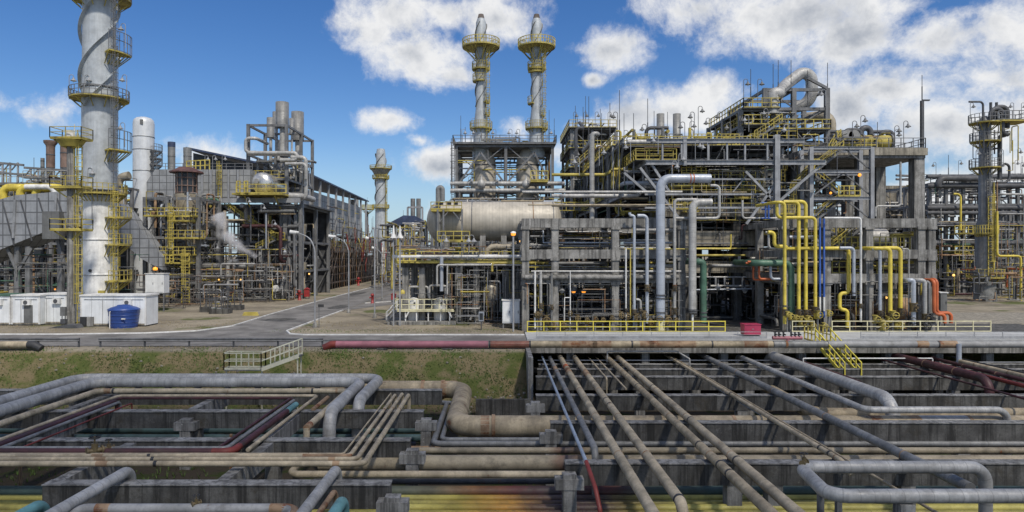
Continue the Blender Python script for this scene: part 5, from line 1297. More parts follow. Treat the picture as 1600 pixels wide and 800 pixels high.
# ================================================================== TWIN CHIMNEYS AND FURNACES
def twin():
    Y=125; k=Y/F
    T=Thing('furnace_structure','open steel furnace structure with two domed furnaces, under the twin chimneys','furnace',(XW(790,Y),Y,0))
    xs=[XW(a,Y) for a in (716,790,860)]; ys=[Y-5,Y+3,Y+11]
    zt=ZW(231,Y)
    frame(T,xs,ys,[ZW(318,Y),ZW(292,Y),zt-.3],M['steel'],.5,.36,brace=.8)
    deck(T,xs[0]-.6,xs[-1]+.6,ys[0]-.8,ys[-1],zt,'steel',.2); railing_(T,[(xs[0]-.6,ys[-1],zt),(xs[0]-.6,ys[0]-.8,zt),(xs[-1]+.6,ys[0]-.8,zt),(xs[-1]+.6,ys[-1],zt)],'steel',1.3,.1,1.6)
    for a,b in ((716,751),(790,751),(790,835),(860,835)):
        mb=MB(); mb.bar(W(a,288,Y-5.3),W(b,238,Y-5.3),.3); T.later('brace',mb,M['steel'])
    for a,b,c2 in ((738,752,768),(818,835,848)):
        mb=MB(); mb.bar(W(a,330,Y-5.2),W(b,300,Y-5.2),.3); T.later('brace',mb,M['steel']); mb=MB(); mb.bar(W(c2+2,330,Y-5.2),W(b,300,Y-5.2),.3); T.later('brace',mb,M['steel'])
    for px in (757.5,823.5):
        x=XW(px,Y); r=17.5*k; mb=MB(); mb.lathe([(r,ZW(400,Y)),(r,ZW(262,Y)),(r*.93,ZW(252,Y)),(r*.72,ZW(243,Y)),(r*.5,ZW(237,Y))],(x,Y-1.9,0),32); T.later('furnace_dome',mb,M['clad_drum'])
        ring(T,(x,Y-1.9),ZW(262,Y),r,.2,'steel_dark','dome_band'); ring(T,(x,Y-1.9),ZW(290,Y),r,.2,'steel_dark','dome_band')
    for py in (287,298,322): mb=MB(); mb.tube([(xs[0]-1,Y-6.3,ZW(py,Y-6)),(xs[-1]+2,Y-6.3,ZW(py,Y-6))],.38,10); T.later('header_pipe',mb,M['clad'])
    for px in (752,822): mb=MB(); mb.lathe([(.1,-.8),(.6,-.5),(.75,0),(.6,.5),(.2,.8),(.2,1.5)],(XW(px,Y-7),Y-7,ZW(288,Y-7)),14); T.later('pot',mb,M['clad'])
    z=ZW(282,Y-8); mb=MB(); mb.box(XW(829,Y-8),XW(856,Y-8),Y-8.5,Y-5.5,z-.3,z); T.later('platform',mb,M['yellow_steel']); railing_(T,[(XW(829,Y-8),Y-8.5,z),(XW(856,Y-8),Y-8.5,z)],'yellow',1.6,.13,.9)
    clutter(T,xs[0],xs[-1],Y-6,Y+8,8,ZW(300,Y),70,51,.15,.6)
    clutter(T,xs[0],xs[-1],Y-5,Y+8,ZW(300,Y),zt-1,50,52,.12,.4)
    clutter(T,xs[0],xs[-1],Y-4,Y+8,zt,zt+2.2,26,53,.15,.5,vert=.6)
    for px,py,h in ((720,232,5),(866,232,4.5),(706,300,9),(712,315,10),(858,232,6),(727,232,3)): rod(T,XW(px,Y-5),Y-5,ZW(py,Y),h)
    for px in (722,735,775,800,812,856): lamp(T,XW(px,Y-5),Y-5.5,zt,2.4,random.choice((-1,1)))
    for px in (846,732,772): lamp(T,XW(px,Y-7),Y-7,ZW(300,Y),2.0,1)
    mb=MB(); mb.ladder(XW(711,Y),Y-6,2,zt,t=.1); T.later('ladder',mb,M['steel'])
    x=XW(804.5,Y); mb=MB(); mb.lathe([(4.5*k,zt),(4.5*k,zt+1.9),(1.5*k,zt+2.6)],(x,Y+4,0),12); T.later('small_vessel',mb,M['clad'])
    T.flush()
    for l,px,lean in (('left one of the twin chimneys with a broad yellow ring platform near its pointed top',752,-1),('right one of the twin chimneys with a broad yellow ring platform near its pointed top',837.5,1)):
        x=XW(px,Y); c=(x,Y-2); S_=Thing('chimney_stack',l,'chimney',(x,Y-2,zt)); k2=(Y-2)/F
        Zp=lambda py: ZW(py,Y-2)
        mb=MB(); mb.lathe([(12.5*k2,zt-2.2),(12*k2,Zp(222)),(10.5*k2,Zp(190)),(8.2*k2,Zp(170)),(8*k2,Zp(60)),(8*k2,Zp(36)),(5.5*k2,Zp(29)),(3.8*k2,Zp(23))],c+(0,),32); S_.later('shell',mb,M['clad_stack'])
        mb=MB(); mb.lathe([(5.7*k2,Zp(29.5)),(4*k2,Zp(22.6)),(3.2*k2,Zp(23.5))],c+(0,),24); S_.later('tip',mb,M['steel_brown'])
        for ph in (0.3,2.4,4.5): strake(S_,c,Zp(168),Zp(36),8*k2,8*k2,1.5,ph+lean,'clad_dull',.2)
        ringdeck(S_,c,Zp(74),8.2*k2,29*k2,'yellow',0,360,t=.1,h=1.3,n=40)
        for a in range(0,360,45):
            ca,sa=math.cos(math.radians(a+12)),math.sin(math.radians(a+12)); mb=MB(); mb.bar((c[0]+26*k2*ca,c[1]+26*k2*sa,Zp(76)),(c[0]+8.2*k2*ca,c[1]+8.2*k2*sa,Zp(96)),.13); S_.later('strut',mb,M['yellow_steel'])
        for py,ro,a0,a1 in ((108,14,0,360),(127,13,120,300) if lean<0 else (113,13,180,330),(160,14,-60,40) if lean<0 else (162,14,140,240),(201,17.5,0,360),(180,14,-60,40) if lean<0 else (181,13,-60,40)):
            ringdeck(S_,c,Zp(py),8.3*k2 if py<170 else 11*k2,ro*k2,'yellow_steel',a0,a1,t=.06,h=1.2,brk=py in(108,201))
        mb=MB(); mb.ladder(x+11*k2,Y-3.4,zt,Zp(76),t=.08); S_.later('ladder',mb,M['yellow_steel'])
        for dx,py in ((-24,74),(22,74),(-14,201),(14,201)): lamp(S_,XW(px+dx,Y),Y-2,Zp(py),1.9,1 if dx<0 else -1)
        S_.flush()
twin()
# ================================================================== THE HORIZONTAL DRUM AND CENTRE DECK
def drum():
    Y=88; k=Y/F; r=30.5*k; T=Thing('storage_drum','huge horizontal tan grey drum with ribbed cladding, beside a yellow inspection platform','drum',(XW(770,Y),Y,ZW(405,Y)))
    zc=ZW(345.5,Y-r*.2); x0,x1=XW(686,Y),XW(862,Y)
    pr=[(.05,x0-r*.62)]+[(r*math.sin(a*math.pi/16),x0-r*.62*math.cos(a*math.pi/16)) for a in range(1,9)]+[(r,x1)]+[(r*math.cos(a*math.pi/16),x1+r*.5*math.sin(a*math.pi/16)) for a in range(1,9)]
    mb=MB(); mb.lathe(pr,(0,Y,zc),56,axis='x'); 
    T.later('shell',mb,M['clad_drum'])
    for px in (738,832,863,690):
        x=XW(px,Y); mb=MB(); mb.lathe([(r,x-.06),(r*1.008,x-.05),(r*1.008,x+.05),(r,x+.06)],(0,Y,zc),48,axis='x'); T.later('band',mb,M['pipe_rust' if px==832 else 'steel'])
    for px in (700,755,787,845):
        x=XW(px,Y); mb=MB(); mb.box(x-.35,x+.35,Y-r*.8,Y+r*.8,ZW(405,Y),zc-r*.75); T.later('saddle',mb,M['concrete'])
    z=ZW(376,Y-r-1.5); mb=MB(); mb.box(XW(688,Y),XW(738,Y),Y-r-1.6,Y-r-.2,z-.2,z); T.later('platform',mb,M['yellow_steel']); railing_(T,[(XW(688,Y),Y-r-1.6,z),(XW(736,Y),Y-r-1.6,z)],'yellow',1.15,.1,1.0)
    z=ZW(327,Y-r-1.5); mb=MB(); mb.box(XW(678,Y),XW(724,Y),Y-r-1.4,Y-r*.7,z-.25,z); T.later('top_platform',mb,M['yellow_steel']); railing_(T,[(XW(678,Y),Y-r-1.4,z),(XW(724,Y),Y-r-1.4,z)],'yellow_steel',.9,.09,.9)
    for px in (684,693,722): mb=MB(); mb.bar((XW(px,Y-4),Y-r-1.5,ZW(405,Y-4)),(XW(px,Y-4),Y-r-1.5,z),.2); T.later('platform_post',mb,M['steel'])
    for a,b in ((688,700),(720,708)): mb=MB(); mb.bar(W(a,345,Y-r-1.4),W(b,331,Y-r-1.4),.12); T.later('brace',mb,M['steel'])
    mb=MB(); mb.tube(route(W(684.5,405,Y-r-1),('z',293),('m',(.55,0,0)),('z',314)),.3,12,R=.5); T.later('vent_pipe',mb,M['clad_dull'])
    for px in (693,705,715): mb=MB(); mb.cbox((XW(px,Y),Y-r-1,ZW(321,Y)),.5,.4,.35); T.later('gauge',mb,M['black_iron'])
    T.flush()
drum()
def centre_deck():
    Y=80; T=Thing('process_unit','process unit with a yellow edged deck under the huge drum','process unit',(XW(715,Y),Y,0))
    z=ZW(408,Y)
    xs=[XW(a,Y) for a in (634,660,716,745,790,812)]; ys=[Y,Y+8,Y+17]
    for x in xs:
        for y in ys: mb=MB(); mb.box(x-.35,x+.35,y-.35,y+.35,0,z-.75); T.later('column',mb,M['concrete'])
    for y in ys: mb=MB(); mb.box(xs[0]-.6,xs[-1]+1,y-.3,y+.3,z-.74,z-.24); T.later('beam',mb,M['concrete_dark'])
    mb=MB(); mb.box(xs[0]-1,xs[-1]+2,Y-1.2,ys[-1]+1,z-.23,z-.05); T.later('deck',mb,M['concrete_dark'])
    mb=MB(); mb.box(xs[0]-1,xs[-1]+2,Y-1.26,Y-1.2,z-.23,z-.03); T.later('deck_edge',mb,M['yellow'])
    railing_(T,[(xs[0]-1,Y-1.2,z-.04),(xs[-1]+2,Y-1.2,z-.04)],'yellow',1.15,.09,1.5)
    railing_(T,[(XW(624,Y),Y-1.5,z),(XW(652,Y),Y-1.5,z)],'yellow',1.35,.13,.6)
    mb=MB(); mb.tube([(XW(612,78),78.6,ZW(401,78.6)),(XW(820,78),78.6,ZW(401,78.6))],.22,12); T.later('header_pipe',mb,M['white_paint'])
    for pts,d,m in ((route(W(683,447,77),('z',414),('x',820)),.24,'clad'),(route(W(699,460,77),('z',414),('x',740)),.2,'clad'),(route(W(690,455,77.5),('z',401)),.42,'clad_blue'),(route(W(769,424,77),('z',411),('x',860)),.28,'yellow'),(route(W(760,398,81),('z',386),('x',830)),.7,'clad_tan')):
        mb=MB(); mb.tube(pts,d/2,10,R=1.3*d); T.later('large_pipe',mb,M[m])
    clutter(T,xs[2],xs[-1]+1,Y-3,Y+10,.3,z-1,100,61,.06,.24,vert=.5,pal=[('clad',5),('steel_dark',6),('steel_light',5),('pipe_grey',4),('yellow_steel',1),('pipe_green',1)])
    clutter(T,xs[0],xs[-1],Y,Y+15,z,z+1.6,60,62,.08,.35,vert=.5)
    clutter(T,XW(600,Y),xs[1],Y+5,Y+30,.3,z+5,60,63,.08,.35,vert=.55)
    mb=MB(); mb.lathe([(.03,3.6),(.8,3.3),(1.0,2.9),(1.0,1.2),(.2,.6)],(XW(767,Y+1),Y+1,1.2),18); T.later('vessel',mb,M['clad_drum'])
    for px in (615,625): mb=MB(); mb.lathe([(.4,0),(.15,.5),(.06,1.4)],(XW(px,77),77,ZW(372,77)),10); T.later('lamp',mb,M['white_paint']); mb=MB(); mb.bar((XW(px,77),77,0),(XW(px,77),77,ZW(372,77)),.14); T.later('lamp_pole',mb,M['steel_light'])
    for px in (690,725,733): lamp(T,XW(px,Y-1.3),Y-1.4,z+1,2.0,1)
    mb=MB(); mb.lathe(BALL(.13),(XW(813,79),79,ZW(377,79)),10); T.later('work_light',mb,M['lamp_warm'])
    mb=MB(); mb.box(xs[1],xs[-1]+2,Y+16.8,Y+17.1,0,z-1); T.later('wall_shade_backing',mb,M['steel_dark'])  # dark sheet behind the bay, coloured in place of deep shade
    T.flush()
centre_deck()
def skid():
    Y=80; T=Thing('tank_skid','low skid with two pale tanks on a yellow railed platform beside the concrete rack','tank skid',(XW(666,Y),Y,.2))
    x0,x1=XW(619,Y),XW(711,Y); z=ZW(483,Y)
    mb=MB(); mb.box(XW(610,Y),XW(714,Y),Y-2.2,Y+3.2,0,.35); T.later('plinth',mb,M['concrete'])
    mb=MB(); mb.box(x0,x1,Y-1.5,Y+1.9,z-.18,z); T.later('platform',mb,M['yellow_pale'])
    railing_(T,[(x0,Y+1.9,z),(x0,Y-1.5,z),(x1,Y-1.5,z),(x1,Y+1.9,z)],'yellow_pale',1.25,.09,.9)
    for px in (636,653,671,690,704): x=XW(px,Y); mb=MB(); mb.bar((x,Y-1.3,.35),(x,Y-1.3,z-.18),.13); T.later('leg',mb,M['white_paint'])
    for a,b in ((634,640),(706,700)): mb=MB(); mb.bar(W(a,496,Y-1.4),W(b,484.5,Y-1.4),.16); T.later('brace',mb,M['white_paint'])
    for px in (646,688): x=XW(px,Y); mb=MB(); mb.lathe([(.75,.36),(.8,.6),(.8,z+1.1),(.75,z+1.2),(.1,z+1.35)],(x,Y+.2,0),24); T.later('tank',mb,M['white_paint']); mb=MB(); mb.cbox((x+.2,Y-.63,z+.7),.2,.06,.3); T.later('sight_plate',mb,M['black_iron'])
    for pts in (route(W(639,470,Y),('z',448),('x',669),('z',462)),route(W(671,466,Y-.5),('z',446),('x',696),('z',470)),route(W(699,470,Y-.6),('z',447),('x',690))): mb=MB(); mb.tube(pts,.13,10,R=.3); T.later('pipe',mb,M['clad'])
    clutter(T,x0+.5,x1-.5,Y-.8,Y+1.2,z+.9,z+1.9,22,71,.06,.14,pal=[('steel_dark',3),('pipe_rust',2),('steel',2)])
    stairs(T,(x0-.9,Y-1.6,.35),(x0+.3,Y-1.6,z),.8,'white_paint',.06)
    mb=MB(); mb.lathe([(.28,0),(.3,.2),(.18,.42),(.02,.5)],(XW(631.5,Y),Y-1.4,ZW(458,Y)),14); T.later('warning_light',mb,M['yellow'])
    T.flush()
skid()
# ================================================================== CONCRETE PIPE RACK (front)
ZL=[6.0,8.54,11.8]
def concrete_rack(label,pxs,rows,xl0,xl1,levels=ZL,seed=1,Y0=72.0):
    T=Thing('concrete_rack',label,'pipe rack',(XW(sum(pxs)/len(pxs),Y0),Y0,0))
    xs=[XW(p,Y0) for p in pxs]
    for j,y in enumerate(rows):
        for x in xs:
            w=.74 if j==0 else .7
            mb=MB(); mb.box(x-w/2,x+w/2,y-.4,y+.4,-.1,levels[-1]-.25); T.later('column',mb,M['concrete'])
            if j==0:
                for z in levels: mb=MB(); mb.box(x-w/2-.12,x+w/2+.12,y-.52,y+.5,z-1.15,z-.82); T.later('corbel',mb,M['concrete'])
        for z in levels:
            mb=MB(); e=j*.011; mb.box(xl0-e,xl1+e,y-.46-e,y+.45,z-.95+e,z+e); T.later('beam',mb,M['concrete'])
    for x in xs:
        for z in levels: mb=MB(); mb.box(x-.26,x+.26,rows[0]+.46,rows[-1]-.47,z-.8,z-.06); T.later('long_beam',mb,M['concrete'])
    return T,xs
rows=[72,79,86,94]
T,xs=concrete_rack('three level dark stained concrete pipe rack, left part beside the huge drum',[821,867,961,1064],rows,XW(815,72),XW(1070,72))
deck(T,xs[0]-.3,xs[-1],80,94,11.95,'steel_dark',.1); deck(T,xs[1],xs[-1],74,94,6.1,'steel_dark',.08)  # upper deck added to cast shade within the rack
clutter(T,xs[0],xs[-1],73,90,6.2,8.0,46,81,.12,.5,vert=.15)
clutter(T,xs[0],xs[-1],73,90,8.7,11.4,56,82,.12,.5,vert=.2)
clutter(T,xs[0],xs[-1],73.5,92,.3,5,90,83,.1,.4,vert=.5,pal=[('steel_dark',8),('black_iron',4),('clad_dull',4),('pipe_rust',2),('yellow_steel',1)])
for l,a,b,py,Y,d,m in ((0,816,1066,345,75,.3,'clad'),(0,830,1064,424,71,.22,'clad'),(0,816,1060,433,71.2,.5,'concrete'),(0,975,1142,389,71,.14,'yellow'),(0,816,1066,300,74,.3,'clad'),(0,825,1066,320,74,.16,'pipe_sand')):
    mb=MB(); mb.tube([W(a,py,Y),W(b,py,Y)],d/2,10); T.later('pipe',mb,M[m])
for i in range(9): # motors in a row under the rack
    y=76+i*1.6; x=XW(935,72)+.3*i*.6; mb=MB(); mb.tube([(x-.6,y,.8),(x+.5,y,.8)],.35,12); mb.cbox((x,y,.35),1.2,.5,.5); T.later('pump_motor',mb,M['steel_dark'])
for px,py,Y,lit in ((896,455,75,1),(912,455,76,1),(878,455,74,0),(940,448,74,0),(1122,450,80,0),(1164,455,82,0)):
    mb=MB(); x=XW(px,Y); z=ZW(py,Y); mb.lathe([(.07,.5),(.1,.4),(.34,.08),(.36,0)],(x,Y,z),10); T.later('hanging_lamp',mb,M['steel_light'])
    mb=MB(); mb.lathe([(.02,-.25),(.22,-.12),(.24,.0)],(x,Y,z-.01),10); T.later('bulb',mb,M['lamp_orange' if lit else 'white_paint'])
    mb=MB(); mb.tube([(x,Y,z+.5),(x,Y,z+1.1)],.04,6); T.later('lamp_hanger',mb,M['steel'])
mb=MB(); mb.rail([(XW(825,74),74,6.1),(XW(860,74),74,6.1)],1.1,.09,.8); T.later('railing',mb,M['yellow'])
mb=MB(); mb.rail([(XW(875,75),75,6.1),(XW(950,75),75,6.1)],1.1,.09,1.2); T.later('railing',mb,M['yellow_steel'])
mb=MB(); mb.rail([(XW(1000,74),74,2.2),(XW(1060,74),74,2.2)],1.1,.08,.8); T.later('railing',mb,M['yellow'])
T.flush()
T,xs=concrete_rack('three level dark stained concrete pipe rack, right part behind the yellow pipes',[1226,1290,1356,1437,1453],rows,XW(1222,72),XW(1460,72))
deck(T,xs[0]-.3,xs[-1],80,94,11.95,'steel_dark',.1); deck(T,xs[0],xs[-1],74,94,6.1,'steel_dark',.08)  # here too the upper deck is put in to cause shade
clutter(T,xs[0],xs[-1],73,92,6.2,8.0,46,84,.12,.5,vert=.15)
clutter(T,xs[0],xs[-1],73,92,8.7,11.4,56,85,.12,.5,vert=.2)
clutter(T,xs[0],xs[-1],71.5,92,.3,5,90,86,.1,.4,vert=.5,pal=[('steel_dark',7),('black_iron',3),('clad_dull',4),('pipe_rust',2),('yellow_steel',2)])
mb=MB(); mb.tube([(XW(1250,77),77,1.9),(XW(1425,77),77,1.9)],1.2,20); T.later('horizontal_vessel',mb,M['pipe_rust'])
mb=MB(); mb.tube([(XW(1290,78),78,ZW(365,78)),(XW(1340,78),78,ZW(365,78))],1.0,20); T.later('horizontal_vessel',mb,M['clad_dull'])
mb=MB(); mb.tube([(XW(1340,76),76,ZW(371,76)),(XW(1382,76),76,ZW(371,76))],1.0,20); T.later('horizontal_vessel',mb,M['clad'])
for a,b,z in ((1365,1422,8.6),(1360,1420,5.9),(1262,1350,8.6),(1300,1345,6.0)): mb=MB(); mb.rail([(XW(a,73.2),73.2,z),(XW(b,73.2),73.2,z)],1.3,.1,.7); T.later('railing',mb,M['yellow'])
stairs(T,W(1300,392,75),W(1345,357,75),.9,'yellow_steel',.08); stairs(T,W(1345,392,76),W(1292,358,76),.9,'yellow_steel',.08)
for px,py,lit in ((1385,465,1),(1438,465,1),(1490,430,1)): mb=MB(); x=XW(px,74); mb.lathe(BALL(.13),(x,74,ZW(py,74)),10); T.later('bulb',mb,M['lamp_warm'])
T.flush()
# passage structure between: tan concrete beams receding
def passage():
    T=Thing('concrete_rack','tan weathered concrete rack set back between the two dark stained ones','pipe rack',(XW(1140,84),84,0))
    xs=[XW(a,84) for a in (1075,1150,1215)]
    for j,y in enumerate((84,92,100,110)):
        for x in xs: mb=MB(); mb.box(x-.45,x+.45,y-.45,y+.45,0,ZW(317,84)-.4); T.later('column',mb,M['concrete_dark'])
        for (pa,pb) in ((317,339),(361,384),(408,426)):
            za,zb=ZW(pa,84),ZW(pb,84); mb=MB(); mb.box(xs[0]-3,xs[-1]+2,y-.5-.01*j,y+.5,zb,za); T.later('beam',mb,M['concrete_tan'])
    for x in xs:
        for pa,pb in ((319,337),(363,382),(410,424)): mb=MB(); mb.box(x-.3,x+.3,84.5,109,ZW(pb,84),ZW(pa,84)); T.later('long_beam',mb,M['concrete_dark'])
    for pa in (340,385,427): deck(T,xs[0]-3,xs[-1]+2,85,110,ZW(pa,84)+.2,'steel_dark',.1)
    clutter(T,xs[0]-2,xs[-1]+1,82,100,.3,5,70,91,.12,.5,vert=.5,pal=[('steel_dark',6),('black_iron',4),('clad_dull',3),('steel',2)])
    clutter(T,xs[0]-2,xs[-1]+1,82.5,100,6,8,40,92,.12,.45,vert=.2); clutter(T,xs[0]-2,xs[-1]+1,82.5,100,9,12,40,93,.12,.45,vert=.2)
    Y=82.6
    for a,b,py,d,m in ((1085,1215,399,.28,'yellow_steel'),(1060,1215,433,.2,'clad'),(1110,1200,447,.3,'clad'),(1100,1210,388,.14,'yellow')):
        mb=MB(); mb.tube([W(a,py,Y),W(b,py,Y)],d/2,10); T.later('pipe',mb,M[m])
    for px in (1118,1132,1146,1160,1174,1188): mb=MB(); mb.tube([W(px,433,Y),W(px,450,Y)],.12,8); T.later('pipe',mb,M['steel_light'])
    mb=MB(); mb.tube([W(1085,453,Y-1),W(1197,451,Y-1)],.1,8); T.later('pipe',mb,M['clad_blue'])
    mb=MB(); mb.tube([W(1187,488,80),W(1187,500,80)],.45,14); T.later('red_drum',mb,M['red_paint'])
    T.flush()
passage()
mb=MB(); mb.box(XW(1140,92),XW(1215,92),130,130.5,0,9); 
# ================================================================== UPPER STEEL STRUCTURE
def upper():
    Y0,Y1=80.5,150; T=Thing('process_structure','large grey steel process structure with two railed decks above the concrete racks','process structure',(XW(1130,Y0),Y0,0))
    zA=ZW(215,Y0); zB=ZW(249,Y0)
    xa=XW(975,Y0); xb=XW(1010,Y0); xr=XW(1290,Y0); xm=XW(1213,Y0)
    ys=[Y0,92,104,116,128,140,Y1]
    # front frame: double flanged girders
    for z,x0,x1,h in ((zA-.15,xb,xr-2.5,.5),(zB-.1,xb,xr,.56)):
        mb=MB(); mb.ibeam((x0,Y0,z-h/2),(x1,Y0,z-h/2),.4,h); T.later('front_girder',mb,M['steel_light'])
        mb=MB(); mb.ibeam((x0,92,z-h/2),(x1,92,z-h/2),.4,h*.9); T.later('girder',mb,M['steel'])
    for px in (1035,1065,1107,1136,1164,1199): 
        mb=MB(); x=XW(px,Y0); mb.ibeam((x,Y0+.02,zB-.1),(x,Y0+.02,zA-.7),.2,.2) ; T.later('hanger',mb,M['steel_light'])
    mb=MB(); x=XW(1070,Y0); mb.ibeam((x,Y0+.05,zB-.75),(x,Y0+.05,zA+.1),.42,.42); T.later('column',mb,M['steel_light'])
    for px,w in ((1213,.6),):
        x=XW(px,Y0); mb=MB(); mb.ibeam((x,Y0-.1,11.9),(x,Y0-.1,zA+.3),w,w); T.later('column',mb,M['steel_light'])
    for x,z in ((xm,zB),(xm,zB)): pass
    for a,b,c,d in ((1213,318,1290,252),(1213,318,1165,268),(1166,350,1213,285),(1015,252,1046,300),(1000,262,1060,340),(975,270,1010,300)):
        mb=MB(); mb.bar(W(a,b,Y0+.25),W(c,d,Y0+.25),.27); T.later('brace',mb,M['steel_light'])
    for k in range(6):
        x=xb+2+k*3.2; mb=MB(); mb.bar((x,Y0+.3,zB-.1),(x+7,92-.3,zA-.9),.25); T.later('brace',mb,M['steel'])
    for y in ys[1:]:
        for x in (xa,xb+3,xb+9,xm,xr-1):
            mb=MB(); mb.bar((x,y,0),(x,y,zA-.2 if x>xa else zA),.42*shrink()); T.later('column',mb,M['steel'])
        for z in (zA-.2,zB-.2,15.5,12.6):
            mb=MB(); mb.bar((xa,y+.02,z-.2),(xr-1,y+.02,z-.2),.28,.4*shrink()); T.later('beam',mb,M['steel'])
        if y<130:
            for x0,x1 in ((xa,xb+3),(xb+3,xb+9),(xb+9,xm)):
                mb=MB(); a=random.random()<.5; mb.bar((x0 if a else x1,y-.1,12),(x1 if a else x0,y-.1,zB-1),.26); T.later('brace',mb,M['steel'])
    # left edge beams receding, struts below
    for x,z in ((xa,zA),(xb,zB),(xb+3,zB-.2),(xa,15.5)): mb=MB(); mb.ibeam((x,Y0,z-.35),(x,Y1,z-.35),.35,.6); T.later('edge_girder',mb,M['steel_light'])
    for y in ys[:-1]:
        mb=MB(); mb.bar((xb,y+.3,zB-.8),(xb+2.2,y+4,13.5),.26); T.later('brace',mb,M['steel'])
        mb=MB(); mb.bar((xa,y+.3,zA-.8),(xa+.05,y+6,16),.22); T.later('brace',mb,M['steel'])
    deck(T,xa-.4,xr-2,86,Y1,zA+.04,'steel_dark',.12); deck(T,xb-1.2,xm,Y0+.3,Y1,zB+.03,'steel_dark',.1); 
    deck(T,xa,xr-1,88,Y1,15.6,'steel_dark',.1); deck(T,xa,xr-1,95,Y1,12.5,'steel_dark',.1)
    mb=MB(); mb.box(xa,xr,Y1+.3,Y1+.7,11,zB); T.later('shade_screen',mb,M['steel_dark'])  # dark sheet closing the frame, its colour standing for shade
    # railings
    railing_(T,[(xa-.4,86,zA),(xa-.4,Y1,zA)],'yellow_steel',1.2,.1,1.6); railing_(T,[(xb-1.2,Y0+.3,zB),(xb-1.2,Y1,zB)],'yellow_steel',1.3,.11,1.4)
    railing_(T,[(xa-.4,86,zA),(xm-1,86,zA)],'yellow_steel',1.1,.09,1.5); railing_(T,[(xb-1.2,Y0+.3,zB),(XW(1058,Y0),Y0+.3,zB)],'yellow_steel',1.3,.09,1.5)
    railing_(T,[(xb-1.2,Y0+1.8,zB),(XW(1058,Y0),Y0+1.8,zB)],'yellow_steel',1.3,.09,1.6)
    for y in (96,110,124): railing_(T,[(xa-.4,y,15.6),(xa-.4,y+10,15.6)],'yellow_steel',1.2,.12,1.4)
    # yellow cage platform in the middle
    z=ZW(271,82.5); mb=MB(); mb.box(XW(1065,82.5),XW(1103,82.5),82.2,84.5,z-.12,z); T.later('platform',mb,M['yellow_steel']); 
    mb=MB(); mb.rail([(XW(1065,82.4),82.4,z),(XW(1103,82.4),82.4,z)],1.35,.11,.55); T.later('railing',mb,M['yellow'])
    z=ZW(291,82.3); mb=MB(); mb.box(XW(1045,82.3),XW(1116,82.3),82.0,84.5,z-.12,z); T.later('platform',mb,M['yellow_steel']); mb=MB(); mb.rail([(XW(1045,82),82,z),(XW(1116,82),82,z)],1.3,.1,.6); T.later('railing',mb,M['yellow'])
    # air coolers and yellow gear on the top deck
    for px in (1075,1092,1118,1132):
        x=XW(px,96); mb=MB(); mb.cbox((x,96,zA+.7),1.6,2.2,1.3); mb.lathe([(.7,0),(.7,.3),(.5,.5)],(x,96,zA+1.36),12); T.later('yellow_machine',mb,M['yellow_steel'])
        mb=MB(); mb.rail([(x-1.3,94.4,zA),(x+1.3,94.4,zA)],1.7,.16,.6); T.later('railing',mb,M['yellow'])
    mb=MB(); mb.box(XW(982,96),XW(1078,96),95,104,zA+.1,zA+1.2); T.later('cooler_bank',mb,M['concrete_tan'])
    for px in (1032,1057.5):
        x=XW(px,98); r=6*98/F; mb=MB(); mb.lathe([(r,zA),(r,ZW(178,98)),(r*.9,ZW(178,98)),(r*.88,ZW(182,98))],(x,98,0),18); T.later('vent_stack',mb,M['clad_dull'])
    mb=MB(); mb.tube(route(W(925,350,84),('z',209),('x',934),('m',(0,14,0))),.3,12,R=.7); T.later('tall_pipe',mb,M['clad'])
    mb=MB(); mb.tube(route(W(900,270,112),('z',200),('x',912),('m',(0,6,2)),),.26,12,R=.8); T.later('tall_pipe',mb,M['steel_dark'])
    mb=MB(); mb.tube(route(W(980,222,84),('x',1120)),.32,10); T.later('header_pipe',mb,M['clad'])
    mb=MB(); mb.tube([W(985,228,90),W(1150,228,90)],.45,10); T.later('header_pipe',mb,M['yellow_steel'])
    for px in (958,966): mb=MB(); mb.tube([W(px,295,88),W(px,262,88),W(px+1,240,90)],.28,12); T.later('yellow_vessel',mb,M['yellow_steel'])
    mb=MB(); mb.tube(route(W(862,273,86),('x',946),('m',(1.2,1,.8)),('m',(3,0,0))),.2,10,R=.5); T.later('yellow_line',mb,M['yellow_steel'])
    mb=MB(); mb.tube(route(W(862,306,83),('x',995),('m',(1.6,2,1.1)),('z',280)),.24,10,R=.6); T.later('header_pipe',mb,M['clad'])
    mb=MB(); mb.tube(route(W(862,321,83),('x',1010)),.17,10,R=.6); T.later('header_pipe',mb,M['pipe_sand'])
    # far left tail of the structure
    for y in (150,168,186,204):
        for x in (xa-1,xa+8): mb=MB(); mb.bar((x,y,0),(x,y,zA-3),.5); T.later('column',mb,M['steel'])
    for z in (zA-3,zB-3,13): 
        mb=MB(); mb.box(xa-1.5,xa+9,151,204,z-.15,z); T.later('deck',mb,M['steel_dark']); railing_(T,[(xa-1.5,151,z),(xa-1.5,204,z)],'yellow_steel',1.5,.17,3)
    clutter(T,xa-1,xa+8,152,204,8,zA-1,60,104,.3,1.0,vert=.5)
    # piping everywhere
    clutter(T,xa+.5,xm,84,120,12,15,75,101,.15,.6,vert=.3); clutter(T,xa+.5,xm,83,122,15.8,zB-.6,75,102,.12,.6,vert=.4)
    clutter(T,xb,xm+6,88,118,zB,zA-.5,60,103,.12,.55,vert=.25); clutter(T,xa,xm-3,88,140,zA,zA+2.6,70,105,.12,.5,vert=.5,pal=[('yellow_steel',6),('yellow',2),('clad_dull',4),('steel_dark',4),('pipe_rust',3),('steel',3)])
    R=random.Random(77)
    for px,top,y in ((902,178,100),(911,162,108),(920,145,96),(940,172,110),(953,155,90),(968,135,92),(975,172,104),(990,171,90),(1012,148,88),(1022,168,100),(1080,172,95),(1141,160,88),(1043,170,110)):
        rod(T,XW(px,y),y,zA-.5,ZW(top,y)-zA,.05)
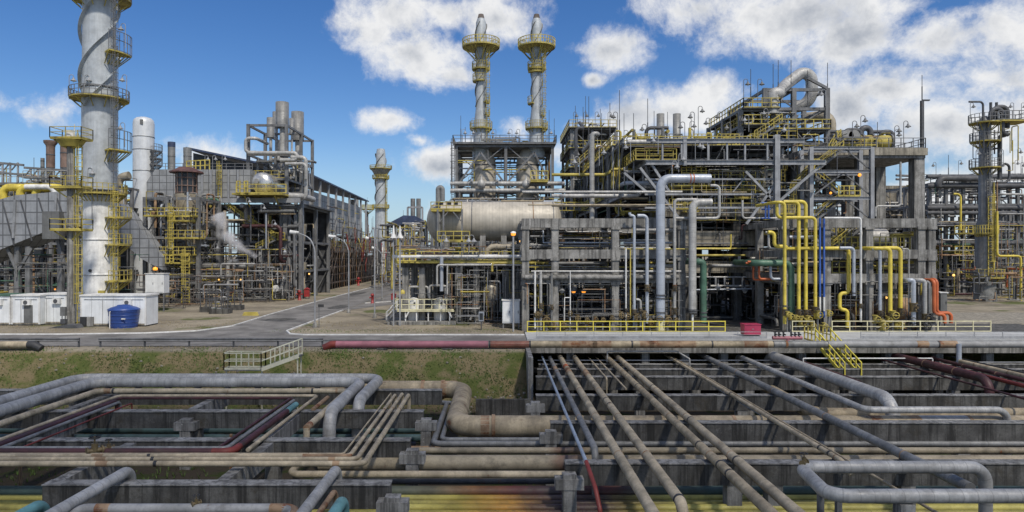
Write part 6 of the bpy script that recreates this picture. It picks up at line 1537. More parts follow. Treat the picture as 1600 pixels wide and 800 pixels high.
    for px,y,h in ((919,100,3),(953,96,3.2),(965,90,5),(1010,88,3),(1070,88,3.3),(1085,90,5),(1091,92,6.2),(1078,89,3.6),(1110,88,3.8),(1128,88,4.6),(1142,88,3.2),(975,95,3.5),(1047,96,3),(898,110,3)):
        lamp(T,XW(px,y),y,zA,h,R.choice((-1,1)),'steel')
    for px,py in ((985,232),(1028,222),(1086,230),(1105,232),(1060,250),(1050,262),(1232,205),(905,255),(936,240)): lamp(T,XW(px,Y0-.4),Y0-.5,ZW(py+20,Y0),2.2,R.choice((-1,1)),'steel_light')
    mb=MB(); mb.lathe(BALL(.2),(XW(1049,82),82,ZW(259,82)),10); T.later('work_light',mb,M['lamp_orange'])
    T.flush()
upper()
def loop_tower():
    Y=92; T=Thing('process_tower','tall steel tower carrying a big looped tan pipe, right of the top deck','process tower',(XW(1225,Y),Y,0))
    z1,z2,z3=ZW(224,Y),ZW(170,Y),ZW(128,Y)
    xs=[XW(1157,Y),XW(1195,Y),XW(1240,Y),XW(1292,Y)]; ys=[Y,Y+7,Y+14]
    frame(T,[xs[0],xs[1]],ys,[z1,ZW(195,Y),z2],M['steel'],.6,.4,z0=11.9,brace=.4)
    frame(T,xs[1:],ys,[z1,ZW(202,Y),ZW(168,Y),ZW(138,Y)],M['steel'],.6,.42,z0=11.9,brace=.6)
    for a in ((1195,168,1255,118),(1292,138,1262,122)): mb=MB(); mb.bar(W(a[0],a[1],Y-.2),W(a[2],a[3],Y-.2),.35); T.later('brace',mb,M['steel'])
    z=ZW(199,Y)
    for (x0,x1,zz_,m) in ((1158,1215,z2,'yellow_steel'),(1200,1293,ZW(203,Y),'yellow_steel'),(1158,1200,ZW(196,Y),'yellow_steel'),(1180,1240,ZW(221,Y),'yellow_steel')):
        deck(T,XW(x0,Y),XW(x1,Y),Y-.9,Y+14,zz_,'steel_dark',.12); railing_(T,[(XW(x0,Y),Y+14,zz_),(XW(x0,Y),Y-.9,zz_),(XW(x1,Y),Y-.9,zz_),(XW(x1,Y),Y+14,zz_)],m,1.25,.1,1.2)
    stairs(T,W(1183,215,Y-1.5),W(1222,190,Y-1.5),.9,'yellow_steel',.1)
    d=18.5*Y/F
    pts=[W(1205,176,Y+3),W(1207,148,Y+3),W(1213,148,Y+.5),W(1218,146,Y+3),W(1264,106,Y+3),W(1269,160,Y+3),W(1240,168,Y+3)]
    pts=route(W(1207,178,Y),('z',146),('x',1217))+[W(1228,132,Y+3),W(1267,103,Y+3),W(1270,170,Y+3),W(1236,167,Y+4)]
    mb=MB(); mb.tube(pts,d/2,24,R=2.1,seg=10); T.later('loop_pipe',mb,M['clad'])
    mb=MB(); mb.tube(route(W(1297,215,Y+6),('z',180),('m',(-2.5,2,0))),.8,16,R=1.3); T.later('large_pipe',mb,M['clad_tan'])
    clutter(T,xs[0],xs[-1],Y,Y+12,12,z1,60,111,.15,.6,vert=.4); clutter(T,xs[0],xs[-1],Y,Y+12,z1,ZW(170,Y),45,112,.12,.4,vert=.4)
    for px,top in ((1173,108),(1208,100),(1216,94),(1236,94),(1262,110),(1293,98)): rod(T,XW(px,Y),Y,z2,ZW(top,Y)-z2,.05)
    for px in (1162,1184): lamp(T,XW(px,Y-.8),Y-.8,z2,3.8,1,'steel'); 
    for px,py in ((1170,190),(1200,180),(1290,150)): lamp(T,XW(px,Y-1),Y-1,ZW(py+18,Y),2.2,-1)
    T.flush()
loop_tower()
def table_top():
    Y=86; T=Thing('concrete_table','tall concrete table structure carrying a yellow railed exchanger, at the right','concrete structure',(XW(1360,Y),Y,0))
    zt=ZW(233,Y); zb=ZW(247,Y)
    x0,x1=XW(1255,Y),XW(1446,Y)
    mb=MB(); mb.box(x0,x1,Y,Y+19,zb,zt); T.later('slab',mb,M['concrete'])
    mb=MB(); mb.box(x0-.1,x1+.15,Y-.25,Y-.003,zb+.35,zt+.12); T.later('slab_edge',mb,M['concrete_tan'])
    for x in (XW(1262,Y),XW(1352,Y),XW(1438,Y)):
        for y in (Y+.8,Y+9.5,Y+18): mb=MB(); mb.box(x-.65,x+.65,y-.65,y+.65,0,zb-.003); T.later('column',mb,M['concrete'])
    for y in (Y+9.5,Y+18): mb=MB(); mb.box(x0,x1,y-.45,y+.45,zb-1.0,zb-.004); T.later('beam',mb,M['concrete_dark'])
    railing_(T,[(x0,Y,zt+.1),(x1,Y,zt+.1),(x1,Y+19,zt+.1)],'steel',1.3,.08,1.5)
    mb=MB(); mb.tube([W(1302,222,Y+4),W(1392,222,Y+4)],.9,20); T.later('exchanger',mb,M['yellow_steel'])
    for px in (1300,1310,1328,1346,1362,1390): mb=MB(); p=W(px,222,Y+4); mb.tube([p-V((.12,0,0)),p+V((.12,0,0))],1.08,20); T.later('exchanger_flange',mb,M['steel'])
    mb=MB(); mb.rail([(XW(1318,Y+1.5),Y+1.5,zt),(XW(1370,Y+1.5),Y+1.5,zt)],1.5,.13,.7); T.later('railing',mb,M['yellow'])
    stairs(T,(XW(1312,Y),Y+2,zt),(XW(1326,Y),Y+2,zt+1.8),.8,'yellow',.12)
    for pts,d in ((route(W(1320,215,Y+5),('z',203),('x',1345),('z',215)),.55),(route(W(1345,212,Y+6),('z',200),('x',1360),('z',216)),.8),(route(W(1362,206,Y+6),('x',1388),('z',225)),.5),(route(W(1290,206,Y+7),('x',1330)),.5),(route(W(1376,215,Y+5),('z',206),('x',1395),('z',225)),.6)):
        mb=MB(); mb.tube(pts,d/2,12,R=.6); T.later('process_pipe',mb,M['steel_dark'])
    for px in (1322,1332): mb=MB(); p=W(px,213,Y+3); mb.tube([p-V((0,.5,0)),p+V((0,.5,0))],.75,16); T.later('round_end',mb,M['clad'])
    clutter(T,XW(1262,Y),XW(1398,Y),Y+1,Y+12,zt,zt+2.3,46,121,.1,.35,vert=.4,pal=[('steel_dark',5),('clad_dull',3),('yellow_steel',4),('pipe_rust',2)])
    clutter(T,XW(1262,Y),XW(1435,Y),Y+10,Y+22,12,zb-1,30,122,.2,.6,vert=.3)
    for px,h in ((1332,3.6),(1345,4.3),(1412,3.6),(1398,3),(1398,2.5)): lamp(T,XW(px,Y+.3),Y+.3,zt,h,1,'steel')
    rod(T,XW(1371,Y+2),Y+2,zt,3.8)
    mb=MB(); x=XW(1443,Y); mb.ibeam((x,Y+.3,zt),(x,Y+.3,ZW(156,Y)),.34,.34); T.later('mast',mb,M['steel_dark']); rod(T,x,Y+.3,ZW(156,Y),3.2); mb=MB(); mb.box(x,x+.9,Y+.1,Y+.4,ZW(157,Y),ZW(155,Y)); T.later('mast_arm',mb,M['steel_dark'])
    mb=MB(); mb.tube(route(W(1407,253,Y-.7),('z',322),('x',1368),('z',338)),.13,10,R=.4); T.later('downpipe',mb,M['clad'])
    T.flush()
table_top()
def stair_tower():
    Y=82; T=Thing('stair_tower','open steel stair tower with zigzag stairs and yellow handrails in front of the concrete table','stair tower',(XW(1314,Y),Y,11.9))
    xa,xb=XW(1267,Y),XW(1362,Y); zt=ZW(230,Y)
    for x,y in ((xa,Y),(xb,Y),(xa,Y+2.6),(xb,Y+2.6)): mb=MB(); (mb.ibeam)((x,y,11.9),(x,y,zt),.45,.45); T.later('column',mb,M['steel_light'])
    for py in (231,268,310):
        for y in (Y,Y+2.6): mb=MB(); mb.ibeam((xa,y+.02,ZW(py,Y)),(xb,y+.02,ZW(py,Y)),.28,.36); T.later('beam',mb,M['steel_light'])
    for a,b,c,d in ((1320,232,1361,266),(1270,306,1318,270),(1318,270,1360,305),(1318,310,1360,342),(1268,342,1300,312)): mb=MB(); mb.bar(W(a,b,Y+.2),W(c,d,Y+.2),.14); T.later('brace',mb,M['steel'])
    for a,b in (((1278,265),(1318,233)),((1275,275),(1312,306)),((1278,342),(1318,311)),((1270,268),(1240,300))): stairs(T,W(a[0],a[1],Y+1),W(b[0],b[1],Y+1),.9,'yellow_steel',.075)
    for x0,x1,py in ((1266,1282,267),(1312,1346,309)): deck(T,XW(x0,Y),XW(x1,Y),Y+.3,Y+2.3,ZW(py,Y)+.25,'yellow_steel',.1); railing_(T,[(XW(x0,Y),Y+.3,ZW(py,Y)+.25),(XW(x1,Y),Y+.3,ZW(py,Y)+.25)],'yellow',1.2,.1,.7)
    mb=MB(); mb.lathe(BALL(.2),(XW(1341,Y),Y-.3,ZW(274,Y)),10); T.later('work_light',mb,M['lamp_orange']); mb=MB(); mb.lathe(BALL(.15),(XW(1296,Y),Y-.3,ZW(302,Y)),10); T.later('work_light',mb,M['lamp_orange'])
    T.flush()
stair_tower()
# ================================================================== FRONT RISERS OF THE RACK (things)
def riser(label,pts,d,m,valves=(),name='riser_pipe',R=None,flg=(),shoe=True):
    o=pipe(name,label,pts,d,m,R=R,seg=8); 
    for (px,py,Y) in flg: flange(o,W(px,py,Y),(0,0,1),d/2,'steel_dark',.07)
    for (px,py,Y) in valves:
        p=W(px,py,Y); mb=MB(); r=d/2
        mb.tube([p-V((0,0,r*1.6)),p+V((0,0,r*1.6))],r*1.35,10); 
        for s in (-1,1): mb.tube([p+V((0,0,s*r*1.6)),p+V((0,0,s*(r*1.6+.07)))],r*1.75,12)
        mb.tube([p,p+V((0,-r*3.2,0))],r*.5,8); v=mb.build('valve',M['brass_valve' if d<.5 else 'clad_dull'],o)
        mb=MB(); c=p+V((0,-r*3.1,0)); n=r*1.5; mb.tube([c+V((n*math.cos(t*.785),0,n*math.sin(t*.785))) for t in range(9)],.035,5,R=.01); mb.bar(c-V((n,0,0)),c+V((n,0,0)),.04); mb.bar(c-V((0,0,n)),c+V((0,0,n)),.04); mb.build('handwheel',M['black_iron'],v)
    return o
Y=70.7
Rz=lambda px,pt,pb,*pre: route(W(px,pb,Y),('z',pt))
riser('white slim riser nearest the left corner of the concrete rack',Rz(836,424,513),.2,'white_paint',((836,492,Y),))
riser('grey riser with a valve, second from the left corner of the rack',Rz(845,424,516),.28,'clad',((845,478,Y),(845,490,Y)))
riser('grey riser with valve, third from the left corner, in front of a concrete column',Rz(862,427,515),.26,'clad_dull',((862,480,Y),))
riser('thin white riser standing apart between second and third columns of the rack',Rz(891,424,506),.11,'white_paint')
riser('thin white hoop shaped pipe between the second and third rack columns',route(W(882,502,Y),('z',465),('x',890)),.1,'white_paint',R=.12)
riser('thin white riser just left of the thin yellow one',Rz(978,388,508),.18,'white_paint',((978,485,Y),))
riser('thin yellow riser between two white ones in the rack',Rz(985,389,498),.13,'yellow')
riser('white riser with a tee at its top elbow, right of the thin yellow one',route(W(991,512,Y),('z',337),('x',984),('z',332)),.3,'clad_blue',((991,488,Y),),R=.35)
riser('small grey gooseneck pipe low beside the white risers',route(W(994,468,Y),('x',1001),('z',510)),.24,'clad',((1001,486,Y),),R=.3)
riser('white riser with a dark flange halfway, left of the broad blue grey riser',route(W(1011,505,Y),('z',337),('x',996)),.36,'clad_blue',((1011,450,Y),),R=.45)
o=riser('broadest blue grey riser with an orange banded bend at its top',route(W(1032,514,Y-.1),('z',279),('x',1110)),.92,'clad_blue',(),R=1.0,flg=((1032,461,Y-.1),(1032,466,Y-.1),(1032,488,Y-.1),(1032,497,Y-.1)))
z=ZW(279,Y-.1)
for px in (1078,1083): band(o,(XW(px,Y-.1),Y-.1,z),(1,0,0),.47,'orange_paint',.05)
mb=MB(); mb.tube([W(1032,503,Y-.1),W(1032,516,Y-.1)],.475,18); mb.build('yellow_foot',M['yellow_pale'],o)
riser('white riser with a long top elbow between the two broad grey risers',route(W(1054,505,Y),('z',312),('x',1090)),.33,'clad',((1054,450,Y),(1054,486,Y)),R=.4)
riser('second broadest grey riser with seamed cladding and a short elbow at its top',route(W(1082,486,Y-.2),('z',316),('x',1112)),.78,'clad',(),R=.75,flg=((1082,484,Y-.2),(1082,488,Y-.2)))
mb=MB(); p=W(1082,490,Y-.2); mb.box(p.x-.09,p.x+.09,p.y-.12,p.y+.12,0,p.z-.1); tag(mb.build('pipe_stand',M['white_paint']),'white stand under the second broadest grey riser','pipe stand')
riser('thick sea green riser bending in from behind the second broadest grey riser',route(W(1099,504,Y),('z',409),('x',1088),('m',(0,8,0))),.66,'pipe_green',R=.7,flg=((1099,488,Y),(1099,494,Y)))
riser('grey pipe looping out right of the broad grey risers and back at the top',route(W(1056,341,71.2),('x',1124),('z',290),('x',1110)),.3,'clad',R=.45)
riser('grey slim pipe with an upright end, left of the blue frame',route(W(1160,313,74),('z',341),('x',1216)),.24,'clad',R=.35)
riser('thin yellow drop pipe with a bend on the tan beam',route(W(1142,366,80),('z',388),('x',1085)),.16,'yellow_pipe',R=.25)
Yy=70.2
riser('yellow riser, leftmost of the tall yellow pipes',route(W(1226,506,Yy),('z',316),('x',1212),('m',(0,5,0))),.34,'yellow_pipe',((1226,488,Yy),),R=.5,flg=((1226,478,Yy),))
riser('yellow riser, second of the tall yellow pipes from the left',route(W(1248,500,Yy+.5),('z',315.5),('x',1224)),.36,'yellow_pipe',((1248,488,Yy+.5),),R=.5)
riser('yellow riser, third of the tall yellow pipes from the left',route(W(1259,500,Yy+1.0),('z',315),('x',1236)),.38,'yellow_pipe',((1259,489,Yy+1),),R=.5)
riser('yellow riser with a U bend at its top left, rightmost of the tall yellow pipes',route(W(1274,498,Yy+.3),('z',340),('x',1214),('z',318)),.33,'yellow_pipe',((1274,484,Yy+.3),),R=.45)
riser('yellow pipe running right along the middle beam and down by the dark valves',route(W(1200,363,71.1),('x',1210),('z',385),('x',1228),('z',388),('x',1326),('z',458),('x',1312),('z',484),('x',1324),('z',512)),.38,'yellow_pipe',R=.42)
riser('grey pipe with a downward step left of the yellow U bend on the middle beam',route(W(1196,363,71.4),('x',1201),('z',388),('x',1330)),.26,'clad',R=.4)
for l,px in (('left one of the two bright blue upright pipes in the rack',1281),('right one of the two bright blue upright pipes in the rack',1287.5)):
    o=riser(l,route(W(px,496,70.9),('z',341)),.21,'blue_paint')
    mb=MB(); mb.tube([W(px,464,70.9),W(px,486,70.9)],.112,10); mb.build('white_foot',M['white_paint'],o)
    for py in (352,380,410,440): band(o,W(px,py,70.9),(0,0,1),.11,'blue_paint',.05)
T=Thing('pipe_bracket','small bright blue pipe frame hanging on the tan beam left of the yellow pipes','pipe frame',W(1198,345,73))
for px in (1196,1201): mb=MB(); mb.tube([W(px,342,73),W(px,318,73)],.09,8); T.add('upright',mb,M['blue_paint'])
for py in (317,327,341): mb=MB(); mb.tube([W(1190,py,73.1),W(1204,py,73.1)],.08,8); T.add('crossbar',mb,M['blue_paint'])
riser('thick dark green riser with an elbow behind the yellow pipes',route(W(1236,500,71.6),('z',411),('x',1180),('m',(0,6,0))),.68,'pipe_green',R=.7,flg=((1236,494,71.6),))
riser('orange pipe with a square step, lower of two on the low beam',route(W(1165,411,72.6),('x',1177),('z',437),('x',1202)),.2,'orange_paint',R=.25)
riser('orange pipe with a square step, upper of two on the low beam',route(W(1168,409,72.2),('x',1186),('z',436),('x',1206)),.24,'orange_paint',R=.28)
riser('grey pipe with an S bend beside the orange steps',route(W(1190,410,72),('x',1204),('z',436),('x',1232)),.3,'clad_blue',R=.4)
riser('grey riser with a dark tip, right of the yellow pipe on the middle beam',route(W(1334,462,70.4),('z',387.5),('x',1312)),.33,'clad_blue',R=.4,flg=((1334,458,70.4),))
riser('white riser with a top bend running left to the blue pipes',route(W(1345,503,70.3),('z',340.5),('x',1288)),.22,'white_paint',((1345,478,70.3),),R=.3)
riser('pale blue grey riser, left of the two right hand yellow risers',route(W(1375,485,70.4),('z',389),('x',1362)),.33,'clad_blue',((1375,490,70.4),),R=.4)
riser('yellow riser, left one of the right hand yellow pair',route(W(1391,492,70.3),('z',388),('x',1362),('m',(0,3,0))),.4,'yellow_pipe',((1391,494,70.3),),R=.5)
riser('yellow riser, right one of the right hand yellow pair',route(W(1407,488,70.6),('z',387.5),('x',1380)),.4,'yellow_pipe',((1407,487,70.6),),R=.5)
riser('thin grey riser right of the right hand yellow pair',route(W(1420,488,70.6),('z',389),('x',1410)),.16,'clad',R=.2)
riser('fat grey riser with a low elbow, left of two near the orange red pipes',route(W(1427,508,70.3),('z',438),('x',1420),('m',(0,3,0))),.48,'clad_blue',((1427,480,70.3),),R=.5)
riser('fat grey riser with a low elbow, right of two near the orange red pipes',route(W(1445,506,70.4),('z',438),('x',1434),('m',(0,3,0))),.42,'clad',((1445,496,70.4),),R=.5)
riser('slim grey riser close left of the orange red pipes',route(W(1452,506,70.6),('z',440),('x',1447)),.28,'clad_dull',R=.35)
riser('orange red riser with a foot bend at the end of the rack, left of two',route(W(1476,505,70.4),('z',491),('x',1459.5),('z',438),('m',(-.5,3,0))),.36,'orange_paint',R=.42)
riser('orange red riser with a foot bend at the end of the rack, right of two',route(W(1486,505,70.9),('z',489),('x',1463.5),('z',437),('m',(-.5,3,0))),.36,'orange_paint',R=.42)
def valve_group(label,px0,px1,Y,n,seed,m):
    T=Thing('valve_manifold',label,'valves',(XW((px0+px1)/2,Y),Y,0)); R=random.Random(seed)
    for i in range(n):
        x=XW(px0+(px1-px0)*(i+.5)/n,Y)+R.uniform(-.1,.1); z=R.uniform(.7,2.0); y=Y+R.uniform(-.4,.5); r=R.uniform(.14,.24)
        mb=MB(); mb.tube([(x,y,z-r*2),(x,y,z+r*2)],r*.9,10); mb.tube([(x,y,z-r*2.1),(x,y,z-r*1.8)],r*1.5,12); mb.tube([(x,y,z+r*1.8),(x,y,z+r*2.1)],r*1.5,12); mb.tube([(x,y,z),(x,y-r*3,z)],r*.4,8); T.later('valve',mb,M[m])
        mb=MB(); c=V((x,y-r*2.9,z)); k=r*1.6; mb.tube([c+V((k*math.cos(t*.785),0,k*math.sin(t*.785))) for t in range(9)],.04,5,R=.01); mb.bar(c-V((k,0,0)),c+V((k,0,0)),.05); T.later('handwheel',mb,M[m])
        mb=MB(); mb.tube([(x,y,0),(x,y,z-r*2)],r*.6,8); T.later('pipe',mb,M['clad_dull'])
    T.flush()
valve_group('cluster of brown valves on stands behind the left part of the yellow safety railing',835,1062,70.4,18,1,'brass_valve')
valve_group('cluster of yellow and dark valves at the feet of the tall yellow pipes',1222,1300,70.0,9,2,'yellow_steel')
valve_group('cluster of yellow valves at the feet of the right hand yellow pair',1364,1412,69.9,7,3,'yellow_steel')
valve_group('cluster of dark valves at the feet of the two fat grey risers',1415,1462,70.1,6,4,'black_iron')
# ================================================================== RIGHT COLUMN AND BACK RACKS
def right_column():
    Y=118; k=Y/F/1.2; x=XW(1539,Y); c=(x,Y); T=Thing('distillation_column','grey distillation column with ring platforms and curved pipes on top, at the right','column',(x,Y,0))
    mb=MB(); mb.lathe([(19*k,0),(17*k,ZW(440,Y)),(16*k,ZW(430,Y)),(16*k,ZW(355,Y)),(10.5*k,ZW(340,Y)),(10*k,ZW(190,Y)),(7*k,ZW(184,Y)),(.05,ZW(181,Y))],c+(0,),36); T.later('shell',mb,M['clad_dull'])
    for py in (432,440): ring(T,c,ZW(py,Y),17*k,.3,'steel','stiffening_ring')
    for py,ro,a0,a1 in ((192,26,0,360),(221,24,0,360),(262,25,0,360),(433,30,0,360)):
        ringdeck(T,c,ZW(py,Y),10.4*k if py<300 else 17*k,ro*k,'yellow_steel',a0,a1,t=.075,h=1.4,railm='steel' if py<300 else 'yellow_steel',n=20)
    ringdeck(T,c,ZW(365,Y),16.5*k,21*k,'yellow_steel',180,360,t=.1,h=1.4,railm='yellow')
    z=ZW(190,Y); mb=MB(); mb.box(x+8*k,XW(1600,Y),Y-2,Y+2,z-.25,z); T.later('side_platform',mb,M['yellow_steel']); railing_(T,[(x+10*k,Y-2,z),(XW(1600,Y),Y-2,z),(XW(1600,Y),Y+2,z)],'steel',1.5,.1,1.2)
    mb=MB(); mb.ladder(x-2*k,Y-11.5*k,ZW(345,Y),ZW(225,Y),t=.1); T.later('ladder',mb,M['steel']); mb=MB(); mb.ladder(x-1*k,Y-17*k,ZW(430,Y),ZW(310,Y),t=.13,w=.9); T.later('ladder',mb,M['yellow'])
    for pts,d in ((route(W(1548,186,Y-1),('z',170),('x',1566),('z',210),('x',1575)),.75),(route(W(1553,186,Y),('z',167),('x',1574),('z',200)),.75),(route(W(1572,205,Y-.5),('z',212),('x',1562),('z',280)),.7),(route(W(1557,285,Y-1.5),('x',1577),('z',256),('x',1570)),.4)):
        mb=MB(); mb.tube(pts,d/2,12,R=.9); T.later('process_pipe',mb,M['steel_dark'])
    for px,m,d in ((1553,'yellow_steel',.28),(1558,'pipe_rust',.2)): mb=MB(); mb.tube([W(px,285,Y-2),W(px,420,Y-2)],d/2,10); T.later('process_pipe',mb,M[m])
    mb=MB(); mb.tube(route(W(1558,330,Y-2.5),('z',400),('x',1595),('z',470)),.19,12,R=.6); T.later('yellow_pipe',mb,M['yellow_pipe'])
    for px in (1548,1557): mb=MB(); mb.tube([W(px,190,Y),W(px,160,Y)],.22,8); T.later('vent_pipe',mb,M['steel_dark'])
    mb=MB(); mb.tube(route(W(1536,192,Y-1),('z',159),('x',1514)),.17,8,R=.6); T.later('davit',mb,M['steel_dark'])
    for px,py in ((1584,190),(1596,190),(1516,190),(1522,225),(1525,262),(1590,260),(1568,262)): lamp(T,XW(px,Y-2),Y-2,ZW(py,Y),2.8,random.choice((-1,1)),'steel')
    clutter(T,x-4,x+6,Y-4,Y+3,.4,6,40,131,.15,.5,vert=.5,pal=[('steel_dark',5),('pipe_rust',2),('orange_paint',1),('clad_dull',3)])
    clutter(T,x-2.2,x+4,Y-2.5,Y+2,ZW(270,Y),ZW(190,Y),16,132,.1,.35,vert=.6,pal=[('steel_dark',4),('yellow_steel',2)])
    T.flush()
right_column()
def back_rack():
    Y=134; T=Thing('process_unit','steel pipe racks and process unit stretching behind the distillation column at the right edge','process unit',(XW(1540,Y),Y,0))
    xs=[XW(a,Y) for a in (1452,1478,1505,1530,1560,1590,1625)]; ys=[Y,Y+8,Y+16]
    z=[5,ZW(375,Y),ZW(345,Y),ZW(318,Y),ZW(286,Y)]
    frame(T,xs,ys,z,M['steel'],.55,.45,brace=.25)
    deck(T,xs[0],xs[-1],ys[0],ys[-1],z[1],'steel_dark'); deck(T,xs[0],xs[3],ys[0],ys[-1],z[2],'steel_dark')
    railing_(T,[(xs[0],Y-.4,z[-1]),(xs[-1],Y-.4,z[-1])],'steel',1.6,.1,1.6)
    for py,d in ((277,.8),(291,1.0),(325,.9),(333,.8),(352,.8),(380,.8)): mb=MB(); mb.tube([(xs[0]-1,Y-.8,ZW(py,Y)),(xs[-1],Y-.8,ZW(py,Y))],d/2,10); T.later('header_pipe',mb,M['steel_dark'])
    mb=MB(); mb.tube(route(W(1466,292,Y-1.4),('z',279),('x',1542)),.6,12,R=1.2); T.later('header_pipe',mb,M['steel_dark'])
    mb=MB(); mb.tube(route(W(1490,303,Y-2),('x',1501),('z',360)),.2,10,R=.8); T.later('yellow_pipe',mb,M['yellow_pipe'])
    mb=MB(); mb.box(xs[0]-4,xs[3],Y+16.3,Y+16.8,0,z[3]); T.later('wall_shade_backing',mb,M['concrete_tan'])
    mb=MB(); mb.box(xs[3]+.01,xs[-1],Y+16.3,Y+16.8,0,9); T.later('wall_shade_backing',mb,M['steel_dark'])  # dark panel put in for the shade inside the racks
    for py in (397,365): z0=ZW(py,Y-3); deck(T,XW(1492,Y-3),XW(1520,Y-3),Y-3.5,Y,z0,'yellow_steel'); railing_(T,[(XW(1492,Y-3.5),Y-3.5,z0),(XW(1520,Y-3.5),Y-3.5,z0)],'yellow',1.5,.13,.9)
    clutter(T,xs[0],xs[-1],Y-4,Y+14,.5,z[1],100,141,.15,.6,vert=.45); clutter(T,xs[0],xs[-1],Y-2,Y+14,z[1],z[-1],80,142,.12,.5,vert=.35)
    clutter(T,xs[0],xs[-1],Y,Y+10,z[-1],z[-1]+2,24,143,.12,.4,vert=.5)
    for px,h in ((1460,4),(1495,4.4),(1560,4),(1583,4.4),(1592,4)): lamp(T,XW(px,Y),Y-.5,z[-1],h,random.choice((-1,1)),'steel')
    for px,t in ((1482,242),(1597,244)): rod(T,XW(px,Y),Y,z[-1],ZW(t,Y)-z[-1],.06)
    T.flush()
back_rack()
def mid_background():
    # between the concrete table and the back rack, seen through the columns
    Y=150; T=Thing('process_unit','distant process unit with tan roofed tanks seen between the concrete table columns','process unit',(XW(1400,Y),Y,0))
    xs=[XW(a,Y) for a in (1290,1330,1370,1410,1450)]; ys=[Y,Y+10]
    frame(T,xs,ys,[6,ZW(365,Y),ZW(335,Y)],M['steel_dark'],.6,.5,brace=.3)
    mb=MB(); mb.box(XW(1368,Y+3),XW(1432,Y+3),Y+3,Y+9,ZW(322,Y),ZW(293,Y)); T.later('roofed_tank',mb,M['concrete_tan'])
    mb=MB(); mb.prism([(XW(1366,Y+3),ZW(293,Y)+.01),(XW(1434,Y+3),ZW(293,Y)+.01),(XW(1425,Y+3),ZW(288,Y)),(XW(1376,Y+3),ZW(288,Y))],Y+2.8,Y+9.2); T.later('tank_roof',mb,M['concrete_tan'])
    for py in (274,280): mb=MB(); mb.tube([W(1400,py,Y-1),W(1428,py+1,Y-1)],.25,8); T.later('header_pipe',mb,M['steel'])
    clutter(T,xs[0],xs[-1],Y-3,Y+8,.5,ZW(318,Y),110,151,.2,.8,vert=.35); mb=MB(); mb.box(xs[0],xs[-1],Y+10.4,Y+10.8,0,ZW(345,Y)); T.later('wall_shade_backing',mb,M['steel_dark'])  # dark back panel coloured for the inner shade of the unit
    T.flush()
    # far units behind the drum and left of it
    Y=190; T=Thing('process_unit','distant low process unit with a dark roof, left of the huge drum','process unit',(XW(640,Y),Y,0))
    xs=[XW(a,Y) for a in (606,630,655,680)]; frame(T,xs,[Y,Y+12],[8,ZW(375,Y),ZW(352,Y)],M['steel_dark'],.6,.5,brace=.3)
    mb=MB(); mb.prism([(XW(604,Y),ZW(352,Y)+.02),(XW(672,Y),ZW(350,Y)+.02),(XW(650,Y),ZW(338,Y)),(XW(632,Y),ZW(337,Y))],Y-2,Y+14); T.later('roof',mb,M['blue_roof'])
    for px in (643,652): x=XW(px,Y); mb=MB(); mb.tube([(x,Y+3,ZW(345,Y)),(x,Y+3,ZW(309,Y))],.65,12); T.later('vent_stack',mb,M['clad_dull'])
    for a,b,c,d in ((637,324,637,350),(637,324,660,324),(660,324,660,350)): mb=MB(); mb.bar(W(a,b,Y-1),W(c,d,Y-1),.5); T.later('beam',mb,M['steel_light'])
    mb=MB(); mb.lathe([(.02,-1.4),(1,-1),(1.4,0),(1,1),(.02,1.4)],(XW(645,Y-8),Y-8,ZW(357,Y)),14); T.later('sphere_vessel',mb,M['clad'])
    clutter(T,xs[0],xs[-1]+3,Y-30,Y+6,.5,ZW(355,Y),110,161,.15,.6,vert=.5,pal=[('clad',4),('steel_light',4),('yellow_steel',4),('steel_dark',4),('pipe_rust',1)])
    for px in (622,634,655): lamp(T,XW(px,Y-20),Y-20,8,3.5,1)
    T.flush()
    T=Thing('beacon_mast','thin mast with a round railed top beside the slim far chimney','mast',(XW(574,230),230,0))
    mb=MB(); mb.bar((XW(574,230),230,0),(XW(574,230),230,ZW(330,230)),.6); T.add('pole',mb,M['steel'])
    ringdeck(T,(XW(574,230),230),ZW(327,230),.3,2.2,'yellow_steel',0,360,t=.14,h=1.4); rod(T,XW(574,230),230,ZW(327,230),4); T.flush()
    T=Thing('process_unit','steel process unit behind the huge drum and the drum deck','process unit',(XW(790,112),112,0)); Y=106
    xs=[XW(a,Y) for a in (700,745,790,835,880)]; frame(T,xs,[Y,Y+8],[5,10,ZW(330,Y)],M['steel'],.5,.4,brace=.4)
    clutter(T,xs[0],xs[-1],Y-6,Y+8,.5,ZW(312,Y),110,171,.12,.5,vert=.45); mb=MB(); mb.box(xs[0],xs[-1],Y+8.4,Y+8.8,0,11); T.later('wall_shade_backing',mb,M['steel_dark'])  # dark panel behind the pipes in place of interior shade
    mb=MB(); mb.rail([(xs[-2],Y-1,ZW(330,Y)),(xs[-1]+4,Y-1,ZW(330,Y))],1.3,.12,1.2); T.later('railing',mb,M['yellow_steel'])
    T.flush()
mid_background()
